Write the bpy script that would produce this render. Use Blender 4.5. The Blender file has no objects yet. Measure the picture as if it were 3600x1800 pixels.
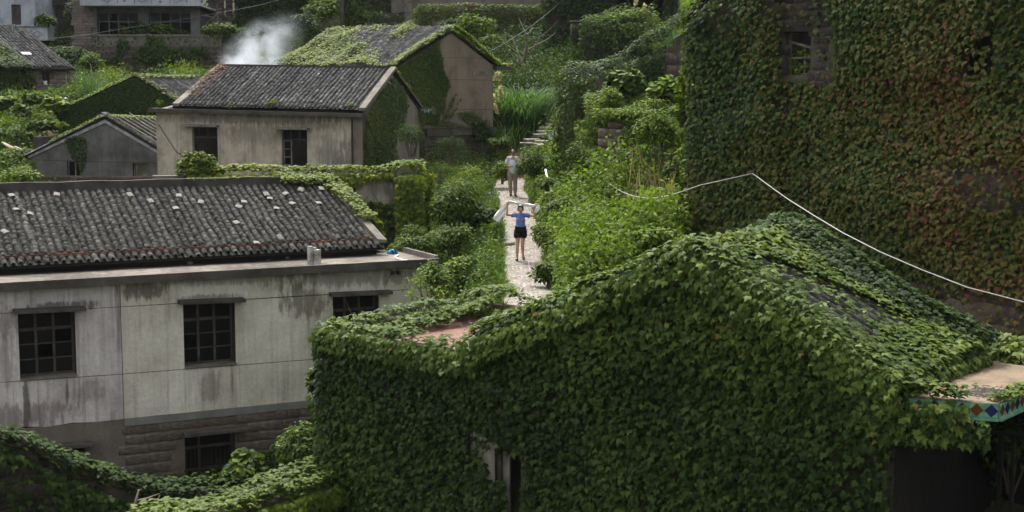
import bpy, math, random
import numpy as np
from mathutils import Vector, Matrix

random.seed(11)
rng = np.random.default_rng(11)
scene = bpy.context.scene
COL = scene.collection

# ------------------------------------------------------------------ camera
F, CX, CY, YH, CZ = 5000.0, 1800.0, 900.0, 330.0, 12.0
PITCH = math.atan((CY - YH) / F)
cam_d = bpy.data.cameras.new('camera')
cam_d.lens, cam_d.sensor_width, cam_d.sensor_fit = 50.0, 36.0, 'HORIZONTAL'
cam_d.clip_start, cam_d.clip_end = 0.5, 600.0
cam = bpy.data.objects.new('camera', cam_d)
COL.objects.link(cam)
cam.location = (0, 0, CZ)
cam.rotation_euler = (math.pi / 2 - PITCH, 0, 0)
scene.camera = cam

# ------------------------------------------------------------------ light
SUN_DIR = Vector((-0.18, 0.44, 0.88)).normalized()      # towards the sun: high, behind the scene, a little to the left
SUN_EL = math.asin(SUN_DIR.z)
SUN_AZ = math.atan2(SUN_DIR.x, SUN_DIR.y)
world = bpy.data.worlds.new('World')
scene.world = world
world.use_nodes = True
wn = world.node_tree
bg = wn.nodes['Background']
skyt = wn.nodes.new('ShaderNodeTexSky')
skyt.sky_type = 'NISHITA'
skyt.sun_disc = False
skyt.sun_elevation = SUN_EL
skyt.sun_rotation = SUN_AZ
skyt.air_density = 1.0
skyt.dust_density = 6.0
skyt.ozone_density = 1.0
hsv = wn.nodes.new('ShaderNodeHueSaturation')              # thin high haze: a paler, less blue sky
hsv.inputs['Saturation'].default_value = 0.15
wn.links.new(skyt.outputs[0], hsv.inputs['Color'])
wn.links.new(hsv.outputs[0], bg.inputs[0])
bg.inputs[1].default_value = 0.15
sun_d = bpy.data.lights.new('sun', 'SUN')
sun_d.energy, sun_d.angle, sun_d.color = 1.7, math.radians(9.0), (1.0, 0.94, 0.84)
sun = bpy.data.objects.new('sun', sun_d)
COL.objects.link(sun)
sun.location = (0, 0, 60)
sun.rotation_euler = SUN_DIR.to_track_quat('Z', 'Y').to_euler()
vs = scene.view_settings
vs.view_transform = 'Standard'
vs.look = 'None'
vs.gamma = 1.0
vs.use_curve_mapping = False
vs.exposure = 1.25
scene.cycles.max_bounces = 6
scene.cycles.transparent_max_bounces = 6
scene.cycles.volume_bounces = 1

# ------------------------------------------------------------------ pixel <-> place (native 3600 x 1800 photograph)
cpt, spt = math.cos(PITCH), math.sin(PITCH)
CAM = np.array([0, 0, CZ])

def ray(px, py):
    u, v = (px - CX) / F, -(py - CY) / F
    return np.array([u, cpt + v * spt, -spt + v * cpt])

def P(px, py, Y):
    d = ray(px, py)
    return CAM + d * (Y / d[1])

def proj(pts):
    q = np.asarray(pts) - CAM
    fwd = q[:, 1] * cpt - q[:, 2] * spt
    up = q[:, 1] * spt + q[:, 2] * cpt
    return CX + F * q[:, 0] / fwd, CY - F * up / fwd

def inpoly(px, py, poly):
    inside = np.zeros(len(px), bool)
    n = len(poly)
    for i in range(n):
        x0, y0 = poly[i]; x1, y1 = poly[(i + 1) % n]
        c = ((y0 > py) != (y1 > py)) & (px < (x1 - x0) * (py - y0) / ((y1 - y0) + 1e-9) + x0)
        inside ^= c
    return inside

class Frame:
    """a wall frame: local x runs right along the wall, y goes into the building, z up"""
    def __init__(s, px, py, Y, yaw, base=None, o=None):
        s.o = np.array(P(px, py, Y) if o is None else o, float)
        if base is not None: s.o[2] = base
        s.yaw = math.radians(yaw)
        s.c, s.s = math.cos(s.yaw), math.sin(s.yaw)
    def w(s, p):
        x, y, z = p
        return s.o + np.array([s.c * x - s.s * y, s.s * x + s.c * y, z])
    def l(s, p):
        q = np.asarray(p) - s.o
        return np.array([s.c * q[0] + s.s * q[1], -s.s * q[0] + s.c * q[1], q[2]])
    def _r(s, px, py):
        d = ray(px, py)
        return s.l(CAM), np.array([s.c * d[0] + s.s * d[1], -s.s * d[0] + s.c * d[1], d[2]])
    def on(s, ax, px, py, val):
        o, d = s._r(px, py)
        return o + d * ((val - o[ax]) / d[ax])
    def oy(s, px, py, y=0.0):
        p = s.on(1, px, py, y); return p[0], p[2]
    def ox(s, px, py, x):
        p = s.on(0, px, py, x); return p[1], p[2]
    def oz(s, px, py, z):
        p = s.on(2, px, py, z); return p[0], p[1]
    def line(s, pts, y=0.0):
        q = sorted(s.oy(a, b, y) for a, b in pts)
        return poly1([a for a, b in q], [b for a, b in q])

def poly1(xs, zs):
    def f(u):
        if u <= xs[0]: i = 0
        elif u >= xs[-1]: i = len(xs) - 2
        else: i = next(k for k in range(len(xs) - 1) if xs[k] <= u <= xs[k + 1])
        t = (u - xs[i]) / (xs[i + 1] - xs[i])
        return zs[i] + t * (zs[i + 1] - zs[i])
    f.xs = xs
    return f

# ------------------------------------------------------------------ objects
def tag(o, label=None, cat=None, group=None, kind=None):
    if label: o['label'] = label
    if cat: o['category'] = cat
    if group: o['group'] = group
    if kind: o['kind'] = kind
    return o

def empty(name, loc, yaw=0.0, label=None, cat=None, group=None):
    o = bpy.data.objects.new(name, None)
    o.empty_display_size = 0.2
    o.location = loc
    o.rotation_euler = (0, 0, yaw)
    COL.objects.link(o)
    return tag(o, label, cat, group)

def link(name, me, mat=None, parent=None, smooth=False):
    if mat is not None and not me.materials: me.materials.append(mat)
    o = bpy.data.objects.new(name, me)
    if parent is not None: o.parent = parent
    COL.objects.link(o)
    if smooth: me.polygons.foreach_set('use_smooth', [True] * len(me.polygons))
    return o

class MB:
    """collects shapes into one mesh"""
    def __init__(s): s.v = []; s.f = []
    def add(s, verts, faces):
        n = len(s.v)
        s.v += [tuple(map(float, p)) for p in verts]
        s.f += [tuple(i + n for i in f) for f in faces]
        return s
    def quad(s, *p): return s.add(p, [tuple(range(len(p)))])
    def hexa(s, b, t):
        """b, t: four lower and four upper corners, same winding (counter-clockwise from above)"""
        return s.add(list(b) + list(t), [(3, 2, 1, 0), (4, 5, 6, 7), (0, 1, 5, 4), (1, 2, 6, 5), (2, 3, 7, 6), (3, 0, 4, 7)])
    def box(s, x0, x1, y0, y1, z0, z1):
        return s.hexa([(x0, y0, z0), (x1, y0, z0), (x1, y1, z0), (x0, y1, z0)], [(x0, y0, z1), (x1, y0, z1), (x1, y1, z1), (x0, y1, z1)])
    def bar(s, p, q, w, h, up=(0, 0, 1)):
        """a squared bar from p to q"""
        p, q, up = np.array(p, float), np.array(q, float), np.array(up, float)
        d = (q - p) / np.linalg.norm(q - p)
        a = np.cross(d, up); a /= np.linalg.norm(a)
        b = np.cross(a, d)
        r = lambda c: [c - a * w / 2 - b * h / 2, c + a * w / 2 - b * h / 2, c + a * w / 2 + b * h / 2, c - a * w / 2 + b * h / 2]
        return s.add(r(p) + r(q), [(0, 1, 2, 3), (7, 6, 5, 4), (0, 4, 5, 1), (1, 5, 6, 2), (2, 6, 7, 3), (3, 7, 4, 0)])
    def tube(s, pts, r, seg=6, cap=True):
        pts = [np.array(p, float) for p in pts]
        rs = r if hasattr(r, '__len__') else [r] * len(pts)
        n0 = len(s.v)
        prev = None
        for i, p in enumerate(pts):
            d = pts[min(i + 1, len(pts) - 1)] - pts[max(i - 1, 0)]
            d = d / (np.linalg.norm(d) + 1e-9)
            if prev is None:
                a = np.cross(d, (0.3, 0.9, 0.2)); a /= np.linalg.norm(a)
            else:
                a = prev - d * prev.dot(d); a /= np.linalg.norm(a) + 1e-9
            prev = a
            b = np.cross(d, a)
            for k in range(seg):
                t = 2 * math.pi * k / seg
                s.v.append(tuple(p + (a * math.cos(t) + b * math.sin(t)) * rs[i]))
        for i in range(len(pts) - 1):
            for k in range(seg):
                a0, a1 = n0 + i * seg + k, n0 + i * seg + (k + 1) % seg
                s.f.append((a0, a1, a1 + seg, a0 + seg))
        if cap:
            s.f.append(tuple(n0 + k for k in reversed(range(seg))))
            s.f.append(tuple(n0 + (len(pts) - 1) * seg + k for k in range(seg)))
        return s
    def mesh(s, name):
        me = bpy.data.meshes.new(name)
        me.from_pydata(s.v, [], s.f)
        me.update()
        return me
    def build(s, name, mat, parent=None, smooth=False):
        return link(name, s.mesh(name), mat, parent, smooth)

def facade(mb, to3, u0, u1, top, bot, holes=(), depth=0.25, back=1):
    """a wall sheet with real openings; to3(u, v, d) -> point, d = depth behind the face; holes (a0, a1, b0, b1)"""
    br = {u0, u1}
    for h in holes: br |= {h[0], h[1]}
    for f in (top, bot):
        for x in getattr(f, 'xs', []):
            if u0 < x < u1: br.add(x)
    br = sorted(b for b in br if u0 - 1e-6 <= b <= u1 + 1e-6)
    for a, b in zip(br[:-1], br[1:]):
        if b - a < 1e-5: continue
        m = (a + b) / 2
        hs = sorted([h for h in holes if h[0] < m < h[1]], key=lambda h: h[2])
        lo = [(bot(a), bot(b))]
        for h in hs: lo += [(h[2], h[2]), (h[3], h[3])]
        lo.append((top(a), top(b)))
        for k in range(0, len(lo), 2):
            (l0, l1), (t0, t1) = lo[k], lo[k + 1]
            if t0 - l0 < 1e-4 and t1 - l1 < 1e-4: continue
            for d, rev in ((0, 0), (depth, 1)):
                q = [to3(a, l0, d), to3(b, l1, d), to3(b, t1, d), to3(a, t0, d)]
                mb.quad(*(q[::-1] if rev else q))
        q = [to3(a, top(a), 0), to3(b, top(b), 0), to3(b, top(b), depth), to3(a, top(a), depth)]
        mb.quad(*q)
        mb.quad(*[to3(a, bot(a), depth), to3(b, bot(b), depth), to3(b, bot(b), 0), to3(a, bot(a), 0)])
    for a0, a1, b0, b1 in holes:
        c = [(a0, b0), (a1, b0), (a1, b1), (a0, b1)]
        for i in range(4):
            p, q = c[i], c[(i + 1) % 4]
            mb.quad(to3(*p, 0), to3(*p, depth), to3(*q, depth), to3(*q, 0))
    for u in (u0, u1):
        mb.quad(to3(u, bot(u), 0), to3(u, top(u), 0), to3(u, top(u), depth), to3(u, bot(u), depth))
    return mb

FY = lambda y: (lambda u, v, d: (u, y + d, v))         # a facade facing the camera side
FX = lambda x: (lambda u, v, d: (x - d, u, v))         # a gable on the right end

# ------------------------------------------------------------------ materials
def new_mat(name):
    m = bpy.data.materials.new(name)
    m.use_nodes = True
    nt = m.node_tree
    return m, nt, nt.nodes['Principled BSDF']

class NT:
    def __init__(s, nt): s.nt = nt
    def n(s, t, **kw):
        x = s.nt.nodes.new('ShaderNode' + t)
        for k, v in kw.items(): setattr(x, k, v)
        return x
    def set(s, sock, v):
        if hasattr(v, 'default_value') or hasattr(v, 'is_linked'): s.nt.links.new(v, sock)
        else: sock.default_value = v
    def math(s, op, a, b=0.0, c=None, clamp=False):
        x = s.n('Math', operation=op, use_clamp=clamp)
        s.set(x.inputs[0], a); s.set(x.inputs[1], b)
        if c is not None: s.set(x.inputs[2], c)
        return x.outputs[0]
    def noise(s, vec, scale, detail=4.0, rough=0.55):
        x = s.n('TexNoise')
        s.set(x.inputs['Vector'], vec)
        x.inputs['Scale'].default_value = scale; x.inputs['Detail'].default_value = detail; x.inputs['Roughness'].default_value = rough
        return x.outputs[0]
    def map(s, vec, sc):
        x = s.n('Mapping'); s.set(x.inputs['Vector'], vec); x.inputs['Scale'].default_value = sc
        return x.outputs[0]
    def ramp(s, fac, stops):
        x = s.n('ValToRGB')
        s.set(x.inputs[0], fac)
        e = x.color_ramp.elements
        while len(e) < len(stops): e.new(0.5)
        for i, (p, c) in enumerate(stops):
            e[i].position = p
            e[i].color = (*c, 1) if hasattr(c, '__len__') else (c, c, c, 1)
        return x.outputs[0]
    def mix(s, fac, a, b, mode='MIX'):
        x = s.n('Mix', data_type='RGBA', blend_type=mode)
        s.set(x.inputs[0], fac)
        for sock, v in ((x.inputs[6], a), (x.inputs[7], b)):
            if isinstance(v, tuple): sock.default_value = (*v, 1)
            else: s.set(sock, v)
        return x.outputs[2]
    def bump(s, h, strength, dist=0.02):
        x = s.n('Bump'); s.set(x.inputs['Height'], h)
        x.inputs['Strength'].default_value = strength; x.inputs['Distance'].default_value = dist
        return x.outputs[0]

def surf(name, c1, c2, scale=3.0, rough=0.9, bump=0.3, bscale=25.0, c3=None, streak=0.0, streak_col=(0.05, 0.045, 0.04), stains=(), spec=0.3, rnd=0.0, moss=0.0, sk=0.5):
    """weathered matte surface in object space: blotches c1..c2(..c3), vertical streaks, stains with a place of their own"""
    m, nt, b = new_mat(name)
    t = NT(nt)
    co = t.n('TexCoord').outputs['Object']
    big = t.noise(co, scale, 6, 0.62)
    stops = [(0.32, c1), (0.68, c2)] if c3 is None else [(0.28, c1), (0.5, c2), (0.72, c3)]
    col = t.ramp(big, stops)
    fine = t.noise(co, scale * 14, 3, 0.6)
    col = t.mix(0.42, col, t.ramp(fine, [(0.3, 0.6), (0.7, 1.05)]), 'MULTIPLY')
    if streak:
        s1 = t.noise(t.map(co, (9.0, 9.0, 0.35)), 1.0, 5, 0.6)
        s2 = t.noise(t.map(co, (2.2, 2.2, 0.3)), 1.0, 3, 0.6)
        f = t.math('MULTIPLY', t.ramp(s1, [(sk - .02, 0.0), (sk + .2, 1.0)]), t.ramp(s2, [(0.4, 0.15), (0.62, 1.0)]))
        col = t.mix(t.math('MULTIPLY', f, streak), col, streak_col)
    if stains:
        sep = t.n('SeparateXYZ'); t.set(sep.inputs[0], co)
        nz = t.noise(t.map(co, (5.0, 5.0, 1.3)), 1.3, 7, 0.7)
        for (xc, zc, wx, wz, amt, sc) in stains:
            dx = t.math('DIVIDE', t.math('SUBTRACT', sep.outputs[0], xc), wx)
            dz = t.math('DIVIDE', t.math('SUBTRACT', sep.outputs[2], zc), wz)
            r = t.math('ADD', t.math('MULTIPLY', dx, dx), t.math('MULTIPLY', dz, dz))
            v = t.math('ADD', t.math('SUBTRACT', 1.0, r), t.math('MULTIPLY', t.math('SUBTRACT', nz, 0.5), 4.5))
            f = t.ramp(v, [(0.15, 0.0), (0.75, 1.0)])
            col = t.mix(t.math('MULTIPLY', f, amt), col, sc)
    if moss:
        mz = t.noise(co, 1.7, 6, 0.7)
        col = t.mix(t.math('MULTIPLY', t.ramp(mz, [(0.5, 0.0), (0.62, 1.0)]), moss), col, (0.045, 0.06, 0.02))
    if rnd:
        oi = t.n('ObjectInfo').outputs['Random']
        col = t.mix(1.0, col, t.ramp(oi, [(0.0, 1 - rnd), (1.0, 1.0)]), 'MULTIPLY')
    t.set(b.inputs['Base Color'], col)
    b.inputs['Roughness'].default_value = rough
    b.inputs['Specular IOR Level'].default_value = spec
    if bump:
        h = t.math('ADD', t.noise(co, bscale, 5, 0.7), t.math('MULTIPLY', t.noise(co, bscale * 0.2, 4, 0.6), 1.5))
        t.set(b.inputs['Normal'], t.bump(h, bump, 0.03))
    return m

def leafm(name, stops, rough=0.62, trans=0.3, spec=0.13, tcol=1.35):
    """leaf: colour drawn from the leaf's own random number; lets some light through"""
    m, nt, b = new_mat(name)
    t = NT(nt)
    a = t.n('Attribute', attribute_name='rnd').outputs['Fac']
    col = t.ramp(a, stops)
    t.set(b.inputs['Base Color'], col)
    b.inputs['Roughness'].default_value = rough
    b.inputs['Specular IOR Level'].default_value = spec
    tr = t.n('BsdfTranslucent')
    t.set(tr.inputs[0], t.mix(1.0, col, (tcol * 1.1, tcol * 1.25, tcol * 0.45), 'MULTIPLY'))
    mx = t.n('MixShader'); mx.inputs[0].default_value = trans
    nt.links.new(b.outputs[0], mx.inputs[1]); nt.links.new(tr.outputs[0], mx.inputs[2])
    nt.links.new(mx.outputs[0], nt.nodes['Material Output'].inputs[0])
    return m

def plain(name, col, rough=0.6, spec=0.4, var=0.25, metal=0.0, scale=8.0):
    m, nt, b = new_mat(name)
    t = NT(nt)
    co = t.n('TexCoord').outputs['Object']
    f = t.noise(co, scale, 4, 0.6)
    t.set(b.inputs['Base Color'], t.mix(1.0, col, t.ramp(f, [(0.3, 1 - var), (0.7, 1.0)]), 'MULTIPLY'))
    b.inputs['Roughness'].default_value = rough
    b.inputs['Specular IOR Level'].default_value = spec
    b.inputs['Metallic'].default_value = metal
    return m

M = {}
M['concrete'] = surf('concrete', (0.10, 0.09, 0.075), (0.22, 0.20, 0.17), 1.6, streak=0.45, bump=0.35)
M['concrete_dark'] = surf('dark_concrete', (0.035, 0.032, 0.028), (0.10, 0.09, 0.078), 2.0, streak=0.7, bump=0.4)
M['roof_slab'] = surf('roof_slab', (0.055, 0.048, 0.042), (0.15, 0.13, 0.11), 1.7, bump=0.5, c3=(0.26, 0.225, 0.19), stains=[(-4.2, 0, 1.8, 12, .75, (.035, .03, .026)), (-9.3, 0, 1.3, 12, .7, (.04, .035, .03)), (-6.6, 0, .7, 12, .6, (.05, .042, .036)), (-1.6, 0, .6, 12, .4, (.06, .05, .042))])
M['mortar'] = surf('mortar', (0.055, 0.045, 0.038), (0.13, 0.11, 0.09), 2.5, bump=0.7, bscale=14)
M['stone'] = surf('stone', (0.075, 0.058, 0.05), (0.24, 0.19, 0.165), 3.0, bump=0.9, bscale=12, rnd=0.45)
M['stone_dim'] = surf('dim_stone', (0.04, 0.033, 0.028), (0.12, 0.098, 0.085), 3.0, bump=0.9, bscale=12, rnd=0.5)
M['stone_pink'] = surf('pink_stone', (0.12, 0.085, 0.075), (0.30, 0.22, 0.195), 3.0, bump=0.8, bscale=12, rnd=0.4)
M['stone_white'] = surf('pale_stone', (0.20, 0.175, 0.15), (0.42, 0.385, 0.34), 2.0, bump=0.5, bscale=18, rnd=0.35)
M['path_bed'] = surf('path_bed', (0.13, 0.11, 0.09), (0.27, 0.24, 0.205), 3.0, bump=0.8, bscale=16)
M['soil'] = surf('soil', (0.018, 0.022, 0.010), (0.05, 0.05, 0.022), 1.2, bump=0.6, c3=(0.03, 0.045, 0.015))
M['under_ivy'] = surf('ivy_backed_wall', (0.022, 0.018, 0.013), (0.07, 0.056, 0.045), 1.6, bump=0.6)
M['wood_dark'] = surf('dark_wood', (0.038, 0.030, 0.024), (0.095, 0.078, 0.064), 5.0, bump=0.4)
M['wood_grey'] = surf('grey_wood', (0.10, 0.09, 0.075), (0.26, 0.24, 0.20), 5.0, bump=0.5, streak=0.3)
M['wood_pale'] = surf('pale_wood', (0.22, 0.18, 0.13), (0.42, 0.36, 0.28), 5.0, bump=0.4)
M['rust'] = surf('rust', (0.035, 0.025, 0.022), (0.09, 0.05, 0.04), 2.2, c3=(0.32, 0.11, 0.045), bump=0.5)
M['iron'] = plain('iron_bars', (0.035, 0.03, 0.028), 0.6)
M['glass'] = plain('dirty_glass', (0.006, 0.007, 0.008), 0.3, 0.16, 0.5, scale=3)
M['board'] = plain('window_board', (0.016, 0.013, 0.011), 0.8, 0.1, 0.4)
M['white_pvc'] = plain('white_plastic_pipe', (0.75, 0.74, 0.70), 0.5)
M['cable_white'] = plain('white_cable', (0.45, 0.45, 0.43), 0.5)
M['wire_grey'] = plain('grey_wire', (0.14, 0.14, 0.14), 0.6)
M['blue_bag'] = plain('blue_bag', (0.05, 0.36, 0.62), 0.3)
M['branch'] = surf('bark', (0.06, 0.05, 0.04), (0.19, 0.165, 0.135), 6.0, bump=0.4)
M['twig'] = plain('twig', (0.07, 0.055, 0.035), 0.8)
M['vine_stem'] = plain('vine_stem', (0.055, 0.038, 0.026), 0.8)

IVY_DARK = [(0.0, (0.010, 0.022, 0.004)), (0.35, (0.030, 0.058, 0.009)), (0.75, (0.066, 0.105, 0.016)), (0.965, (0.135, 0.175, 0.028)), (1.0, (0.20, 0.09, 0.03))]
IVY_LIME = [(0.0, (0.028, 0.052, 0.009)), (0.4, (0.070, 0.108, 0.014)), (0.8, (0.135, 0.175, 0.020)), (1.0, (0.22, 0.22, 0.03))]
IVY_AUTUMN = [(0.0, (0.012, 0.032, 0.008)), (0.30, (0.034, 0.066, 0.012)), (0.55, (0.088, 0.098, 0.018)), (0.76, (0.120, 0.088, 0.026)), (0.93, (0.115, 0.055, 0.030)), (1.0, (0.15, 0.035, 0.026))]
BUSH = [(0.0, (0.014, 0.029, 0.006)), (0.5, (0.047, 0.082, 0.013)), (0.85, (0.098, 0.145, 0.020)), (1.0, (0.18, 0.21, 0.032))]
BUSH_D = [(0.0, (0.010, 0.022, 0.007)), (0.5, (0.027, 0.050, 0.014)), (0.9, (0.054, 0.090, 0.023)), (1.0, (0.09, 0.14, 0.04))]
BRIGHT = [(0.0, (0.022, 0.045, 0.007)), (0.5, (0.080, 0.132, 0.016)), (0.85, (0.150, 0.205, 0.024)), (1.0, (0.23, 0.26, 0.045))]
GRASS = [(0.0, (0.04, 0.08, 0.014)), (0.6, (0.105, 0.175, 0.024)), (1.0, (0.22, 0.25, 0.055))]
REED = [(0.0, (0.018, 0.050, 0.018)), (0.6, (0.050, 0.115, 0.036)), (1.0, (0.16, 0.21, 0.08))]
DRY = [(0.0, (0.14, 0.10, 0.055)), (0.6, (0.28, 0.21, 0.12)), (1.0, (0.42, 0.34, 0.20))]
RED = [(0.0, (0.045, 0.016, 0.012)), (0.6, (0.10, 0.030, 0.018)), (1.0, (0.17, 0.09, 0.035))]
L = {k: leafm(n, s, **kw) for k, n, s, kw in [
    ('dark', 'dark_ivy_leaf', IVY_DARK, dict(rough=0.52)), ('lime', 'lime_ivy_leaf', IVY_LIME, dict(rough=0.52)),
    ('autumn', 'autumn_ivy_leaf', IVY_AUTUMN, dict(trans=0.2, rough=0.5)), ('bush', 'bush_leaf', BUSH, {}), ('bushd', 'dark_bush_leaf', BUSH_D, {}),
    ('bright', 'bright_leaf', BRIGHT, {}), ('grass', 'grass_blade', GRASS, {}), ('reed', 'reed_blade', REED, {}), ('dry', 'dry_grass', DRY, {}), ('red', 'red_creeper_leaf', RED, {})]}
# ------------------------------------------------------------------ scattering many small pieces as real geometry
def T(v, f): return (np.array(v, float), np.array(f, int))
TPL = {
    'ivy': T([(0, 0.05, -.02), (-.30, -.10, -.05), (-.54, .36, -.10), (-.26, .46, -.01), (0, 1.0, -.17), (.26, .46, -.01), (.54, .36, -.10), (.30, -.10, -.05), (0, .40, .07)],
             [(8, i, (i + 1) % 8) for i in range(8)]),
    'ivy_far': T([(0, 0, -.03), (-.5, .34, -.08), (0, 1.0, -.15), (.5, .34, -.08), (0, .42, .07)], [(4, i, (i + 1) % 4) for i in range(4)]),
    'oval': T([(0, 0, 0), (-.29, .45, -.07), (0, 1.0, -.2), (.29, .45, -.07), (0, .5, .03)], [(4, i, (i + 1) % 4) for i in range(4)]),
    'oval_far': T([(0, 0, 0), (-.30, .5, -.06), (0, 1.0, -.16), (.30, .5, -.06)], [(0, 2, 1), (0, 3, 2)]),
    'round': T([(0, .05, -.05), (-.38, -.05, -.08), (-.55, .35, -.05), (-.36, .8, -.10), (0, 1.0, -.17), (.36, .8, -.10), (.55, .35, -.05), (.38, -.05, -.08), (0, .42, .05)],
               [(8, i, (i + 1) % 8) for i in range(8)]),
    'slim': T([(0, 0, 0), (-.11, .4, -.02), (0, 1.0, -.25), (.11, .4, -.02)], [(0, 2, 1), (0, 3, 2)]),
    'blade': T([(-.022, 0, 0), (.022, 0, 0), (-.020, .45, .05), (.020, .45, .05), (-.012, .8, -.03), (.012, .8, -.03), (0, 1.0, -.16)],
               [(0, 1, 3), (0, 3, 2), (2, 3, 5), (2, 5, 4), (4, 5, 6)]),
    'arch': T([(-.016, 0, 0), (.016, 0, 0), (-.018, .42, .10), (.018, .42, .10), (-.014, .72, .02), (.014, .72, .02), (-.008, .9, -.16), (.008, .9, -.16), (0, .98, -.38)],
              [(0, 1, 3), (0, 3, 2), (2, 3, 5), (2, 5, 4), (4, 5, 7), (4, 7, 6), (6, 7, 8)]),
}

VTONE = {}
def unit(a): return a / (np.linalg.norm(a, axis=-1, keepdims=True) + 1e-9)

def frames(nrm, tip):
    z = unit(nrm)
    y = unit(tip - z * np.sum(tip * z, axis=1, keepdims=True))
    x = np.cross(y, z)
    return np.stack([x, y, z], axis=2)

def tri_mesh(name, V, Fc, rnd=None):
    me = bpy.data.meshes.new(name)
    me.vertices.add(len(V)); me.vertices.foreach_set('co', V.astype(np.float32).ravel())
    me.loops.add(Fc.size); me.loops.foreach_set('vertex_index', Fc.astype(np.int32).ravel())
    me.polygons.add(len(Fc)); me.polygons.foreach_set('loop_start', np.arange(0, Fc.size, 3, dtype=np.int32))
    if rnd is not None:
        me.attributes.new('rnd', 'FLOAT', 'POINT').data.foreach_set('value', rnd.astype(np.float32))
    me.update(calc_edges=True)
    return me

def scatter(name, tpl, pos, R, S, rnd, mat, parent=None, kind=None):
    v, f = TPL[tpl] if isinstance(tpl, str) else tpl
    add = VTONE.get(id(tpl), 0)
    n, k = len(pos), len(v)
    S = np.asarray(S, float)
    if S.ndim == 1: S = S[:, None].repeat(3, 1)
    V = pos[:, None, :] + np.einsum('nij,nkj->nki', R, v[None] * S[:, None, :])
    Fc = (f[None] + (np.arange(n) * k)[:, None, None]).reshape(-1, 3)
    o = link(name, tri_mesh(name, V.reshape(-1, 3), Fc, np.clip(np.repeat(rnd, k).reshape(n, k) + add, 0, .999).ravel()), mat, parent)
    return tag(o, kind=kind)

_VAR = {}
def piece_meshes(name, tpl, mat, n=12):
    key = (name, tpl if isinstance(tpl, str) else id(tpl), mat.name)
    if key not in _VAR:
        v, f = TPL[tpl] if isinstance(tpl, str) else tpl
        out = []
        for i in range(n):
            me = tri_mesh(name, v, f, np.clip(np.full(len(v), (i + .5) / n) + VTONE.get(id(tpl), 0), 0, .999)); me.materials.append(mat); out.append(me)
        _VAR[key] = out
    return _VAR[key]

def parts_of(name, tpl, pos, R, S, rnd, mat, parent):
    """each piece an object of its own; alike pieces share mesh data"""
    ms = piece_meshes(name, tpl, mat)
    S = np.asarray(S, float)
    if S.ndim == 1: S = S[:, None].repeat(3, 1)
    for i in range(len(pos)):
        o = bpy.data.objects.new(name, ms[min(len(ms) - 1, int(rnd[i] * len(ms)))])
        m = np.eye(4); m[:3, :3] = R[i] * S[i][None, :]; m[:3, 3] = pos[i]
        o.parent = parent
        o.matrix_basis = Matrix(m.tolist())
        COL.objects.link(o)

def split_parts(name, rest, tpl, pos, R, S, rnd, mat, parent, nparts, world_off=None, key=None):
    """the pieces that show largest as parts, the rest joined in one part"""
    if nparts:
        if key is None:
            q = pos + (world_off if world_off is not None else 0)
            px, py = proj(q)
            d = np.linalg.norm(q - CAM, axis=1)
            s = S if np.ndim(S) == 1 else np.asarray(S)[:, 0]
            key = d / s + np.where((px < 0) | (px > 3600) | (py < 0) | (py > 1800), 1e6, 0) + rng.random(len(pos)) * 4
        idx = np.argsort(key)
        a, b = idx[:nparts], idx[nparts:]
        parts_of(name, tpl, pos[a], R[a], np.asarray(S)[a], rnd[a], mat, parent)
    else: b = np.arange(len(pos))
    if len(b): scatter(rest, tpl, pos[b], R[b], np.asarray(S)[b], rnd[b], mat, parent, 'stuff' if nparts else None)

def sn(p, f, s=0.0):
    """cheap smooth noise in -1..1"""
    x, y, z = p[:, 0] * f + s, p[:, 1] * f + s * 1.7, p[:, 2] * f - s
    return (np.sin(x * 1.3 + 1.7 * np.sin(y * .9 + .5)) + np.sin(y * 1.1 + 1.3 * np.sin(z * 1.2 + x * .4)) + np.sin(z * 1.4 + 1.5 * np.sin(x * .8 + 2))
            + .6 * np.sin(2.3 * x + 1.9 * z) * np.sin(2.1 * y + 1.3 * z)) / 3.3

def sample_quads(quads, n):
    q = np.array(quads, float)
    ar = (np.linalg.norm(np.cross(q[:, 1] - q[:, 0], q[:, 2] - q[:, 0]), axis=1) + np.linalg.norm(np.cross(q[:, 2] - q[:, 0], q[:, 3] - q[:, 0]), axis=1)) / 2
    i = rng.choice(len(q), n, p=ar / ar.sum())
    u, v = rng.random(n)[:, None], rng.random(n)[:, None]
    a = q[i]
    p = a[:, 0] * (1 - u) * (1 - v) + a[:, 1] * u * (1 - v) + a[:, 2] * u * v + a[:, 3] * (1 - u) * v
    nr = unit(np.cross(a[:, 2] - a[:, 0], a[:, 3] - a[:, 1]))
    return p, nr

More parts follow.
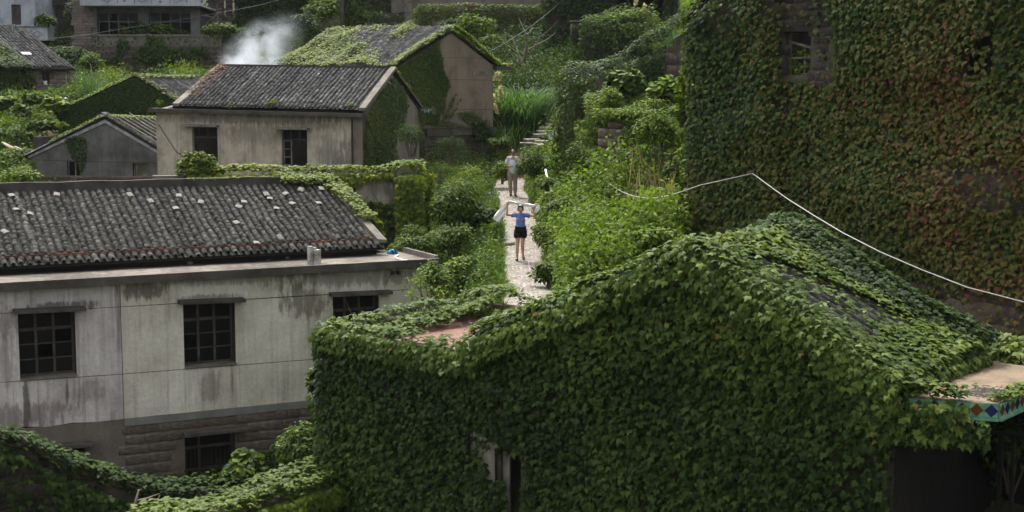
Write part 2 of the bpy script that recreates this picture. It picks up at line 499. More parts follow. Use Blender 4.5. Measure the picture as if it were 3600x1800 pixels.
def ivy(name, label, quads, size, n, mat, mask=None, rfn=None, out=(.02, .14), parts=0, tpl='ivy', tilt=0.55, lump=0.0, lf=1.2, cat='climbing plant', group=None, stems=14, jit=0.35):
    """leaves hanging over the given surfaces; quads counter-clockwise seen from outside"""
    p, nr = sample_quads(quads, n)
    p0 = p.copy()
    if lump: p = p + nr * (np.clip(sn(p, lf, 3.1), -.3, 1) + .3)[:, None] * lump
    p = p + nr * rng.uniform(out[0], out[1], len(p))[:, None]
    keep = np.ones(len(p), bool)
    if mask is not None:
        px, py = proj(p)
        keep = rng.random(len(p)) < mask(px, py, p)
    p, nr, p0 = p[keep], nr[keep], p0[keep]
    base = np.array([p[:, 0].mean(), p[:, 1].mean(), p[:, 2].min()])
    root = empty(name, base, 0, label, cat, group)
    up = np.array([0, 0, 1.0])
    ln = unit(nr + up * tilt + rng.normal(0, jit, p.shape))
    tip = unit(np.array([0, 0, -1.0]) * 1.0 + nr * .25 + rng.normal(0, .35, p.shape))
    R = frames(ln, tip)
    S = rng.uniform(size[0], size[1], len(p))
    rnd = rng.random(len(p)) if rfn is None else np.clip(rfn(p), 0, .999)
    split_parts('leaf', 'foliage', tpl, p - base, R, S, rnd, mat, root, parts, base)
    if stems:
        mb = MB()
        for k in rng.choice(len(p0), min(stems, len(p0)), replace=False):
            a = p0[k] + nr[k] * .02
            t = np.cross(nr[k], up); t = t / (np.linalg.norm(t) + 1e-6)
            d = np.cross(t, nr[k])
            L_ = rng.uniform(.5, 1.6); s = rng.normal(0, .5)
            pts = [a + d * L_ * (f - .5) + t * (s * (f - .5) * L_ + .06 * math.sin(f * 9 + k)) for f in np.linspace(0, 1, 6)]
            mb.tube([q - base for q in pts], [.012, .011, .01, .009, .007, .004], 5)
        tag(mb.build('stem', M['vine_stem'], root), kind='stuff')
    return root

def bush(name, label, loc, r, n, size, mat, tpl='oval', lumps=9, cat='bush', group=None, droop=0.2, stem=True, seed=None, shell=.55):
    """leaf clumps round several lobes, gaps between them, twigs inside; loc = the foot of the bush"""
    loc = np.array(loc, float); r = np.array(r, float)
    root = empty(name, loc, 0, label, cat, group)
    c = unit(rng.normal(0, 1, (lumps, 3))) * rng.uniform(.35, .72, (lumps, 1))
    c[:, 2] = np.abs(c[:, 2]) * .9 - .12
    rad = rng.uniform(.26, .46, lumps)
    i = rng.integers(0, lumps, n)
    d = unit(rng.normal(0, 1, (n, 3)) + [0, 0, .35])
    q = c[i] + d * (rad[i] * rng.uniform(shell, 1.08, n))[:, None]
    q += (sn(q * 6 + i[:, None] * 3.3, 1.0)[:, None]) * d * .08
    ctr = np.array([0, 0, r[2] * .62])
    p = ctr + q * r * [1, 1, .95]
    keep = p[:, 2] > 0.02
    p, d = p[keep], d[keep]
    ln = unit(d * .6 + np.array([0, 0, .75]) + rng.normal(0, .4, p.shape))
    tip = unit(d + np.array([0, 0, -droop]) + rng.normal(0, .5, p.shape))
    scatter('foliage', tpl, p, frames(ln, tip), rng.uniform(size[0], size[1], len(p)), rng.random(len(p)), mat, root)
    if stem:
        mb = MB()
        for k in range(min(lumps, 7)):
            e = ctr + c[k] * r
            b0 = np.array([rng.normal(0, .08) * r[0], rng.normal(0, .08) * r[1], -.1])
            m = (b0 + e) / 2 + rng.normal(0, .06, 3) * r
            w = .012 + .012 * r[2]
            mb.tube([b0, m, e], [w, w * .7, w * .3], 5)
        mb.build('stem', M['twig'], root)
    return root

def tuft(name, label, loc, n, h, mat, tpl='blade', spread=.3, lean=.45, w=1.6, cat='grass clump', group=None, root=None, part='blade_cluster'):
    """blades rising and leaning outwards from a foot"""
    loc = np.array(loc, float)
    if root is None: root = empty(name, loc, 0, label, cat, group)
    p = np.column_stack([rng.normal(0, spread, n), rng.normal(0, spread, n), np.zeros(n)])
    a = rng.uniform(0, 2 * np.pi, n)
    o = np.column_stack([np.cos(a), np.sin(a), np.zeros(n)]) + p * 1.2
    ln_ = rng.uniform(.05, 1, n)[:, None] * lean
    tip = unit(np.array([0, 0, 1.0]) + o * ln_)
    nr = unit(np.cross(np.cross(tip, o), tip) * 1.0 + np.array([0, 0, .2]))
    nr = unit(-o + np.array([0, 0, .6]))
    s = rng.uniform(h[0], h[1], n)
    S = np.column_stack([s * w, s, s])
    scatter(part, tpl, p, frames(nr, tip), S, rng.random(n), mat, root)
    return root

# ------------------------------------------------------------------ stones, blocks, tiles
def stone_tpl(seed, rough=0.14, inset=.16):
    """a rough block one unit wide (x), deep (y) and high (z); the face looks towards -y"""
    r = np.random.default_rng(seed)
    V, Fc = [], []
    g = [-.5, -.22, .2, .5]
    for z in g:
        for x in g:
            e = max(abs(x), abs(z)) > .45
            corner = abs(x) > .45 and abs(z) > .45
            y = -.5 + (inset if e else 0) + (inset * .6 if corner else 0) + r.normal(0, rough * .55)
            sh = (1 - inset * .45) if corner else 1
            V.append((x * sh + r.normal(0, rough * .22), y, z * sh + r.normal(0, rough * .22)))
    for j in range(3):
        for i in range(3):
            a = j * 4 + i
            Fc += [(a, a + 1, a + 5), (a, a + 5, a + 4)]
    ring = [0, 1, 2, 3, 7, 11, 15, 14, 13, 12, 8, 4]
    n = len(V)
    for k in ring: V.append((V[k][0], .5, V[k][2]))
    for i in range(12):
        a, b = ring[i], ring[(i + 1) % 12]
        a2, b2 = n + i, n + (i + 1) % 12
        Fc += [(b, a, a2), (b, a2, b2)]
    return T(V, Fc)
STONES = [stone_tpl(s) for s in range(8)] + [stone_tpl(20 + s, .075, .06) for s in range(8)]       # eight rounded, eight squared
_SM = {}
def stone_mesh(k, mat, name='stone'):
    key = (k, mat.name, name)
    if key not in _SM:
        me = tri_mesh(name, *STONES[k]); me.materials.append(mat); _SM[key] = me
    return _SM[key]

def put_stone(parent, loc, size, mat, yaw=0.0, roll=0.0, name='stone'):
    o = bpy.data.objects.new(name, stone_mesh(int(rng.integers(0, 8)) + (0 if name == 'stone' else 8), mat, name))
    o.parent = parent
    o.location = loc
    o.rotation_euler = (0, roll, yaw)
    o.scale = size
    COL.objects.link(o)
    return o

def masonry(parent, y, u0, u1, v0, v1, ch, cw, mat, keep=None, depth=.16, proud=.05, jit=.18, gap=.025, name='stone', x_plane=None):
    """coursed stones laid into a wall face at local y (or on the right gable x_plane), each a part; keep(u, v) decides"""
    v, k = v0, 0
    while v < v1:
        h = ch * rng.uniform(1 - jit, 1 + jit)
        u = u0 - rng.uniform(0, cw)
        while u < u1:
            wd = cw * rng.uniform(1 - 1.9 * jit, 1 + 2.2 * jit)
            cu, cv = u + wd / 2, v + h / 2
            if u + wd < u0 + .04 or u > u1 - .04: u += wd; continue
            if keep is None or keep(cu, cv):
                pr = proud * rng.uniform(.4, 1.3)
                s = (wd - gap, depth, h - gap)
                if x_plane is None: put_stone(parent, (cu, y + depth / 2 - pr, cv), s, mat, 0, rng.normal(0, .02), name)
                else: put_stone(parent, (x_plane - depth / 2 + pr, cu, cv), s, mat, math.pi / 2, rng.normal(0, .02), name)
                k += 1
            u += wd
        v += h
    return k

def tile_tpl(seg=5):
    """barrel tile: one unit wide arch, lower edge at y=0 (thick rim seen from below), running up to y=1"""
    V, Fc = [], []
    for (y, r, lift) in ((0, .5, .06), (0, .40, .02), (1, .46, 0)):
        for k in range(seg + 1):
            a = math.pi * k / seg
            V.append((math.cos(a) * r, y, math.sin(a) * r * .9 + lift))
    n = seg + 1
    for k in range(seg):
        a, b = k, k + 1
        Fc += [(a, b, 2 * n + b), (a, 2 * n + b, 2 * n + a)]
        Fc += [(a, n + b, b), (a, n + a, n + b)]
    return T(V, Fc)
TILE = tile_tpl()
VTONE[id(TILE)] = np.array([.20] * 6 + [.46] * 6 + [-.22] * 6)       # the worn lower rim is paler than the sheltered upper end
PAN = T([(-.5, 0, .30), (-.25, 0, .08), (0, 0, 0), (.25, 0, .08), (.5, 0, .30), (-.5, 1, .27), (-.25, 1, .05), (0, 1, -.03), (.25, 1, .05), (.5, 1, .27),
         (-.25, 0, .0), (0, 0, -.08), (.25, 0, .0)],
        [(0, 1, 6), (0, 6, 5), (1, 2, 7), (1, 7, 6), (2, 3, 8), (2, 8, 7), (3, 4, 9), (3, 9, 8), (1, 10, 11), (1, 11, 2), (2, 11, 12), (2, 12, 3)])

def tile_mat(name, stops, moss=.25):
    m, nt, b = new_mat(name)
    t = NT(nt)
    a = t.n('Attribute', attribute_name='rnd').outputs['Fac']
    co = t.n('TexCoord').outputs['Object']
    geo = t.n('NewGeometry').outputs['Position']
    col = t.ramp(a, stops)
    col = t.mix(.8, col, t.ramp(t.noise(geo, 22, 3), [(0.3, .55), (0.7, 1.1)]), 'MULTIPLY')
    col = t.mix(t.math('MULTIPLY', t.ramp(t.noise(geo, 1.1, 6, .7), [(.5, 0), (.62, 1)]), moss), col, (.035, .045, .018))
    t.set(b.inputs['Base Color'], col)
    b.inputs['Roughness'].default_value = .85
    t.set(b.inputs['Normal'], t.bump(t.noise(geo, 45, 3), .5, .01))
    return m
M['tile'] = tile_mat('grey_clay_tile', [(0, (.018, .017, .016)), (.3, (.038, .036, .033)), (.6, (.088, .083, .075)), (.85, (.19, .18, .16)), (1.0, (.30, .285, .26))])
M['tile_b'] = tile_mat('slate_grey_tile', [(0, (.020, .021, .022)), (.3, (.044, .044, .045)), (.6, (.10, .10, .098)), (.85, (.22, .218, .205)), (1.0, (.33, .32, .30))])
M['tile_pale'] = plain('loose_pale_tile', (.25, .235, .21), .8, .2, .4)
M['underlay'] = plain('roof_underlay', (.022, .020, .018), .9, .1)

def tiled_slope(root, p0, ex, es, W, Ls, pitch, expo, mat, nparts=0, keep=None, wr=.74, lift=.035, yjit=.035, off=None, zrow=None, pans=True):
    """columns of overlapping barrel tiles; p0 lower left corner, ex along the eave, es up the slope (unit vectors, local space)"""
    ex, es = np.array(ex, float), np.array(es, float)
    nz = unit(np.cross(ex, es)[None])[0]
    nc, nrw = int(W / pitch), int(Ls / expo)
    off = np.zeros(3) if off is None else off
    I, J = np.meshgrid(np.arange(nc), np.arange(nrw), indexing='ij')
    I, J = I.ravel(), J.ravel()
    wob = rng.normal(0, yjit * .5, nc)
    sag = lambda s: 0.0
    u = (I + .5) * pitch + rng.normal(0, .008, len(I)) + wob[I] * np.sin(J * .25)
    s = J * expo + rng.normal(0, .012, len(I)) + (rng.random(nc) * expo)[I]
    pos = np.array(p0) + ex * u[:, None] + es * s[:, None] + nz * (lift + rng.normal(0, .006, len(I)))[:, None]
    k = np.ones(len(I), bool) if keep is None else keep(u, s)
    # each tile lies a little flatter than the slope and not quite straight
    e2 = unit(es * 1.0 + nz * -.06 + ex * rng.normal(0, yjit, len(I))[:, None])
    R = frames(np.repeat(nz[None], len(I), 0) + rng.normal(0, .03, (len(I), 3)), e2)
    S = np.column_stack([np.full(len(I), pitch * wr), np.full(len(I), expo * 2.0), np.full(len(I), pitch * wr * 1.0)]) * rng.uniform(.95, 1.05, (len(I), 1))
    rnd = np.clip(rng.beta(5, 7, len(I)) + rng.normal(0, .08, nc)[I], 0, .999)
    pos, R, S, rnd, u, s = pos[k], R[k], S[k], rnd[k], u[k], s[k]
    wpos = np.array([off_w(root, p) for p in pos]) if nparts else None
    if nparts:
        px, py = proj(wpos)
        key = np.linalg.norm(wpos - CAM, axis=1) + np.where((px < 0) | (px > 3600) | (py < 0) | (py > 1800), 1e6, 0)
    else: key = None
    split_parts('tile', 'tile_courses', TILE, pos, R, S, rnd, mat, root, nparts, key=key)
    if pans:
        up_, sp_ = np.meshgrid(np.arange(nc + 1) * pitch, np.arange(nrw) * expo, indexing='ij')
        up_, sp_ = up_.ravel(), sp_.ravel()
        kk = np.ones(len(up_), bool) if keep is None else keep(up_, sp_)
        up_, sp_ = up_[kk], sp_[kk]
        pp = np.array(p0) + ex * up_[:, None] + es * sp_[:, None] + nz * .012
        Rp = frames(np.repeat(nz[None], len(pp), 0), np.repeat(unit(es - nz * .05)[None], len(pp), 0))
        scatter('pan_tiles', PAN, pp, Rp, np.column_stack([np.full(len(pp), pitch * .8), np.full(len(pp), expo * 1.5), np.full(len(pp), pitch * .3)]), rng.random(len(pp)) * .5, mat, root, 'stuff')

def off_w(o, p):
    """local point of an (unparented or once-parented, unscaled) object to world"""
    v = Vector(p)
    while o is not None:
        v = Matrix.LocRotScale(o.location, o.rotation_euler, None) @ v
        o = o.parent
    return np.array(v)

# ------------------------------------------------------------------ windows
def window(root, a0, a1, b0, b1, y, cols, rows, mat, fw=.05, glass=None, depth=.05, skip=(), transom=None, mull=None):
    """frame with stiles and glazing bars; panes are parts of the window; cols / rows = edges as fractions"""
    mb = MB()
    w, h = a1 - a0, b1 - b0
    X = [a0 + w * c for c in cols]; Z = [b0 + h * r for r in rows]
    mb.box(a0, a0 + fw, y, y + depth, b0, b1); mb.box(a1 - fw, a1, y, y + depth, b0, b1)
    mb.box(a0 + fw, a1 - fw, y, y + depth, b0, b0 + fw); mb.box(a0 + fw, a1 - fw, y, y + depth, b1 - fw, b1)
    zm = b0 + fw if mull is None else b0 + h * mull
    for x in X[1:-1]: mb.box(x - fw * .6, x + fw * .6, y - .012, y + depth - .004, zm, b1 - fw)
    for i, z in enumerate(Z[1:-1]):
        t = fw * (.75 if transom == i + 1 else .3)
        xs = [a0 + fw] + [q for x in X[1:-1] for q in (x - fw * .6, x + fw * .6)] + [a1 - fw]
        for j in range(0, len(xs), 2): mb.box(xs[j], xs[j + 1], y + .004, y + depth - .008, z - t, z + t)
    fr = mb.build('window', mat, root)
    for i in range(len(X) - 1):
        for j in range(len(Z) - 1):
            if (i, j) in skip: continue
            m = M['board'] if glass and (i, j) in glass else M['glass']
            MB().box(X[i] + .004, X[i + 1] - .004, y + depth * .45, y + depth * .45 + .006, Z[j] + .004, Z[j + 1] - .004).build('pane', m, fr)
    return fr

def rect(fr, x0, y0, x1, y1, y=0.0):
    """pixel box -> (a0, a1, b0, b1) on the wall plane"""
    mx, my = (x0 + x1) / 2, (y0 + y1) / 2
    return (fr.oy(x0, my, y)[0], fr.oy(x1, my, y)[0], fr.oy(mx, y1, y)[1], fr.oy(mx, y0, y)[1])

def lintel(root, fr, pl, pr, th, proj_, mat, name='lintel'):
    """slab over an opening: pl, pr = pixels of its upper left and right ends"""
    a0, z0 = fr.oy(*pl); a1, z1 = fr.oy(*pr)
    mb = MB()
    mb.hexa([(a0, -proj_, z0 - th), (a1, -proj_, z1 - th), (a1, -.002, z1 - th), (a0, -.002, z0 - th)],
            [(a0, -proj_, z0), (a1, -proj_, z1), (a1, -.002, z1 + .02), (a0, -.002, z0 + .02)])
    return mb.build(name, mat, root)
# ------------------------------------------------------------------ ground
ANCH = [  # x, y, height below / above the camera
    (.55, 28, -6.4), (.43, 32.5, -5.1), (.42, 34, -4.86), (.34, 37, -4.82), (.30, 40, -4.74), (.31, 43, -4.56), (.28, 46, -4.32), (.15, 49.5, -4.06), (.03, 52.6, -3.81), (-.11, 54.6, -3.62),
    (-3, 36, -7.3), (-2.0, 42, -6.0), (-3.2, 45, -5.4), (-4, 48, -4.6), (-1.0, 36, -5.6), (-.9, 42, -5.2), (-1.2, 48, -4.6), (-1.2, 52, -4.1),
    (-12, 30, -10.4), (-8, 32, -10.4), (-6, 33.5, -10.3), (-4, 33, -10), (-5, 29, -10.2), (-1, 31, -9), (0, 28, -8.0), (2, 24, -7.6), (0, 16, -8.5), (6, 16, -8), (-8, 20, -10), (12, 20, -7.5), (10, 25, -7),
    (-12, 42, -5.4), (-12, 46, -4.5), (-8, 45, -4.8), (-5, 47, -4.4), (-7, 38, -9), (-11, 36, -9.3),
    (-9, 50, -4.0), (-4.5, 51, -3.6), (-3, 54, -3.4), (-12, 53, -3.8),
    (-15, 56, -3.7), (-12, 57, -3.6), (-20, 52, -4), (-20, 60, -2.6), (-24, 66, -1.2),
    (-18, 67, -1.0), (-14, 67, -.8), (-19, 73, .1), (-13, 75, .5), (-22, 80, .7), (-15, 80, .9),
    (-18, 86, 1.2), (-24, 87, 1.2), (-18, 92.5, 3.3), (-26, 92.5, 3.1), (-12, 88, 1.8),
    (-2, 60, -2.8), (-1, 58, -3.0), (-6, 66, -.6), (-8, 74, .9), (-4, 73, .8), (-1, 64, -1.6),
    (.6, 57, -2.9), (1.2, 59, -2.7), (1.9, 62, -2.3), (2.3, 66.5, -1.2), (2.5, 72, .7), (3, 79, 2.7),
    (0, 63, -1.9), (.3, 69, .0), (.8, 74, 1.2), (1, 82, 3),
    (0, 88, 3.6), (-6, 88, 3.2), (-14, 94, 4.6), (-24, 97, 5), (6, 88, 4.2), (12, 90, 6),
    (-40, 112, 14), (0, 112, 14), (30, 112, 15), (0, 140, 30), (-40, 140, 30), (50, 140, 32), (-45, 60, 0), (-40, 30, -8), (45, 60, 3), (40, 30, -5), (30, 15, -7), (-30, 12, -10), (0, 4, -9),
    (1.2, 36, -4.7), (1.0, 40, -4.6), (.95, 46, -4.2), (.85, 52, -3.6), (1.6, 34, -4.6),
    (2.4, 38, -3.9), (3.4, 36, -4.0), (3.0, 42, -2.9), (2.2, 46, -3.1), (4, 46, -1.7), (2.6, 52, -2.0), (4, 54, -.5), (2.2, 57, -2.3),
    (4.8, 38, -3.9), (7.5, 35, -5), (10, 31, -5.8), (4, 31, -5.6), (7, 26, -6.6), (5.2, 46, -.9), (6.5, 52, .2), (6, 60, 1.5), (8, 70, 3.2), (9, 44, -1),
]
ANCH = np.array(ANCH, float)
_d = np.linalg.norm(ANCH[:, None, :2] - ANCH[None, :, :2], axis=2)
_n = len(ANCH)
_A = np.zeros((_n + 3, _n + 3)); _A[:_n, :_n] = _d - .05 * np.eye(_n); _A[:_n, _n] = 1; _A[:_n, _n + 1:] = ANCH[:, :2]; _A[_n:, :_n] = _A[:_n, _n:].T
_w = np.linalg.solve(_A, np.concatenate([ANCH[:, 2], np.zeros(3)]))
PATH = np.array([(px, py, Y) for px, py, Y in [(1885, 1190, 27.5), (1868, 1075, 32.5), (1862, 1045, 34), (1846, 985, 37), (1838, 922, 40), (1836, 860, 43), (1830, 800, 46), (1815, 740, 49.5), (1803, 692, 52.6), (1788, 662, 54.6), (1800, 625, 57)]], float)
PATH3 = np.array([P(*q) for q in PATH])

def path_at(y):
    return np.interp(y, PATH3[:, 1], PATH3[:, 0]), np.interp(y, PATH3[:, 1], PATH3[:, 2])

def ground(x, y):
    x, y = np.atleast_1d(x).astype(float), np.atleast_1d(y).astype(float)
    out = np.empty(len(x))
    for i in range(0, len(x), 20000):
        a = np.column_stack([x[i:i + 20000], y[i:i + 20000]])
        r = np.linalg.norm(a[:, None] - ANCH[None, :, :2], axis=2)
        out[i:i + 20000] = r @ _w[:_n] + _w[_n] + a @ _w[_n + 1:] + CZ
    pc, pz = path_at(y)
    k = np.clip(1 - (np.abs(x - pc) - 1.0) / .6, 0, 1) * ((y > 27) & (y < 57.5))
    return out * (1 - k) + (pz - .03) * k

gx, gy = np.arange(-62, 62.01, .6), np.arange(2, 152.01, .6)
GX, GY = np.meshgrid(gx, gy, indexing='ij')
GZ = ground(GX.ravel(), GY.ravel()).reshape(GX.shape)
GZ += (sn(np.column_stack([GX.ravel(), GY.ravel(), 0 * GX.ravel()]), 1.1, 4).reshape(GX.shape)) * .08 * (np.abs(GX - path_at(GY.ravel())[0].reshape(GX.shape)) > 1.2)

def gz(x, y):
    """height of the ground sheet"""
    x, y = np.atleast_1d(x).astype(float), np.atleast_1d(y).astype(float)
    fx = np.clip((x - gx[0]) / .6, 0, len(gx) - 1.001); fy = np.clip((y - gy[0]) / .6, 0, len(gy) - 1.001)
    i, j = fx.astype(int), fy.astype(int)
    a, b = fx - i, fy - j
    return GZ[i, j] * (1 - a) * (1 - b) + GZ[i + 1, j] * a * (1 - b) + GZ[i, j + 1] * (1 - a) * b + GZ[i + 1, j + 1] * a * b

def hit(px, py, ymin=20.0, ymax=148.0):
    """where the sight line of a pixel meets the ground"""
    px, py = np.atleast_1d(px).astype(float), np.atleast_1d(py).astype(float)
    u, v = (px - CX) / F, -(py - CY) / F
    dx, dy, dz = u, cpt + v * spt, -spt + v * cpt
    dx, dz = dx / dy, dz / dy
    res = np.full(len(px), np.nan)
    for Y in np.arange(ymin, ymax, .3):
        z = CZ + dz * Y
        h = gz(dx * Y, np.full(len(px), Y)) >= z
        k = h & np.isnan(res)
        res[k] = Y
    return dx * res, res, CZ + dz * res

nx, ny = len(gx), len(gy)
idx = np.arange(nx * ny).reshape(nx, ny)
q = np.stack([idx[:-1, :-1], idx[1:, :-1], idx[1:, 1:], idx[:-1, 1:]], axis=-1).reshape(-1, 4)
fc = np.concatenate([q[:, [0, 1, 2]], q[:, [0, 2, 3]]])
me = tri_mesh('ground', np.column_stack([GX.ravel(), GY.ravel(), GZ.ravel()]), fc)
tag(link('ground', me, M['soil'], None, True), kind='structure')

# the path: a strip with cobbles bedded in it
mb = MB()
ys = np.arange(27.5, 57.0, .5)
prev = None
for i, y in enumerate(ys):
    c, z = path_at(y); c, z = float(c), float(z)
    wl = .56 + .04 * math.sin(y * 1.9) + .05 * max(0, (38 - y) / 4); wr_ = .56 + .04 * math.sin(y * 1.3 + 1) + .05 * max(0, (38 - y) / 4)
    row = [(c - wl - .04, y, z - .08), (c - wl, y, z + .01), (c, y, z + .045), (c + wr_, y, z + .01), (c + wr_ + .04, y, z - .08)]
    if prev:
        for k in range(4): mb.quad(prev[k], prev[k + 1], row[k + 1], row[k])
    prev = row
path = mb.build('path', M['path_bed'], None, True)
tag(path, kind='structure')
tg = np.array([[0, .35, .35, 0, 0]])
def cobble_tpl(seed):
    r = np.random.default_rng(seed)
    V = [(0, 0, .32)]
    for k in range(7):
        a = 2 * math.pi * k / 7
        V.append((math.cos(a) * .34 * r.uniform(.8, 1.1), math.sin(a) * .34 * r.uniform(.8, 1.1), .24 + r.normal(0, .03)))
    for k in range(7):
        a = 2 * math.pi * k / 7
        V.append((V[1 + k][0] * 1.5, V[1 + k][1] * 1.5, -.1))
    Fc = [(0, 1 + k, 1 + (k + 1) % 7) for k in range(7)]
    for k in range(7):
        a, b = 1 + k, 1 + (k + 1) % 7
        Fc += [(a, a + 7, b + 7), (a, b + 7, b)]
    return T(V, Fc)
m, nt, b = new_mat('pale_cobble'); t = NT(nt)
geo = t.n('NewGeometry').outputs['Position']
a_ = t.n('Attribute', attribute_name='rnd').outputs['Fac']
c_ = t.ramp(a_, [(0, (.15, .13, .11)), (.5, (.27, .24, .21)), (1, (.40, .365, .32))])
t.set(b.inputs['Base Color'], t.mix(.6, c_, t.ramp(t.noise(geo, 16, 4), [(.3, .6), (.7, 1.05)]), 'MULTIPLY'))
b.inputs['Roughness'].default_value = .85
M['cobble'] = m
cp, cs, cr = [], [], []
for y in np.arange(28, 56.8, .088):
    c, z = path_at(y); n = 10
    for k in range(n):
        x = (k + .5) / n * 1.14 - .57 + rng.normal(0, .015)
        if rng.random() < .07: continue
        cp.append((c + x, y + rng.normal(0, .018), z + .045 * (1 - abs(x) / .5) - .004)); cs.append(.112 * rng.uniform(.75, 1.25)); cr.append(rng.random())
cp, cs, cr = np.array(cp), np.array(cs), np.array(cr)
an = rng.uniform(0, 6.28, len(cp))
R = frames(np.array([0, 0, 1.0]) + rng.normal(0, .12, cp.shape), np.column_stack([np.cos(an), np.sin(an), 0 * an]))
CS = np.column_stack([cs * rng.uniform(.8, 1.2, len(cs)), cs * rng.uniform(.8, 1.2, len(cs)), cs * .55])
px, py = proj(cp)
vis = (py < 1050) & (py > 600)
split_parts('cobble', 'cobbles', cobble_tpl(3), cp, R, CS, cr, M['cobble'], path, 300, key=cp[:, 1] + np.where(vis, 0, 1e3))
# ------------------------------------------------------------------ the big white rendered house
W = Frame(1520, 960, 38, 26.57, base=2.5)
wh = empty('white_house', W.o, W.yaw, 'long two-storey house with stained white plaster, flat front ledge and dark barrel-tile roof', 'house')
UL = -14.0
STW = [(-10.55, 1.95, .10, .95, .75, (.055, .05, .042)), (-9.6, 2.4, .06, .5, .7, (.06, .05, .045)), (-9.0, 2.3, .5, .35, .35, (.08, .07, .06)), (-6.1, 2.2, .35, .6, .5, (.12, .085, .065)), (-5.55, 2.3, .05, .7, .55, (.08, .06, .05)),
       (-7.7, 4.75, .75, .32, .8, (.075, .062, .05)), (-3.6, 4.2, .8, .55, .7, (.10, .085, .062)), (-2.3, 4.75, 2.8, .35, .65, (.11, .10, .075)), (-5.2, 4.85, 2.6, .16, .5, (.12, .115, .09)),
       (-11, 1.85, 1.9, .4, .6, (.13, .10, .095)), (-9.6, 4.45, 1.0, .14, .75, (.06, .055, .05)), (-6.1, 4.42, .9, .12, .6, (.08, .075, .065)), (-3.2, 3.3, .5, .9, .3, (.2, .17, .12)), (-10.9, 4.2, .28, .5, .5, (.10, .08, .075)), (-10.95, 3.2, .25, .7, .4, (.14, .11, .10))]
M['plaster_white'] = surf('stained_white_plaster', (.40, .365, .29), (.61, .575, .49), .8, c3=(.76, .725, .635), streak=.6, streak_col=(.15, .125, .11), bump=.55, bscale=32, stains=STW)
M['plaster_pink'] = surf('stained_pinkish_plaster', (.32, .28, .265), (.52, .48, .46), .8, c3=(.70, .67, .64), streak=.75, streak_col=(.13, .10, .098), bump=.5, bscale=32, stains=STW, sk=.46)
M['render_grey'] = surf('grey_brown_render', (.12, .102, .085), (.19, .165, .14), 1.4, streak=.3, bump=.4)
M['mortar_brown'] = surf('brown_mortar', (.12, .098, .078), (.20, .165, .135), 1.8, bump=1.0, bscale=9)
M['band_grey'] = surf('grey_band', (.15, .15, .14), (.22, .22, .205), 2.2, streak=.3, bump=.2)
J1 = W.line([(0, 1102), (424, 1079), (1155, 1036), (1500, 1014)])
J2 = W.line([(0, 1345), (435, 1315), (832, 1284), (1093, 1264)])
TOPZ = 4.93
UJ = -8.27
wA, wB, wC = rect(W, 66, 1096, 267, 1323), rect(W, 646, 1068, 828, 1284), rect(W, 1171, 1036, 1333, 1250)
wD, wE = rect(W, 651, 1525, 829, 1705), rect(W, 202, 1572, 300, 1700)
wA, wB, wC = [(a, b, J2((a + b) / 2) + .035, J1((a + b) / 2) - .03) for a, b, _, _ in (wA, wB, wC)]
con = lambda z: poly1([-20, 5], [z, z])
sh = lambda f, d: (lambda u: f(u) + d)
mb = MB()
facade(mb, FY(.03), UL, -.02, con(4.92), con(-3.0), [wA, wB, wC, wD, wE], .38)
mb.box(-.30, -.02, .42, 8.8, -3, 5.0)
mb.box(UL, UL + .3, .42, 8.8, -3, 5.0); mb.box(UL + .3, -.31, 8.5, 8.8, -3, 5.0)
mb.box(UL + .31, -.32, .43, 8.49, 2.0, 2.12)
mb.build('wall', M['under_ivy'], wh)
def panel(u0, u1, top, bot, holes, mat, name='plaster_panel'):
    mb = MB(); facade(mb, FY(0), u0, u1, top, bot, holes, .028)
    return mb.build(name, mat, wh)
g = .008
panel(UJ + g, -.02, con(4.90), sh(J1, g), [], M['plaster_white'])
panel(UL, UJ - g, con(4.90), sh(J1, g), [], M['plaster_pink'])
panel(UJ + g, -.02, sh(J1, -g), sh(J2, g), [wB, wC], M['plaster_white'])
panel(UL, UJ - g, sh(J1, -g), sh(J2, g), [wA], M['plaster_pink'])
panel(UJ + g, -.02, sh(J2, -g), con(1.56), [], M['plaster_white'])
lowl = poly1([UL, -11.2, -10.6, -10.1, -9.5, -8.9, UJ], [1.60, 1.58, 1.61, 1.55, 1.59, 1.55, 1.56])
panel(UL, UJ - g, sh(J2, -g), lowl, [], M['plaster_pink'])
mb = MB(); facade(mb, FY(.006), UL, UJ - .001, sh(lowl, -.004), con(-3.0), [wE], .024); mb.build('render_coat', M['render_grey'], wh)
mb = MB(); mb.box(UJ + .003, -.02, -.035, .028, 1.375, 1.552); mb.build('band_course', M['band_grey'], wh)
mb = MB(); facade(mb, FY(.004), UJ, -.02, con(1.372), con(-3.0), [wD], .024); mb.build('masonry_bed', M['mortar_brown'], wh)
M['stone_wash'] = surf('mortar_washed_stone', (.10, .082, .066), (.22, .185, .15), 3.5, bump=1.0, bscale=13, rnd=.3)
masonry(wh, 0.0, UJ + .05, -2.9, -.62, 1.34, .265, .5, M['stone_wash'], keep=lambda u, v: not (wD[0] - .25 < u < wD[1] + .22 and wD[2] - .1 < v < wD[3] + .16), depth=.13, proud=.03, gap=.022, name='rough_block', jit=.22)
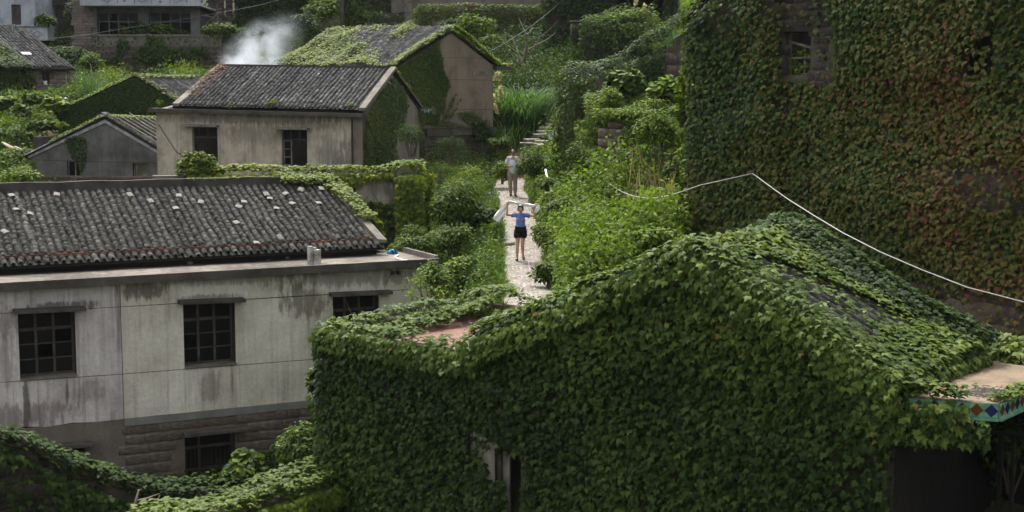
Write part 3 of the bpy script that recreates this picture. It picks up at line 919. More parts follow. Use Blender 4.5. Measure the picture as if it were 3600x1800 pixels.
# windows
def wwin(w, skip_c=(), gone=()):
    fr = window(wh, w[0], w[1], w[2] + .03, w[3], .30, [0, .33, .645, 1], [0, .255, .49, .72, 1], M['wood_dark'], fw=.05, glass=skip_c, transom=3, skip=gone)
    return fr
wwin(wA, {(1, 3), (2, 3), (0, 2), (2, 0)}, {(1, 1), (2, 2)}); wwin(wB, {(0, 3), (1, 3)}, {(0, 1), (2, 3)}); wwin(wC, {(0, 3), (0, 2)}, {(2, 2)})
for w in (wA, wB, wC):
    MB().box(w[0] - .0, w[1] + .02, -.035, .29, w[2] - .02, w[2] + .028).build('sill', M['concrete'], wh)
fr = window(wh, wD[0], wD[1], wD[2], wD[3], .28, [0, .33, 1], [0, .30, .72, 1], M['wood_dark'], fw=.05, glass={(0, 2), (1, 2), (0, 1)}, skip={(1, 1), (1, 0), (0, 0)}, transom=2)
for i in range(11):
    x = wD[0] + .07 + (wD[1] - wD[0] - .14) * (i + .2) / 10.6
    MB().tube([(x, .26, wD[2]), (x + .004, .26, wD[2] + (wD[3] - wD[2]) * .71)], .009, 5).build('bar', M['iron'], fr)
MB().box(wD[0], wD[1], .25, .27, wD[2] + .36, wD[2] + .39).build('rail', M['iron'], fr)
window(wh, wE[0], wE[1], wE[2], wE[3], .26, [0, .36, 1], [0, .5, 1], M['wood_dark'], fw=.04, skip={(1, 1), (1, 0)}, glass={(0, 1), (0, 0)})
for pl, pr in (((43, 1088), (295, 1077)), ((624, 1056), (854, 1047)), ((1156, 1030), (1367, 1020)), ((640, 1520), (862, 1497)), ((186, 1560), (322, 1552))):
    lintel(wh, W, pl, pr, .075, .30, M['concrete_dark'])
# front ledge
mb = MB(); mb.box(UL, .09, -.30, -.20, 4.935, 5.13); mb.box(UL, .09, -.198, 2.3, 4.935, 5.055); mb.build('ledge', M['roof_slab'], wh)
mb = MB(); mb.box(UL, .094, -.306, -.301, 4.932, 5.124); mb.build('fascia', M['concrete_dark'], wh)
mb = MB(); mb.box(.005, .092, -.19, 2.1, 5.06, 5.20); mb.build('kerb', M['concrete'], wh)
# tiled roof
ER, YE, YR, ZE, ZR = -.84, 2.0, 5.4, 5.47, 6.80
mb = MB()
mb.box(UL, ER, 1.98, 8.6, 5.06, 5.30)
mb.hexa([(UL, 1.66, 5.21), (ER + .1, 1.66, 5.21), (ER - .25, YR, ZR - .12), (UL, YR, ZR - .12)], [(UL, 1.66, 5.24), (ER + .1, 1.66, 5.24), (ER - .25, YR, ZR - .03), (UL, YR, ZR - .03)])
mb.hexa([(UL, YR, ZR - .12), (ER - .25, YR, ZR - .12), (ER, 8.9, 5.3), (UL, 8.9, 5.3)], [(UL, YR, ZR - .03), (ER - .25, YR, ZR - .03), (ER, 8.9, 5.4), (UL, 8.9, 5.4)])
mb.add([(ER - .08, 2.0, 5.06), (ER - .08, 8.6, 5.06), (ER - .30, YR, ZR - .12), (ER - .30, 2.0, 5.06)], [(0, 1, 2), (0, 2, 3)])
roof = mb.build('roof', M['underlay'], wh)
sl = math.hypot(YR - YE, ZR - ZE)
es = np.array([0, (YR - YE) / sl, (ZR - ZE) / sl])
lim = lambda u, s: (u < (ER - UL) - .04 - s / sl * .27) & ((rng.random(len(u)) > .006))
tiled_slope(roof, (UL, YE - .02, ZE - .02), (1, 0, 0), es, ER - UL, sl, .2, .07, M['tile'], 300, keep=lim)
tiled_slope(roof, (UL, 1.66, 5.265), (1, 0, 0), es, ER - UL + .1, .42, .2, .10, M['tile'], 0)
MB().bar((UL, 1.985, 5.475), (ER - .02, 1.985, 5.475), .07, .085).build('eave_bar', M['rust'], wh)
mb = MB()
us = np.linspace(UL, -2.6, 14)
for a, b in zip(us[:-1], us[1:]):
    za, zb = [7.12 - .03 * ((u + 14) / 11) + .015 * math.sin(u * 3) for u in (a, b)]
    mb.hexa([(a, YR + .0, 6.74), (b, YR + .0, 6.74), (b, YR + .22, 6.74), (a, YR + .22, 6.74)], [(a, YR + .0, za), (b, YR + .0, zb), (b, YR + .22, zb), (a, YR + .22, za)])
mb.hexa([(-2.6, YR, 6.74), (-1.1, YR, 6.74), (-1.1, YR + .22, 6.74), (-2.6, YR + .22, 6.74)], [(-2.6, YR, 7.08), (-1.1, YR, 7.0), (-1.1, YR + .22, 7.0), (-2.6, YR + .22, 7.08)])
mb.build('ridge_cap', M['concrete_dark'], wh)
mb = MB(); a, b = (ER - .02, 1.78, 5.40), (ER - .30, YR + .1, ZR + .07)
mb.hexa([a, (a[0] + .26, a[1], a[2]), (b[0] + .26, b[1], b[2]), b], [(a[0], a[1], a[2] + .10), (a[0] + .26, a[1], a[2] + .08), (b[0] + .26, b[1], b[2] + .08), (b[0], b[1], b[2] + .10)])
mb.build('verge', M['concrete'], wh)
# loose pale tiles lying on the roof
for px, py in [(45, 690), (62, 738), (25, 818), (108, 755), (200, 688), (535, 712), (462, 690), (630, 692), (622, 735), (705, 715), (850, 728), (860, 713), (940, 688), (948, 700), (972, 735), (1010, 683), (1036, 717), (1055, 672), (1125, 717), (1133, 668), (990, 842), (905, 856), (838, 786)]:
    o, d = W._r(px, py)
    nz = np.cross([1, 0, 0], es); t0 = ((np.array([UL, YE, ZE + .13]) - o) @ nz) / (d @ nz)
    p = o + d * t0
    R = frames((nz + rng.normal(0, .10, 3))[None], (es + rng.normal(0, .35, 3))[None])
    parts_of('loose_tile', TILE, p[None], R, np.array([[.17, .18, .035]]), np.array([.9]), M['tile_pale'], roof)
# floodlights under the eave
for px in (1377, 1398):
    u, z = W.oy(px, 958)
    lamp = MB().box(u - .04, u + .03, -.14, -.02, z - .04, z + .05).box(u - .03, u + .02, -.02, .02, z - .01, z + .02).build('floodlight', M['iron'], wh)
p, q = W.oy(1372, 965), W.oy(1349, 1013)
MB().tube([(p[0], -.02, p[1]), (q[0], -.02, q[1])], .008, 4).build('cable', M['wire_grey'], wh)
u, z = W.oy(1519, 950)
MB().tube([(-.04, -.05, 4.93), (-.04, -.05, 1.0)], .05, 7).build('downpipe', M['iron'], wh)

# things lying on the ledge
def on_ledge(px, py, z=5.058):
    x, y = W.oz(px, py, z)
    return W.w((x, y, z))
p = on_ledge(1097, 932)
o = empty('post_stub', p, W.yaw + .1, 'broken white concrete post stub standing on the flat front ledge', 'post')
M['white_stub'] = surf('peeling_white_paint', (.12, .11, .10), (.62, .61, .58), 5, bump=.6)
mb = MB().box(-.10, .0, -.09, .07, -.002, .50); mb.build('post', M['white_stub'], o)
mb = MB().box(.012, .21, -.11, .09, -.002, .40).box(.03, .12, -.03, .05, .40, .46); mb.build('block', M['white_stub'], o)
p = on_ledge(1381, 893)
o = empty('plastic_bag', p, 0, 'small crumpled blue plastic bag in the corner of the flat ledge', 'plastic bag')
v, f = STONES[2]
scatter('bag_body', (v * [1, 1, 1.4], f), np.array([[0, 0, .05], [.08, .02, .045], [-.09, .0, .04]]), frames(rng.normal(0, .4, (3, 3)) + [0, 0, 1], rng.normal(0, 1, (3, 3))), np.array([.11, .10, .09]), np.array([.5, .5, .5]), M['blue_bag'], o)
pts = [on_ledge(x, y, 5.08) for x, y in [(1401, 896), (1390, 902), (1391, 906), (1402, 911), (1420, 915), (1445, 917), (1468, 919)]]
o = tag(MB().tube([q - pts[3] for q in pts], .026, 8).build('bent_pipe', M['white_pvc'], None, True), 'white bent plastic pipe lying on the flat ledge beside its end kerb', 'pipe'); o.location = pts[3]
for i, (px, py, s, lab) in enumerate([(668, 931, .13, 'round white stone lying alone mid-way along the flat front ledge'), (1012, 911, .09, 'small pale stone lying near the white post stub on the ledge'), (944, 917, .06, 'tiny pale pebble under the lower tile edge on the ledge')]):
    p = on_ledge(px, py)
    o = put_stone(None, p + [0, 0, s * .3], (s, s, s * .7), M['stone_white'], i, 0, 'stone'); tag(o, lab, 'stone')
p = W.w((*[wB[1] - .32, .05], wB[2] + .05)); o = put_stone(None, p, (.17, .11, .045), M['stone_pink'], .6, 0, 'stone'); tag(o, 'flat reddish stone lying on the sill of the middle window', 'stone')
# ------------------------------------------------------------------ grey house with the two open windows
H2 = Frame(1273, 420, 50, -15, base=8.0)
h2 = empty('grey_house', H2.o, H2.yaw, 'small mottled grey plaster house with two dark open windows and a sagging barrel-tile roof', 'house')
M['plaster_grey'] = surf('mottled_grey_plaster', (.24, .205, .155), (.44, .39, .31), 1.7, c3=(.56, .51, .42), streak=.75, streak_col=(.13, .11, .09), bump=.6, stains=[(-4.0, 3.1, 4.5, .22, .6, (.11, .095, .075)), (-5.4, 1.0, .5, .9, .35, (.16, .14, .11)), (-1.3, 1.6, .5, 1.1, .5, (.15, .15, .14)), (-3.0, 1.2, .7, .8, .4, (.19, .165, .13)), (-.5, 1.4, .8, 1.3, .6, (.09, .09, .085)), (-6.6, 1.2, .9, 1.1, .5, (.13, .11, .09)), (-3.9, 2.6, 1.6, .5, .5, (.12, .105, .085)), (-2.0, 2.9, 1.4, .3, .5, (.10, .09, .075))])
M['plaster_gable'] = surf('brown_grey_plaster', (.12, .10, .085), (.22, .19, .16), 1.2, streak=.6, streak_col=(.07, .06, .052), bump=.4)
LT = H2.line([(549, 394), (1271, 412)], -.0)
wF, wG = rect(H2, 676, 447, 765, 574), rect(H2, 990, 456, 1080, 584)
mb = MB(); facade(mb, FY(0), -8.0, -.02, LT, con(-.6), [wF, wG], .28); mb.build('wall', M['plaster_grey'], h2)
gt = poly1([0.001, 3.06, 6.1], [3.19, 4.74, 3.42])
mb = MB(); facade(mb, FX(0), .005, 6.1, gt, con(-.6), [], .28); mb.build('gable', M['plaster_gable'], h2)
mb = MB(); facade(mb, FX(-7.7), .29, 6.1, sh(poly1([0, 3.06, 6.1], [3.33, 4.9, 3.5]), 0), con(-.6), [], .25); mb.box(-7.9, -.01, 6.0, 6.2, -.6, 3.4); mb.build('rear_wall', M['plaster_gable'], h2)
MB().box(-.30, .012, -.035, -.001, -.6, 3.16).build('pilaster', M['plaster_gable'], h2)
MB().tube([(-.36, -.05, 3.15), (-.37, -.05, .2)], .035, 7).build('downpipe', M['iron'], h2)
mb = MB()
z0l, z0r = 3.49, 3.315
mb.hexa([(-8.15, -.33, z0l - .14), (.10, -.33, z0r - .12), (.10, .25, z0r - .12), (-8.15, .25, z0l - .14)], [(-8.15, -.33, z0l), (.10, -.33, z0r), (.10, .25, z0r), (-8.15, .25, z0l)])
mb.build('ledge', M['concrete_dark'], h2)
ex = unit(np.array([[7.05, 0, -.135]]))[0]
YR2 = 3.05
mb = MB()
mb.hexa([(-7.3, -.02, 3.46), (-.0, -.02, 3.31), (-.02, YR2, 4.76), (-7.0, YR2, 4.92)], [(-7.3, -.02, 3.56), (-.0, -.02, 3.41), (-.02, YR2, 4.84), (-7.0, YR2, 5.0)])
mb.hexa([(-7.0, YR2, 4.92), (-.02, YR2, 4.76), (.05, 6.35, 3.3), (-7.3, 6.35, 3.5)], [(-7.0, YR2, 5.0), (-.02, YR2, 4.84), (.05, 6.35, 3.38), (-7.3, 6.35, 3.58)])
roof2 = mb.build('roof', M['underlay'], h2)
p0 = np.array([-7.0, .14, 3.70]); p1 = np.array([-6.95, YR2, 4.99])
es2 = unit((p1 - p0)[None])[0]; sl2 = np.linalg.norm(p1 - p0)
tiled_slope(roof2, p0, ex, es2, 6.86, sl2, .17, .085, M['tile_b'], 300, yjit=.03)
tiled_slope(roof2, (-7.0, -.14, 3.56), ex, es2, 6.9, .34, .17, .105, M['tile_b'], 0)
MB().bar((-7.05, .12, 3.725), (-.12, .12, 3.59), .055, .06).build('eave_bar', M['concrete'], h2)
MB().bar((-6.95, YR2 + .03, 5.06), (-.03, YR2 + .03, 4.92), .16, .15).build('ridge_cap', M['concrete_dark'], h2)
for s, (a, b) in {'l': ((-7.25, -.15, 3.56), (-7.0, YR2, 5.03)), 'r': ((-.06, -.15, 3.42), (-.06, YR2 + .05, 4.90))}.items():
    mb = MB(); w = .26 if s == 'l' else .24
    mb.hexa([a, (a[0] + w, a[1], a[2]), (b[0] + w, b[1], b[2]), b], [(a[0], a[1], a[2] + .1), (a[0] + w, a[1], a[2] + .1), (b[0] + w, b[1], b[2] + .1), (b[0], b[1], b[2] + .1)])
    mb.build('verge', M['concrete'], h2)
mb = MB(); a, b = (-.1, YR2 + .06, 4.88), (-.1, 6.5, 3.36)
mb.hexa([a, (a[0] + .22, a[1], a[2]), (b[0] + .22, b[1], b[2]), b], [(a[0], a[1], a[2] + .09), (a[0] + .22, a[1], a[2] + .09), (b[0] + .22, b[1], b[2] + .09), (b[0], b[1], b[2] + .09)])
mb.build('verge', M['concrete_dark'], h2)
for w, open_ in ((wF, 0), (wG, 1)):
    fr = window(h2, w[0], w[1], w[2], w[3], .16, [0, .30, .64, 1] if open_ else [0, .22, .55, 1], [0, .72, 1], M['wood_grey'] if 0 else M['wood_dark'], fw=.035, skip={(0, 0), (1, 0), (2, 0)}, transom=1, mull=.72)
    if open_:
        mb = MB(); x0, x1, zt = w[0] + .05, w[0] + (w[1] - w[0]) * .36, w[2] + (w[3] - w[2]) * .70
        mb.box(x0, x0 + .03, .08, .12, w[2] + .02, zt); mb.box(x1 - .03, x1, .08, .12, w[2] + .02, zt)
        for k in range(4):
            z = w[2] + .02 + (zt - w[2] - .05) * k / 3; mb.box(x0 + .03, x1 - .03, .083, .117, z, z + .03)
        ca = mb.build('casement', M['wood_grey'], h2)
        for k in range(3):
            z = w[2] + .05 + (zt - w[2] - .05) * k / 3
            MB().box(x0 + .03, x1 - .03, .098, .104, z + .003, z + (zt - w[2] - .05) / 3 - .033).build('pane', M['glass'], ca)
lintel(h2, H2, (650, 438), (771, 441), .05, .30, M['wood_grey']); lintel(h2, H2, (968, 449), (1090, 451), .05, .30, M['wood_grey'])
# green tiled canopy end at the far eave
u, z = 6.35, 3.36
cn = MB().box(-.05, .58, 6.12, 6.5, 3.22, 3.44).build('canopy', M['concrete_dark'], h2)
M['green_tile'] = plain('dark_green_tile', (.02, .10, .075), .35)
M['white_mark'] = plain('white_mark', (.7, .74, .72), .5)
mb = MB().box(.1, .56, 6.112, 6.118, 3.25, 3.42); mb.build('tile_band', M['green_tile'], cn)
mb = MB(); f0, f1, f2 = 6.104, 6.108, 6.111
mb.box(.26, .285, f0, f1, 3.27, 3.40).box(.41, .435, f0, f1, 3.27, 3.40).box(.30, .395, f0, f1, 3.325, 3.345).box(.34, .355, f0, f1, 3.385, 3.41)
for x in (.13, .175, .22, .47, .51, .55): mb.add([(x - .012, f0, 3.34), (x, f0, 3.34), (x + .012, f0, 3.41), (x, f0, 3.41)], [(0, 1, 2, 3)])
mb.build('mark', M['white_mark'], cn)

# ------------------------------------------------------------------ tan house with the plain gable behind it
H3 = Frame(1397, 240, 57, -45, base=9.0)
h3 = empty('tan_house', H3.o, H3.yaw, 'tan plastered gable house on a block plinth, its left roof slope overgrown', 'house')
M['plaster_tan'] = surf('tan_plaster', (.105, .083, .062), (.185, .148, .112), 1.3, c3=(.225, .185, .14), streak=.5, streak_col=(.075, .065, .055), bump=.3)
gt3 = poly1([0, 2.92, 5.3], [4.05, 5.50, 4.2])
zs = [4.16, 3.18, 1.58]                                           # joints of the render on the gable
y_, z_a = H3.ox(1660, 204, 0); y_, z_b = H3.ox(1660, 281, 0); y_, z_c = H3.ox(1660, 385, 0)
mb = MB(); facade(mb, FX(-.02), 0.0, 5.3, gt3, con(-.2), [], .25); mb.build('wall', M['under_ivy'], h3)
def pan3(b, t):
    mb = MB(); facade(mb, FX(.0), 0.0, 5.3, t, b, [], .018); mb.build('plaster_panel', M['plaster_tan'], h3)
lo3 = lambda z: poly1([0, 5.3], [z, z])
class Mn:
    def __init__(s, f, z): s.f, s.z = f, z; s.xs = sorted(set(f.xs + [x for x in np.linspace(0, 5.3, 54)]))
    def __call__(s, u): return max(min(s.f(u), 9), s.z)
pan3(lo3(z_a + .008), Mn(gt3, z_a + .0085))
tb_ = lambda u: min(z_a - .008, gt3(u)); tb_.xs = list(np.linspace(0, 5.3, 54)); pan3(lo3(z_b + .008), tb_); pan3(lo3(z_c + .008), lo3(z_b - .008)); pan3(lo3(1.6), lo3(z_c - .008))
a = H3.ox(1661, 250, 0); b = H3.ox(1731, 265, 0)
MB().box(.002, .02, a[0], b[0], b[1], a[1]).build('plaque', M['concrete'], h3)
y0, z0 = H3.ox(1552, 452, 0)
MB().box(-.3, .06, 1.5, 5.42, 1.28, 1.585).build('plinth_cap', M['concrete_dark'], h3)
MB().box(-.32, .0, 1.4, 5.36, -.9, 1.275).build('plinth', M['mortar'], h3)
masonry(h3, 0, 1.7, 5.3, -.35, 1.25, .165, .36, M['stone_dim'], depth=.1, proud=.02, gap=.02, jit=.07, name='block', x_plane=0.0)
mb = MB(); mb.box(-7.6, -.05, .0, .2, -.2, 4.0); mb.box(-7.6, -7.4, .21, 5.3, -.2, 4.0); mb.box(-7.39, -.26, 5.1, 5.3, -.2, 4.1); mb.build('rear_wall', M['plaster_gable'], h3)
mb = MB()
A0, A1, B0, B1, C0, C1 = (-7.75, -.3, 4.02), (.06, -.3, 3.93), (-7.85, 2.92, 5.75), (.06, 2.92, 5.5), (-7.75, 5.6, 4.3), (.1, 5.6, 4.12)
up = lambda p, d=.09: (p[0], p[1], p[2] + d)
mb.hexa([A0, A1, B1, B0], [up(A0), up(A1), up(B1), up(B0)]); mb.hexa([B0, B1, C1, C0], [up(B0), up(B1), up(C1), up(C0)])
roof3 = mb.build('roof', M['underlay'], h3)
p0, p1 = np.array([-7.7, -.28, 4.13]), np.array([-7.75, 2.9, 5.86])
es3 = unit((p1 - p0)[None])[0]
TAR = [(1250, 138), (1345, 116), (1556, 118), (1424, 222), (1300, 224), (1312, 200), (1335, 168)]
def k3(u, s):
    pts = np.array([H3.w(p0 + np.array([7.76, 0, -.1]) / 7.76 * a + es3 * b) for a, b in zip(u, s)]); px, py = proj(pts)
    return inpoly(px, py, [(1215, 150), (1240, 100), (1575, 105), (1440, 240), (1290, 240), (1290, 190)])
tiled_slope(roof3, p0, unit(np.array([[7.76, 0, -.1]]))[0], es3, 7.7, np.linalg.norm(p1 - p0), .19, .12, M['tile_b'], 0, keep=k3, pans=False)
MB().bar((-5, 2.95, 5.80), (-.5, 2.95, 5.65), .2, .1).build('ridge_cap', M['concrete'], h3)
mb = MB(); mb.box(-.05, .18, 5.35, 6.3, 4.0, 4.16); mb.build('canopy', M['concrete_dark'], h3)
x_, y_ = H3.oz(1348, 222, 4.35)
MB().box(-1.15, -.95, .25, .42, 4.3, 4.62).build('chimney', M['concrete'], h3)

# ------------------------------------------------------------------ low grey gable with white verge trim and a broken roof
H4 = Frame(330, 640, 56, -8, base=8.3)
h4 = empty('gable_house', H4.o, H4.yaw, 'low dark grey gable house with peeling white verge boards and bare broken rafters', 'house')
M['plaster_dark'] = surf('dark_grey_plaster', (.05, .048, .045), (.115, .11, .105), 1.2, c3=(.20, .195, .185), streak=.4, streak_col=(.045, .042, .038), bump=.35)
M['white_trim'] = surf('peeling_white_trim', (.12, .12, .12), (.46, .47, .48), 4, bump=.4)
l4, l5 = H4.oy(109, 545), H4.oy(552, 526)
ap = H4.oy(370, 418)
gt4 = poly1([l4[0], ap[0], l5[0] + .4], [H4.oy(112, 543)[1], ap[1], l5[1] - .2])
j4 = H4.line([(116, 562), (550, 574)])
wI, wJ = rect(H4, 236, 567, 281, 621), rect(H4, 467, 577, 517, 628)
wI = (wI[0], wI[1], max(wI[2], .25), j4(wI[0]) - .02); wJ = (wJ[0], wJ[1], max(wJ[2], .2), j4(wJ[1]) - .02)
X0, X1 = l4[0], l5[0] + .4
mb = MB(); facade(mb, FY(.022), X0, X1, gt4, con(-.8), [wI, wJ], .22); mb.box(X0, X0 + .2, .25, 5.5, -.8, 2.0); mb.box(X1 - .2, X1, .25, 5.5, -.8, 1.9); mb.box(X0, X1, 5.5, 5.7, -.8, 2.0); mb.build('wall', M['under_ivy'], h4)
mb = MB(); facade(mb, FY(0), X0, X1, lambda u: max(gt4(u), j4(u) + .012), sh(j4, .01), [], .02)
mb = MB(); f_top = lambda u: gt4(u)
tp = lambda u: max(gt4(u), j4(u) + .011); tp.xs = list(np.linspace(X0, X1, 40)) + [ap[0]]
facade(mb, FY(0), X0, X1, tp, sh(j4, .01), [], .02); mb.build('plaster_panel', M['plaster_dark'], h4)
zb4 = H4.oy(330, 628)[1]
mb = MB(); facade(mb, FY(0), X0, X1, sh(j4, -.01), con(zb4), [(wI[0], wI[1], max(wI[2], zb4 + .01), wI[3]), (wJ[0], wJ[1], max(wJ[2], zb4 + .01), wJ[3])], .02); mb.build('plaster_panel', M['plaster_dark'], h4)
masonry(h4, 0, X0, X1, zb4 - .36, zb4 - .03, .17, .42, M['stone_pink'], depth=.08, proud=.02, gap=.02, jit=.06, name='block')
window(h4, wI[0], wI[1], wI[2], wI[3], .12, [0, .55, 1], [0, 1], M['wood_grey'], fw=.03, skip={(1, 0)})
window(h4, wJ[0], wJ[1], wJ[2], wJ[3], .12, [0, .2, 1], [0, 1], M['wood_grey'], fw=.03, skip={(1, 0), (0, 0)})
def rake(a, b, w, h, y0, y1, nm, mat, root=h4):
    (x0, z0), (x1, z1) = a, b
    mb = MB(); mb.hexa([(x0, y0, z0 - h), (x1, y0, z1 - h), (x1, y1, z1 - h), (x0, y1, z0 - h)], [(x0, y0, z0), (x1, y0, z1), (x1, y1, z1), (x0, y1, z0)]); return mb.build(nm, mat, root)
g = lambda u: (u, gt4(u))
rake((X0 - .1, gt4(X0) - .02), (ap[0], ap[1] - .02), 0, .13, -.05, -.002, 'verge_board', M['white_trim'])
rake((ap[0] + .002, ap[1] - .02), (X1, gt4(X1) - .02), 0, .13, -.05, -.002, 'verge_board', M['white_trim'])
rf = rake((X0 - .25, gt4(X0) - .05), (ap[0], ap[1] + .08), 0, .08, -.08, 5.7, 'roof', M['underlay'])
rake((ap[0] + .01, ap[1] + .08), (X1 + .1, gt4(X1) + .02), 0, .08, -.08, .7, 'roof', M['underlay'])
# verge tiles
for (a, b) in ((g(X0 - .25), (ap[0], ap[1] + .07)), ((ap[0], ap[1] + .07), g(X1))):
    a3, b3 = np.array([a[0], .08, a[1] + .06]), np.array([b[0], .08, b[1] + .06])
    n = int(np.linalg.norm(b3 - a3) / .11)
    pos = np.array([a3 + (b3 - a3) * k / n for k in range(n)]); up_ = unit((b3 - a3)[None] * (1 if b3[2] > a3[2] else -1))[0]
    for yy in (0, .2, .4):
        scatter('verge_tiles', TILE, pos + [0, yy, 0], frames(np.repeat(np.cross(up_, [0, 1, 0])[None] * (1 if np.cross(up_, [0, 1, 0])[2] > 0 else -1), n, 0), np.repeat(up_[None], n, 0) + rng.normal(0, .06, (n, 3))), np.column_stack([np.full(n, .19), np.full(n, .2), np.full(n, .12)]), rng.random(n) * .5 + .4, M['tile_b'], rf, 'stuff')
# bare rafters right of the apex
for k in range(8):
    x = ap[0] + .1; y = .9 + k * .55
    MB().bar((ap[0] + .05, y, ap[1] + .02), (X1 - .3, y, gt4(X1 - .3) + .0), .07, .09).build('rafter', M['wood_grey'], h4)
MB().bar((ap[0], 0.7, ap[1] - .02), (ap[0], 5.4, ap[1] - .02), .1, .12).build('ridge_beam', M['wood_dark'], h4)
zz = gt4(ap[0] + 1.3) - .05
MB().bar((ap[0] + 1.3, .7, zz), (ap[0] + 1.3, 5.4, zz), .1, .12).build('purlin', M['wood_grey'], h4)

# ------------------------------------------------------------------ house swallowed by dark ivy behind it
H5 = Frame(477, 400, 63, -14, base=9.5)
h5 = empty('ivy_house', H5.o, H5.yaw, 'gable wholly covered in dark ivy with a patch of pale roof tiles behind', 'house')
gp = [H5.oy(*p) for p in [(200, 400), (477, 270), (620, 356)]]
gt5 = poly1([gp[0][0], gp[1][0], gp[2][0] + .8], [gp[0][1], gp[1][1], gp[2][1] - .5])
xa, xb = gp[0][0], gp[2][0] + .8
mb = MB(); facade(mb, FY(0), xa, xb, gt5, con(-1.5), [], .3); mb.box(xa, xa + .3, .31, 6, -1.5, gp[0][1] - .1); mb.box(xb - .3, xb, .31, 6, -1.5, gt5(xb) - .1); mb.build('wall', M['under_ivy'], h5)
ax, az = gp[1]
mb = MB()
mb.hexa([(ax, -.1, az - .02), (xb + .1, -.1, gt5(xb) - .05), (xb + .1, 6, gt5(xb) - .05), (ax, 6, az - .02)], [(ax, -.1, az + .06), (xb + .1, -.1, gt5(xb) + .03), (xb + .1, 6, gt5(xb) + .03), (ax, 6, az + .06)])
mb.hexa([(xa - .1, -.1, gp[0][1] - .05), (ax, -.1, az - .02), (ax, 6, az - .02), (xa - .1, 6, gp[0][1] - .05)], [(xa - .1, -.1, gp[0][1] + .03), (ax, -.1, az + .06), (ax, 6, az + .06), (xa - .1, 6, gp[0][1] + .03)])
roof5 = mb.build('roof', M['underlay'], h5)
e5 = unit(np.array([[ax - xb, 0, az - gt5(xb)]]))[0]
tiled_slope(roof5, (xb + .08, 0, gt5(xb) + .04), (0, 1, 0), e5, 5.9, math.hypot(xb - ax, az - gt5(xb)), .19, .11, M['tile_b'], 0, pans=False)
# ------------------------------------------------------------------ ivy house in the foreground
G = Frame(3150, 1400, 21, -40, base=4.0)
gh = empty('overgrown_house', G.o, G.yaw, 'foreground gabled house buried in green ivy with flat roof slabs on both sides', 'house')
AX, AZ, RD = -3.75, 5.38, 3.6
gtop = poly1([-12.7, -8.37, -8.36, AX, 0.0], [2.93, 2.93, 3.55, AZ, 3.42])
door = (-7.95, -7.28, -.6, 1.40)
mb = MB(); facade(mb, FY(0), -12.7, 0.0, gtop, con(-1.6), [door], .3)
mb.box(-12.7, -12.4, .31, 4.8, -1.6, 2.9); mb.box(-.25, -.0, .31, 4.6, -1.6, 3.3); mb.box(-12.39, -.26, 4.4, 4.7, -1.6, 2.9)
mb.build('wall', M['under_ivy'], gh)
M['plaster_pale'] = surf('pale_old_plaster', (.22, .20, .165), (.36, .33, .28), 2, streak=.4, bump=.4)
mb = MB(); facade(mb, FY(-.02), -8.55, -7.28, con(2.6), con(-.6), [door], .018); mb.build('plaster_panel', M['plaster_pale'], gh)
dr = MB().box(-7.95, -7.86, .06, .2, -.6, 1.40).box(-7.37, -7.28, .06, .2, -.6, 1.40).box(-7.86, -7.37, .06, .2, 1.32, 1.40).build('door_frame', M['wood_dark'], gh)
MB().box(-7.86, -7.70, .12, .16, -.6, 1.32).build('door_leaf', M['wood_grey'], gh)
mb = MB()
mb.hexa([(AX, -.06, AZ - .1), (-.08, -.06, 3.4), (-.08, RD, 3.4), (AX, RD, AZ - .1)], [(AX, -.06, AZ), (-.08, -.06, 3.50), (-.08, RD, 3.50), (AX, RD, AZ)])
mb.hexa([(-8.4, -.06, 3.4), (AX, -.06, AZ - .1), (AX, RD, AZ - .1), (-8.4, RD, 3.4)], [(-8.4, -.06, 3.5), (AX, -.06, AZ), (AX, RD, AZ), (-8.4, RD, 3.5)])
mb.box(-8.35, -.3, RD - .3, RD, -1.6, 3.35)
mb.add([(-8.35, RD, 3.35), (-.1, RD, 3.3), (AX, RD, AZ - .1)], [(0, 1, 2)])
groof = mb.build('roof', M['underlay'], gh)
eg = unit(np.array([[AX + .08, 0, AZ - 3.50]]))[0]
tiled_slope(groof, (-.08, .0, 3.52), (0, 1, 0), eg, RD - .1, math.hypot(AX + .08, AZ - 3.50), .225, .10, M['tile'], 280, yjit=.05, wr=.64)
M['red_floor'] = surf('red_oxide_screed', (.105, .05, .04), (.18, .095, .076), 1.6, c3=(.215, .13, .105), bump=.25)
MB().box(-12.4, -8.0, .3, 4.8, 2.80, 2.94).build('flat_roof', M['red_floor'], gh)
mb = MB(); mb.box(-12.7, -8.6, .0, .24, 2.935, 3.12); mb.box(-12.7, -12.46, .245, 4.9, 2.935, 3.15); mb.box(-12.455, -7.5, 4.66, 4.9, 2.935, 3.2)
mb.build('parapet', M['mortar_brown'], gh)
M['tan_slab'] = surf('tan_concrete_slab', (.10, .073, .047), (.185, .138, .095), 1.6, c3=(.25, .195, .145), bump=.35, stains=[(1.0, -.6, .5, 6, .0, (.04, .035, .03))])
ZS = 3.45
FA, FB, FC = np.array([-.40, -.045]), np.array([1.34, .60]), np.array([1.335, 4.6])      # front edge left to right, then the side edge going back
sb = MB()
bp_ = [(-.02, .1), FB - [.03, -.02], FC, (-.02, 4.6)]
sb.hexa([(*q, ZS - .21) for q in bp_], [(*q, ZS) for q in bp_])
sb.hexa([(*FA, ZS - .21), (*(FB - [.03, -.02]), ZS - .208), (-.019, .099, ZS - .208), (-.38, .0, ZS - .21)], [(*FA, ZS - .002), (*(FB - [.03, -.02]), ZS - .003), (-.019, .099, ZS - .003), (-.38, .0, ZS - .002)])
slab = sb.build('balcony_slab', M['tan_slab'], gh)
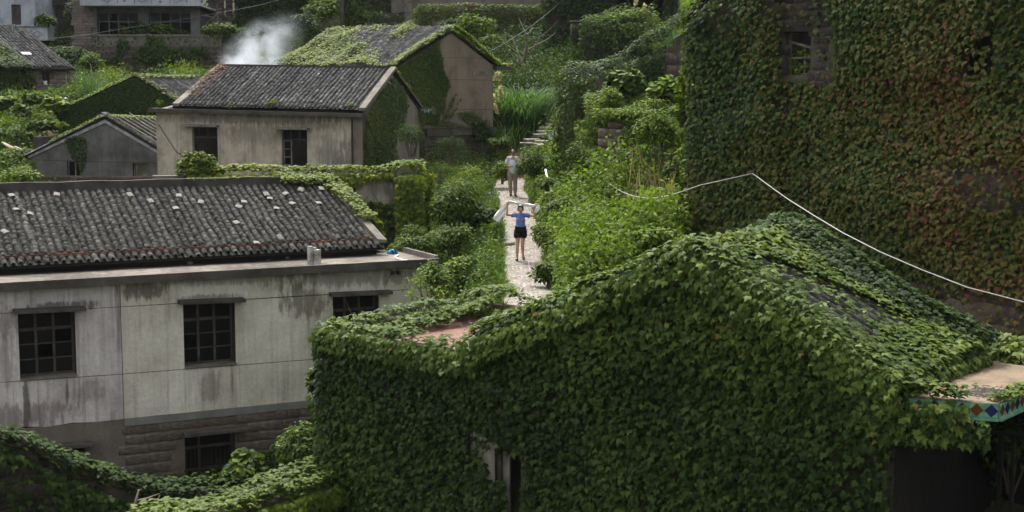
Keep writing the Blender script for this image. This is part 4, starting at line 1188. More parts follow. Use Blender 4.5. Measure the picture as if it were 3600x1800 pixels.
# glazed tile fascia: square green tiles with blue and brown lozenges
m, nt, b = new_mat('green_glazed_tile'); t = NT(nt)
geo = t.n('NewGeometry').outputs['Position']
t.set(b.inputs['Base Color'], t.ramp(t.noise(geo, 9, 4), [(.3, (.06, .20, .115)), (.55, (.13, .32, .20)), (.75, (.24, .43, .30))])); b.inputs['Roughness'].default_value = .25
M['tile_green'] = m
M['tile_blue'] = plain('cobalt_glazed_tile', (.012, .02, .10), .25, .5, .5, scale=30)
M['tile_brown'] = plain('brown_glazed_tile', (.16, .055, .015), .2, .5, .6, scale=40)
def fascia(p_of, n, w=.195, h=.205):
    for k in range(n):
        a = k * w
        mb = MB(); d = .012
        c = [(a + .003, 0), (a + w - .003, 0), (a + w - .003, h), (a + .003, h)]
        mb.add([p_of(*q, 0) for q in c] + [p_of(*q, d) for q in c], [(4, 5, 6, 7), (0, 1, 5, 4), (1, 2, 6, 5), (2, 3, 7, 6), (3, 0, 4, 7)])
        f = mb.build('tile', M['tile_green'], slab)
        e = .003; r = w * .485
        L4 = [(a + w / 2, h / 2 - r), (a + w / 2 + r, h / 2), (a + w / 2, h / 2 + r), (a + w / 2 - r, h / 2)]
        mb = MB(); mb.add([p_of(*q, d) for q in L4] + [p_of(*q, d + e) for q in L4], [(4, 5, 6, 7), (0, 1, 5, 4), (1, 2, 6, 5), (2, 3, 7, 6), (3, 0, 4, 7)])
        mb.build('lozenge', M['tile_blue'] if k % 2 == fascia.par else M['tile_brown'], slab)
def along(p, q):
    d = (q - p) / np.linalg.norm(q - p); n = np.array([d[1], -d[0]])
    return lambda a, z, h: (*(p + d * a + n * (.004 + h)), ZS - .207 + z)
fascia.par = 0
fascia(along(FA, FB), 9, np.linalg.norm(FB - FA) / 9)
fascia.par = 1
fascia(along(FB, FC), 14, .2)
for p_, q_ in ((FA, FB), (FB, FC)):
    d_ = unit((q_ - p_)[None])[0]; n_ = np.array([d_[1], -d_[0]])
    o_ = [p_ - d_ * .0, q_ + d_ * .0, q_ + n_ * .05, p_ + n_ * .05]
    o_ = [o_[3], o_[2], o_[1], o_[0]]
    MB().hexa([(*v_, ZS - .255) for v_ in o_], [(*v_, ZS - .212) for v_ in o_]).build('drip_edge', M['tile_green'], slab)
# the porch under the slab: its shade is painted in as near-black surfaces
M['porch_shade'] = surf('shade_black_wall', (.006, .005, .004), (.016, .013, .011), 2, bump=.4)
MB().box(.003, .02, .02, 4.29, -1.6, 3.11).build('porch_shade_lining', M['porch_shade'], gh)  # thin near-black sheet standing in for shade on the house wall
MB().box(-.2, 4.6, -.3, 4.5, -1.75, -1.55).build('porch_floor', M['porch_shade'], gh)
mb = MB(); mb.box(.0, 4.5, 4.3, 4.6, -1.6, 3.2); mb.box(4.3, 4.5, .9, 4.29, -1.6, 3.2); mb.build('porch_wall', M['porch_shade'], gh)  # back wall, and a side wall added to keep the porch dark
mb = MB(); mb.box(.75, .80, 2.2, 2.28, .2, 2.6).box(.95, 1.0, 2.2, 2.28, .2, 2.6).box(.5, 1.6, 2.2, 2.28, 2.6, 2.66); mb.build('porch_frame', M['porch_shade'], gh)

# dark grit patch and stones on the tan slab
def on_slab(px, py):
    x, y = G.oz(px, py, ZS + .003); return G.w((x, y, ZS + .003))
pts = []
for k in range(420):
    a = rng.uniform(0, 6.28); r = math.sqrt(rng.random())
    px, py = 3462 + math.cos(a) * r * 68, 1379 + math.sin(a) * r * 17
    if rng.random() < .25: px, py = rng.uniform(3430, 3570), rng.uniform(1355, 1405)
    pts.append(on_slab(px, py))
pts = np.array(pts); c0 = pts.mean(0)
v, f = cobble_tpl(9)
M['grit'] = plain('dark_grit', (.03, .026, .022), .9)
tag(scatter('dead_leaf_litter', (v, f), pts - c0, frames(rng.normal(0, .12, pts.shape) + [0, 0, 1], rng.normal(0, 1, pts.shape)), np.column_stack([rng.uniform(.02, .06, len(pts))] * 2 + [rng.uniform(.005, .015, len(pts))]), rng.random(len(pts)), M['grit'], None, 'stuff'), 'dark patch of dead leaf litter on the tan slab').location = c0
p = on_slab(3300, 1366); o = put_stone(None, p + [0, 0, .012], (.13, .07, .035), M['stone_white'], .3); tag(o, 'flat pale chip of stone lying on the tan slab', 'stone')

# ------------------------------------------------------------------ tall ivy-hung house on the right
TH = Frame(2440, 400, 38, -48, base=5.0)
th = empty('tall_house', TH.o, TH.yaw, 'tall stone house on the right hung with reddening ivy around a broken window', 'house')
wT, wU = rect(TH, 2757, 112, 2850, 264), rect(TH, 3376, 112, 3490, 262)
ttop = poly1([0, 5.2, 10.6], [9.0, 12.0, 8.9])
mb = MB(); facade(mb, FY(0), 0, 10.6, ttop, con(-2.5), [wT, wU], .4)
mb.box(.0, .3, .41, 8, -2.5, 8.8); mb.box(10.3, 10.6, .41, 8, -2.5, 8.7); mb.box(.31, 10.29, 7.7, 8, -2.5, 8.8); mb.build('wall', M['mortar'], th)
mb = MB(); mb.hexa([(-.2, -.1, 8.95), (5.2, -.1, 12.0), (5.2, 8, 12.0), (-.2, 8, 8.95)], [(-.2, -.1, 9.05), (5.2, -.1, 12.1), (5.2, 8, 12.1), (-.2, 8, 9.05)])
mb.hexa([(5.2, -.1, 12.0), (10.8, -.1, 8.85), (10.8, 8, 8.85), (5.2, 8, 12.0)], [(5.2, -.1, 12.1), (10.8, -.1, 8.95), (10.8, 8, 8.95), (5.2, 8, 12.1)]); mb.build('roof', M['underlay'], th)
surr = lambda u, v: (wT[0] - .25 < u < wT[1] + .5 and wT[2] - .3 < v < 9.6 and not (wT[0] - .02 < u < wT[1] + .02 and wT[2] - .02 < v < wT[3] + .02))
masonry(th, 0, wT[0] - .3, wT[1] + .65, wT[2] - .4, 9.6, .22, .30, M['stone_dim'], keep=surr, depth=.12, proud=.02, gap=.02, name='block')
MB().box(wT[0] - .2, wT[1] + .2, -.05, .1, wT[3] + .01, wT[3] + .17).build('lintel', M['stone_dim'], th)
def pz(poly): return lambda u, v: bool(inpoly(*[np.atleast_1d(q) for q in proj(TH.w((u, 0, v))[None])], poly)[0])
masonry(th, 0, 6.4, 9.6, 4.0, 6.3, .42, .62, M['stone_pink'], keep=pz([(3180, 640), (3320, 540), (3560, 540), (3600, 740), (3450, 760), (3200, 740)]), depth=.18, proud=.05, gap=.03)
masonry(th, 0, 5.3, 10.4, .6, 3.6, .42, .66, M['stone_pink'], keep=pz([(3060, 960), (3200, 940), (3600, 1010), (3640, 1290), (3420, 1290), (3150, 1180)]), depth=.18, proud=.05, gap=.03)
mb = MB(); y = .2
mb.bar((wT[0], y, wT[3] - .22), (wT[1], y, wT[3] - .42), .05, .06); mb.bar((wT[0], y, wT[2] + .42), (wT[1], y, wT[2] + .44), .05, .05); mb.box(wT[0], wT[0] + .06, y, y + .05, wT[2], wT[3]); mb.box(wT[0] + .42, wT[0] + .46, y + .04, y + .08, wT[2], wT[3] - .3)
mb.build('window', M['wood_grey'], th)
mb = MB(); y = .22
for k in range(5): x = wU[0] + (wU[1] - wU[0]) * (k + .5) / 5; mb.box(x - .012, x + .012, y, y + .03, wU[2], wU[3])
mb.build('window', M['wood_dark'], th)

# ------------------------------------------------------------------ ruined stone house between path and tall house
RU = Frame(2400, 150, 50, -12, base=10.0)
ru = empty('ruined_stone_house', RU.o, RU.yaw, 'ruined rubble gable with pale tiled verge, half hidden behind the tall ivy house', 'house')
rp = [RU.oy(*p) for p in [(1985, 292), (2120, 262), (2290, 190), (2400, 128), (2460, 84), (2640, 30)]]
rt = poly1([a for a, b in rp], [b - .1 for a, b in rp])
mb = MB(); facade(mb, FY(0), rp[0][0], rp[-1][0], rt, con(-3.2), [], .45); mb.build('wall', M['mortar'], ru)
masonry(ru, 0, RU.oy(2330, 300)[0], RU.oy(2475, 300)[0], RU.oy(2400, 470)[1], RU.oy(2400, 90)[1], .34, .42, M['stone_pink'], keep=lambda u, v: v < rt(u) - .15, depth=.2, proud=.06, gap=.03, jit=.3)
(x0, z0), (x1, z1) = rp[3], rp[4]
n = 16
a3, b3 = np.array([x0 - .3, -.1, z0 - .1]), np.array([x1 + .15, -.1, z1 + .05])
pos = np.array([a3 + (b3 - a3) * k / n for k in range(n)]); ud = unit((b3 - a3)[None])[0]
vt = MB().bar(a3 + [0, .25, -.05], b3 + [0, .25, -.05], .5, .08).build('verge', M['concrete'], ru)
for yy in (0, .2, .4):
    scatter('verge_tiles', TILE, pos + [0, yy, 0], frames(np.repeat(np.cross([0, -1, 0], ud)[None] * (1 if np.cross([0, -1, 0], ud)[2] > 0 else -1), n, 0), np.repeat(ud[None], n, 0)), np.column_stack([np.full(n, .2), np.full(n, .2), np.full(n, .13)]), rng.random(n) * .4 + .6, M['tile_b'], vt, 'stuff')
# the broken wall end with squared blocks
PR = Frame(2102, 560, 44.5, -20, base=9.6)
pr = empty('stone_pier', PR.o, PR.yaw, 'broken end of a squared block wall standing in the bank under a cap of creeper', 'wall')
z1 = PR.oy(2102, 452)[1]; z0 = PR.oy(2102, 740)[1]
mb = MB(); mb.box(.03, 2.6, .03, .5, z0 - .8, z1 - .03); mb.build('core', M['mortar'], pr)
v = z0 - .4; k = 0
while v < z1 - .02:
    h = min(rng.uniform(.26, .34), z1 - v)
    w1 = .34 if k % 2 else .58
    put_stone(pr, (w1 / 2, .14, v + h / 2), (w1 - .015, .34, h - .015), M['stone_pink'], 0, 0, 'block')
    put_stone(pr, (w1 + .28, .14, v + h / 2), (.54, .32, h - .015), M['stone_pink'], 0, 0, 'block')
    v += h; k += 1
put_stone(pr, (.55, .14, z1 + .1), (.5, .3, .2), M['stone_pink'], 0, 0, 'block')

# ------------------------------------------------------------------ stone stairs, sign
ST = Frame(1900, 478, 60.5, 8, base=None)
st = empty('stone_stairs', ST.o, ST.yaw, 'weathered stone steps climbing behind the man between reeds and ivy wall', 'stairs')
for (x0, x1, y0, Y) in [(1880, 1935, 470, 60.5), (1893, 1975, 458, 61.0), (1900, 1985, 446, 61.5), (1922, 1985, 434, 62.2), (1932, 1990, 420, 62.9), (1943, 1990, 407, 63.6), (1950, 1992, 391, 64.5), (1956, 1992, 377, 65.4)]:
    a, b = ST.l(P(x0, y0, Y)), ST.l(P(x1 + 12, y0, Y))
    put_stone(st, ((a[0] + b[0]) / 2, a[1] + .3, a[2] - .09), (b[0] - a[0], .62, .17), M['stone_white'], rng.normal(0, .03), rng.normal(0, .02), 'step')
for i, (x, y, Y, s) in enumerate([(1868, 492, 59.4, .6), (1900, 498, 59.2, .55), (1875, 508, 58.6, .8), (1912, 512, 58.4, .5), (1850, 505, 58.5, .5)]):
    put_stone(st, ST.l(P(x, y, Y)), (s, .4, .12), M['stone_white'], rng.normal(0, .3), 0, 'step')
p = P(1941, 478, 58.6)
M['sign_blue'] = plain('pale_blue_sign', (.50, .60, .70), .5, .3, .15)
M['sign_ink'] = plain('dark_blue_print', (.03, .07, .16), .5)
sg = empty('sign', p, .12, 'pale blue notice board with dark blue characters, half hidden in leaves by the steps', 'sign')
MB().box(-.14, .14, -.01, .01, -.15, .14).build('board', M['sign_blue'], sg)
mb = MB()
for (x, z, w, h) in [(-.085, .055, .03, .03), (-.04, .06, .03, .03), (-.09, .02, .10, .012), (-.06, -.01, .012, .05), (-.08, -.02, .05, .012), (.04, .055, .05, .012), (.055, .03, .012, .06), (.035, .01, .05, .01)]:
    mb.box(x, x + w, -.013, -.0105, z, z + h)
mb.build('lettering', M['sign_ink'], sg)
MB().tube([(0, .02, -.15), (0, .03, -.7)], .015, 5).build('post', M['wood_grey'], sg)
# ------------------------------------------------------------------ buildings on the slope behind
M['scarf_white'] = plain('white_sheet', (.8, .8, .8), .5)
M['bluewhite'] = surf('bluish_white_render', (.22, .24, .27), (.40, .43, .48), 1.0, c3=(.48, .51, .56), streak=.5, streak_col=(.13, .14, .15), bump=.3)
M['grey_far'] = surf('grey_concrete_frame', (.10, .10, .10), (.20, .205, .21), 1.0, streak=.5, bump=.3)
M['dark_strip'] = plain('dark_green_strip', (.035, .045, .04), .5)
M['brick'] = surf('pinkish_brick', (.15, .115, .105), (.27, .215, .20), 2.2, bump=.5, rnd=.35)

# house 6: block house at the far left
H6 = Frame(249, 345, 74, 46, base=11.2)
h6 = empty('block_house', H6.o, H6.yaw, 'small pink block cottage at far left under a steep pale tile roof with one skylight', 'house')
q = lambda fr, pts, y=0: [fr.oy(*p, y) for p in pts]
(e1x, e1z), (e0x, e0z) = q(H6, [(250, 243), (90, 225)])
wK = rect(H6, 149, 254, 178, 298)
tz6 = e1z - .05
mb = MB(); facade(mb, FY(.02), -6.5, 0, con(tz6), con(-1.5), [wK], .25); mb.box(-.3, 0, .28, 9.7, -1.5, tz6); mb.box(-6.5, -6.2, .28, 9.7, -1.5, tz6); mb.box(-6.19, -.31, 9.4, 9.7, -1.5, tz6); mb.build('wall', M['mortar'], h6)
masonry(h6, .02, -1.95, 0, -.5, tz6, .20, .40, M['brick'], keep=lambda u, v: not (wK[0] - .1 < u < wK[1] + .1 and wK[2] - .05 < v < wK[3] + .1), depth=.08, proud=.02, gap=.02, jit=.07, name='block')
window(h6, *wK, .1, [0, .5, 1], [0, 1], M['wood_dark'], fw=.03, skip={(1, 0)})
ry = 4.9
rz = H6.on(1, 62, 96, ry)[2]
mb = MB()
mb.hexa([(-6.7, -.3, tz6 - .02), (.12, -.3, tz6 - .02), (.1, ry, rz - .1), (-6.7, ry, rz - .1)], [(-6.7, -.3, tz6 + .06), (.12, -.3, tz6 + .06), (.1, ry, rz), (-6.7, ry, rz)])
mb.hexa([(-6.7, ry, rz - .1), (.1, ry, rz - .1), (.1, 10.2, tz6), (-6.7, 10.2, tz6)], [(-6.7, ry, rz), (.1, ry, rz), (.1, 10.2, tz6 + .1), (-6.7, 10.2, tz6 + .1)])
roof6 = mb.build('roof', M['underlay'], h6)
e6 = unit(np.array([[0, ry + .3, rz - tz6 - .06]]))[0]
def k6(u, s):
    return u < 6.75 - s * .06
tiled_slope(roof6, (-6.7, -.3, tz6 + .07), (1, 0, 0), e6, 6.8, math.hypot(ry + .3, rz - tz6 - .06), .20, .12, M['tile_b'], 0, keep=k6, pans=False)
o, d = H6._r(92, 188); nz = np.cross([1, 0, 0], e6); tt = ((np.array([0, -.3, tz6 + .2]) - o) @ nz) / (d @ nz); ps = o + d * tt
v = [ps + np.array([1, 0, 0]) * a * .24 + e6 * b * .14 + nz * c for c in (0, .02) for a, b in ((-1, -1), (1, -1), (1, 1), (-1, 1))]
MB().hexa(v[:4], v[4:]).build('skylight', M['scarf_white'], h6)
(x, z) = H6.oy(158, 294, .05)
MB().tube([(x, .05, wK[2] + .01), (x, .05, wK[2] + .2)], [.09, .12], 8).build('pot', M['scarf_white'], h6)

# building 7 + 8: white corner house and dark annexe at the upper left
H7 = Frame(125, 88, 90, -6, base=15.0)
h7 = empty('white_corner_house', H7.o, H7.yaw, 'bluish white house in the top left corner with dark door and lozenge balcony', 'house')
dK = rect(H7, 40, 16, 74, 87)
mb = MB(); facade(mb, FY(0), -5.2, 0, con(5.2), con(-2.5), [dK], .25); mb.box(-.25, 0, .26, 6, -2.5, 5.2); mb.box(-5.2, -4.95, .26, 6, -2.5, 5.2); mb.box(-5.2, 0, 6, 6.2, -2.5, 5.2); mb.build('wall', M['bluewhite'], h7)
MB().box(dK[0] + .02, dK[1] - .02, .1, .15, dK[2], dK[3] - .02).build('door', M['wood_dark'], h7)
MB().box(-5.3, .35, -.5, 6.1, 5.2, 5.4).build('roof', M['concrete_dark'], h7)
bx0, bz1 = H7.oy(60, 92, -1.0); bx1, bz0 = H7.oy(168, 142, -1.0)
bal = MB().box(-5.2, bx1, -1.0, -.01, bz0, bz0 + .12).box(-5.2, bx1, -1.0, -.9, bz0 + .121, bz1 - .081).box(bx1 - .1, bx1, -.89, -.01, bz0 + .121, bz1 - .081).build('balcony', M['bluewhite'], h7)
MB().box(-5.25, bx1 + .06, -1.06, -.84, bz1 - .08, bz1).build('handrail', M['grey_far'], bal)
def lozenge(root, cx, cz, w, h, y, mat, t=.035, inner=True, fill=False):
    mb = MB()
    def ring(w, h):
        c = [(cx - w, y, cz), (cx, y, cz + h), (cx + w, y, cz), (cx, y, cz - h)]
        for i in range(4): mb.bar(c[i], c[(i + 1) % 4], .012, t, up=(0, 1, 0))
    ring(w, h)
    if inner:
        for dx in (-.28, .28): 
            c = [(cx + w * (dx - .45), y, cz), (cx + w * dx, y, cz + h * .55), (cx + w * (dx + .45), y, cz), (cx + w * dx, y, cz - h * .55)]
            for i in range(4): mb.bar(c[i], c[(i + 1) % 4], .011, t * .8, up=(0, 1, 0))
    if fill:
        for dx in (-.2, .2): mb.add([(cx + w * (dx - .18), y - .004, cz), (cx + w * dx, y - .004, cz - h * .25), (cx + w * (dx + .18), y - .004, cz), (cx + w * dx, y - .004, cz + h * .25)], [(0, 1, 2, 3)])
    return mb.build('lozenge', mat, root)
lx, lz = H7.oy(120, 120, -1.01); lozenge(bal, lx, lz, .55, .34, -1.005, M['dark_strip'])
H8 = Frame(126, 140, 93, -4, base=14.0)
h8 = empty('dark_annexe', H8.o, H8.yaw, 'dark flat-roofed annexe with one barred window between two pale houses', 'house')
wb = rect(H8, 144, 47, 205, 116); x1 = H8.oy(244, 100)[0]
mb = MB(); facade(mb, FY(0), 0, x1, con(H8.oy(180, 20)[1]), con(-2), [wb], .3); mb.box(0, .2, .31, 5, -2, 5); mb.box(x1 - .2, x1, .31, 5, -2, 5); mb.build('wall', M['concrete_dark'], h8)
z = H8.oy(180, 20)[1]; MB().box(-.1, x1 + .1, -.3, 5, z, z + .75).build('roof', M['concrete_dark'], h8)
fr = window(h8, *wb, .1, [0, 1], [0, 1], M['wood_dark'], fw=.04, skip={(0, 0)})
for k in range(9):
    x = wb[0] + .06 + (wb[1] - wb[0] - .12) * k / 8; MB().box(x - .012, x + .012, .08, .1, wb[2] + .03, wb[3] - .03).build('bar', M['grey_far'], fr)

# building 9: balcony house above the stone retaining wall
H9 = Frame(699, 126, 88, 3, base=15.2)
h9 = empty('balcony_house', H9.o, H9.yaw, 'abandoned house with grey pillars, dark windows and a lozenge-patterned bluish balcony above', 'house')
X = lambda px, y=0: H9.oy(px, 80, y)[0]
Z = lambda py, y=0: H9.oy(500, py, y)[1]
zt, zb = Z(26), Z(132)
for a, b in ((324, 342), (487, 524), (671, 699)):
    MB().box(X(a), X(b), -.12, .5, zb - .5, zt).build('pillar', M['grey_far'], h9)
pier = MB().box(X(265), X(323), -.2, 6, zb - 1.8, zt + .3).build('side_wall', M['mortar'], h9)
masonry(h9, -.2, X(265), X(323), Z(160), zt + .3, .17, .34, M['brick'], depth=.06, proud=.012, gap=.014, jit=.06, name='brick')
for a, b in ((342, 487), (524, 671)):
    window(h9, X(a) + .01, X(b) - .01, zb - .3, zt - .30, .28, [0, .26, .49, .73, 1], [0, .70, 1], M['grey_far'], fw=.05, skip={(0, 0), (1, 0), (2, 0), (3, 0), (1, 1)}, transom=1)
    MB().box(X(a) + .005, X(b) - .005, .2, .45, zt - .295, zt).build('beam', M['concrete'], h9)
mb = MB(); mb.box(X(324), X(699), 5.6, 6.0, zb - .5, zt); mb.box(X(690), X(699), .51, 5.59, zb - .5, zt); mb.box(X(324), X(699), .6, 5.59, zb - .6, zb - .4); mb.build('wall', M['concrete_dark'], h9)
zb0 = Z(28, -1.4)
bal9 = MB().box(X(283, -1.4), X(707, -1.4), -1.4, 6, zt + .02, zt + .14).box(X(283, -1.4), X(707, -1.4), -1.4, -1.25, zt + .141, zt + 1.15).build('balcony', M['bluewhite'], h9)
for px in (413, 473, 532, 598, 657):
    x = H9.oy(px, 15, -1.4)[0]; MB().box(x - .015, x + .015, -1.412, -1.402, zt + .14, zt + 1.1).build('divider', M['dark_strip'], bal9)
for i, px in enumerate((375, 500, 622)):
    x, z = H9.oy(px, 6 + i * 1.5, -1.41); lozenge(bal9, x, zt + .58, .62, .36, -1.408, M['dark_strip'], .03, True, i == 2)
M['star'] = plain('dark_red_star', (.12, .03, .03), .5)
for px, py in ((437, 1), (563, 6)):
    x, z = H9.oy(px, py, -1.41); mb = MB()
    for k in range(6):
        a = math.pi * k / 3 + .5; r2 = a + math.pi / 6
        mb.add([(x, -1.41, z), (x + math.cos(a - .5) * .04, -1.41, z + math.sin(a - .5) * .04), (x + math.cos(a) * .13, -1.41, z + math.sin(a) * .13), (x + math.cos(a + .5) * .04, -1.41, z + math.sin(a + .5) * .04)], [(0, 1, 2, 3)])
    mb.build('star', M['star'], bal9)
MB().box(X(283, -1.5), X(709, -1.5), -1.5, 6, zt + 1.16, zt + 4.2).build('upper_storey', M['bluewhite'], h9)
# parapet wall and retaining wall below it
RW = Frame(750, 262, 86, 3, base=12.6)
rw = empty('retaining_wall', RW.o, RW.yaw, 'rough block retaining wall topped by a grey parapet, creepers hanging over it', 'wall')
xl, xr = RW.oy(350, 200)[0], RW.oy(775, 200)[0]
z2, z1, z0 = RW.oy(550, 128)[1], RW.oy(550, 163)[1], RW.oy(550, 285)[1]
MB().box(xl, xr, .02, .5, z1, z2).box(xl - .05, xr + .05, -.06, .55, z2 + .001, z2 + .12).build('parapet', M['concrete'], rw)
MB().box(xl - .6, xr, .03, .6, z0 - .8, z1 - .002).build('core', M['mortar'], rw)
masonry(rw, .03, xl - .6, xr, z0, z1 - .05, .28, .36, M['stone'], depth=.12, proud=.03, gap=.035, jit=.22)

# building 10, 11: brick tower house and ivy block right of it
H10 = Frame(740, 120, 93, 5, base=15)
h10 = empty('brick_house', H10.o, H10.yaw, 'tall pinkish brick house with narrow dark slots behind the smoke', 'house')
xr = H10.oy(846, 60)[0]
s1, s2 = rect(H10, 786, -40, 793, 66), rect(H10, 816, -40, 824, 66)
mb = MB(); facade(mb, FY(.03), 0, xr, con(7), con(-2), [s1, s2], .25); mb.box(0, .2, .29, 5, -2, 7); mb.box(xr - .2, xr, .29, 5, -2, 7); mb.build('wall', M['mortar'], h10)
mb.v = []; masonry(h10, .03, 0, xr, H10.oy(800, 125)[1], H10.oy(800, -5)[1], .16, .36, M['brick'], keep=lambda u, v: not (s1[0] - .1 < u < s1[1] + .1 or s2[0] - .1 < u < s2[1] + .1), depth=.05, proud=.012, gap=.014, jit=.06, name='brick')
MB().box(-.2, xr + .2, -.2, 5, 7, 7.2).build('roof', M['concrete_dark'], h10)
bp = H10.w((-.6, -1.0, .2))
for i, (a, b_) in enumerate([((700, 52), (768, 70)), ((760, 15), (765, 92)), ((720, 90), (775, 40))]):
    p, q_ = P(*a, 89), P(*b_, 89)
    o = MB().tube([np.zeros(3), (q_ - p) * .5 + [0, 0, .05], q_ - p], .045, 6).build('leaning_pole', M['wood_grey']); o.location = p
    tag(o, ['grey wooden pole lying level beside the balcony house', 'upright grey pole leaning by the brick house', 'slanting grey pole crossing the other two poles'][i], 'pole')
H11 = Frame(850, 100, 93, -8, base=13.5)
h11 = empty('creeper_block', H11.o, H11.yaw, 'high block of a house hidden under blue-green creeper right of the smoke', 'house')
x2 = H11.oy(1125, 60)[0]
mb = MB(); facade(mb, FY(0), 0, x2, con(9), con(-2.5), [], .3); mb.box(0, .2, .31, 5, -2.5, 9); mb.box(x2 - .2, x2, .31, 5, -2.5, 9); mb.box(-.1, x2 + .1, -.1, 5, 9, 9.2); mb.build('wall', M['under_ivy'], h11)

# building 12: low ruin with red doors, its ivy-topped yard wall
H12 = Frame(1470, 112, 84, 4, base=13.8)
yw = empty('yard_wall', H12.o, H12.yaw, 'long brown plastered yard wall with a thick ivy top and bare patches', 'wall')
xr, zt = H12.oy(1950, 60)[0], H12.oy(1600, 24)[1]
mb = MB(); mb.box(0, xr, 0, .3, -2.5, zt - .12); mb.box(0, .3, .31, 3.2, -2.5, zt - .12); mb.box(0, .3, 0.31, 3.2, -2.5, zt - .13); mb.build('wall', M['plaster_gable'], yw)
H13 = Frame(1490, 18, 89, 4, base=15.4)
h13 = empty('red_door_house', H13.o, H13.yaw, 'house with faded red doors and a blue window frame just above the yard wall', 'house')
zt = 6.5; xr = H13.oy(1905, 10)[0]
M['faded_red'] = surf('faded_red_paint', (.10, .025, .02), (.17, .055, .045), 3, bump=.2)
mb = MB(); mb.box(-2, xr, 0, .3, -2, zt); mb.box(-2, xr + .3, .31, 5, zt - .3, zt); mb.build('wall', M['plaster_gable'], h13)
for a, b, m_ in ((1575, 1602, 'wood_dark'), (1640, 1675, 'faded_red'), (1760, 1782, 'wood_dark'), (1785, 1805, 'faded_red')):
    MB().box(H13.oy(a, 10)[0], H13.oy(b, 10)[0], -.05, -.002, -1.2, 2.0).build('door', M[m_], h13)
window(h13, H13.oy(1835, 10)[0], H13.oy(1868, 10)[0], -.4, 1.2, -.06, [0, .5, 1], [0, .5, 1], M['bluewhite'], fw=.06)
# posts of the ruin left of it
H14 = Frame(1195, 100, 88, 4, base=14.2)
h14 = empty('roofless_ruin', H14.o, H14.yaw, 'dark roofless ruin with a weathered grey timber post between creepers', 'house')
x2 = H14.oy(1475, 60)[0]
mb = MB(); mb.box(0, x2, 1.2, 1.5, -2, 5.5); mb.box(0, .25, .2, 1.19, -2, 5.5); mb.box(H14.oy(1290, 60)[0], H14.oy(1420, 60)[0], 0, .25, -2, H14.oy(1300, 45)[1]); mb.build('wall', M['concrete_dark'], h14)
MB().box(H14.oy(1424, 60)[0], H14.oy(1448, 60)[0], -.1, .2, -2, 5.5).build('post', M['wood_grey'], h14)
# dark ivy house above the stairs
H15 = Frame(2340, 60, 76, -8, base=12.5)
h15 = empty('dark_ruin', H15.o, H15.yaw, 'dark ivy-choked ruin with a black opening at the top of the stairs', 'house')
x0 = H15.oy(1905, 60)[0]
hole = rect(H15, 2165, -60, 2330, 60)
mb = MB(); facade(mb, FY(0), x0, .6, con(8), con(-3), [hole], .4); mb.box(x0, x0 + .3, .41, 5, -3, 8); mb.box(.3, .6, .41, 5, -3, 8); mb.box(x0, .6, 5, 5.3, -3, 8); mb.box(x0, .6, -.1, 5.3, 8, 8.2); mb.build('wall', M['under_ivy'], h15)
H16 = Frame(2300, 235, 70, -10, base=11.6)
h16 = empty('ivy_hut', H16.o, H16.yaw, 'square hut wrapped in dark ivy above the stone steps', 'hut')
x0, zt = H16.oy(2045, 150)[0], H16.oy(2150, 78)[1]
mb = MB(); mb.box(x0, 0, 0, 3, -2, zt - .12); mb.build('wall', M['under_ivy'], h16)
pp = P(2020, 122, 71)
o = empty('gate_pillar', pp, -.1, 'square stone gate pillar tufted with creeper at the stair top', 'pillar')
put_stone(o, (0, .2, .1), (.42, .42, .9), M['stone_dim'], 0, 0, 'shaft'); put_stone(o, (0, .2, .62), (.5, .5, .12), M['stone_dim'], 0, 0, 'cap')

# ------------------------------------------------------------------ garden walls
GW = Frame(1480, 700, 44.0, 3, base=7.4)
gw = empty('garden_wall', GW.o, GW.yaw, 'plastered garden wall behind the white house, thickly capped with ivy', 'wall')
xl = GW.oy(640, 600)[0]; z1 = GW.oy(1000, 608)[1]; xm = GW.oy(1395, 650)[0]
mb = MB(); mb.box(xl - 1, xm, .4, .7, -2, z1 - .1); mb.box(xm, 0, 0, .8, -3.5, z1 - .15); mb.box(xl + .1, xl + .8, .25, .7, -2, z1 + .05); mb.build('wall', M['plaster_gable'], gw)
MB().box(GW.oy(1250, 660)[0], xm, .36, .398, -1.6, z1 - .2).build('plaster_panel', M['plaster_grey'], gw)
# rubble wall, lower left
LW = Frame(0, 1700, 29.5, 18, base=2.6)
lw = empty('rubble_wall', LW.o, LW.yaw, 'falling rubble wall at lower left, half covered with creeper', 'wall')
lp = [LW.oy(*p) for p in [(-200, 1500), (0, 1518), (75, 1530), (155, 1575), (280, 1625), (435, 1690), (560, 1712), (780, 1718), (900, 1730)]]
lt = poly1([a for a, b in lp], [b - .08 for a, b in lp])
mb = MB(); facade(mb, FY(.05), lp[0][0], lp[-1][0], lt, con(-2.0), [], .5); mb.build('core', M['mortar'], lw)
masonry(lw, .05, lp[0][0], LW.oy(330, 1700)[0], LW.oy(100, 1830)[1], 2.2, .17, .26, M['stone_dim'], keep=lambda u, v: v < lt(u) - .1, depth=.2, proud=.05, gap=.02, jit=.35)
# wall with ivy top, bottom middle
BW = Frame(1143, 1645, 28.6, 53, base=2.2)
bw = empty('yard_wall', BW.o, BW.yaw, 'low brown wall running to the ivy house corner under bright ivy', 'wall')
b0 = BW.l(P(585, 1810, 25.35)); b1 = BW.oy(1143, 1650)
zt = b1[1] - .25
mb = MB(); mb.box(b0[0] - 1, b1[0] + .3, 0, .35, -2, zt - .1); mb.build('wall', M['mortar_brown'], bw)
x, z = BW.oy(742, 1790)
MB().box(x - .12, x + .12, -.25, -.005, -1.5, z).box(x - .12, x + .5, -.35, -.006, z - .35, z - .25).build('post', M['concrete'], bw)
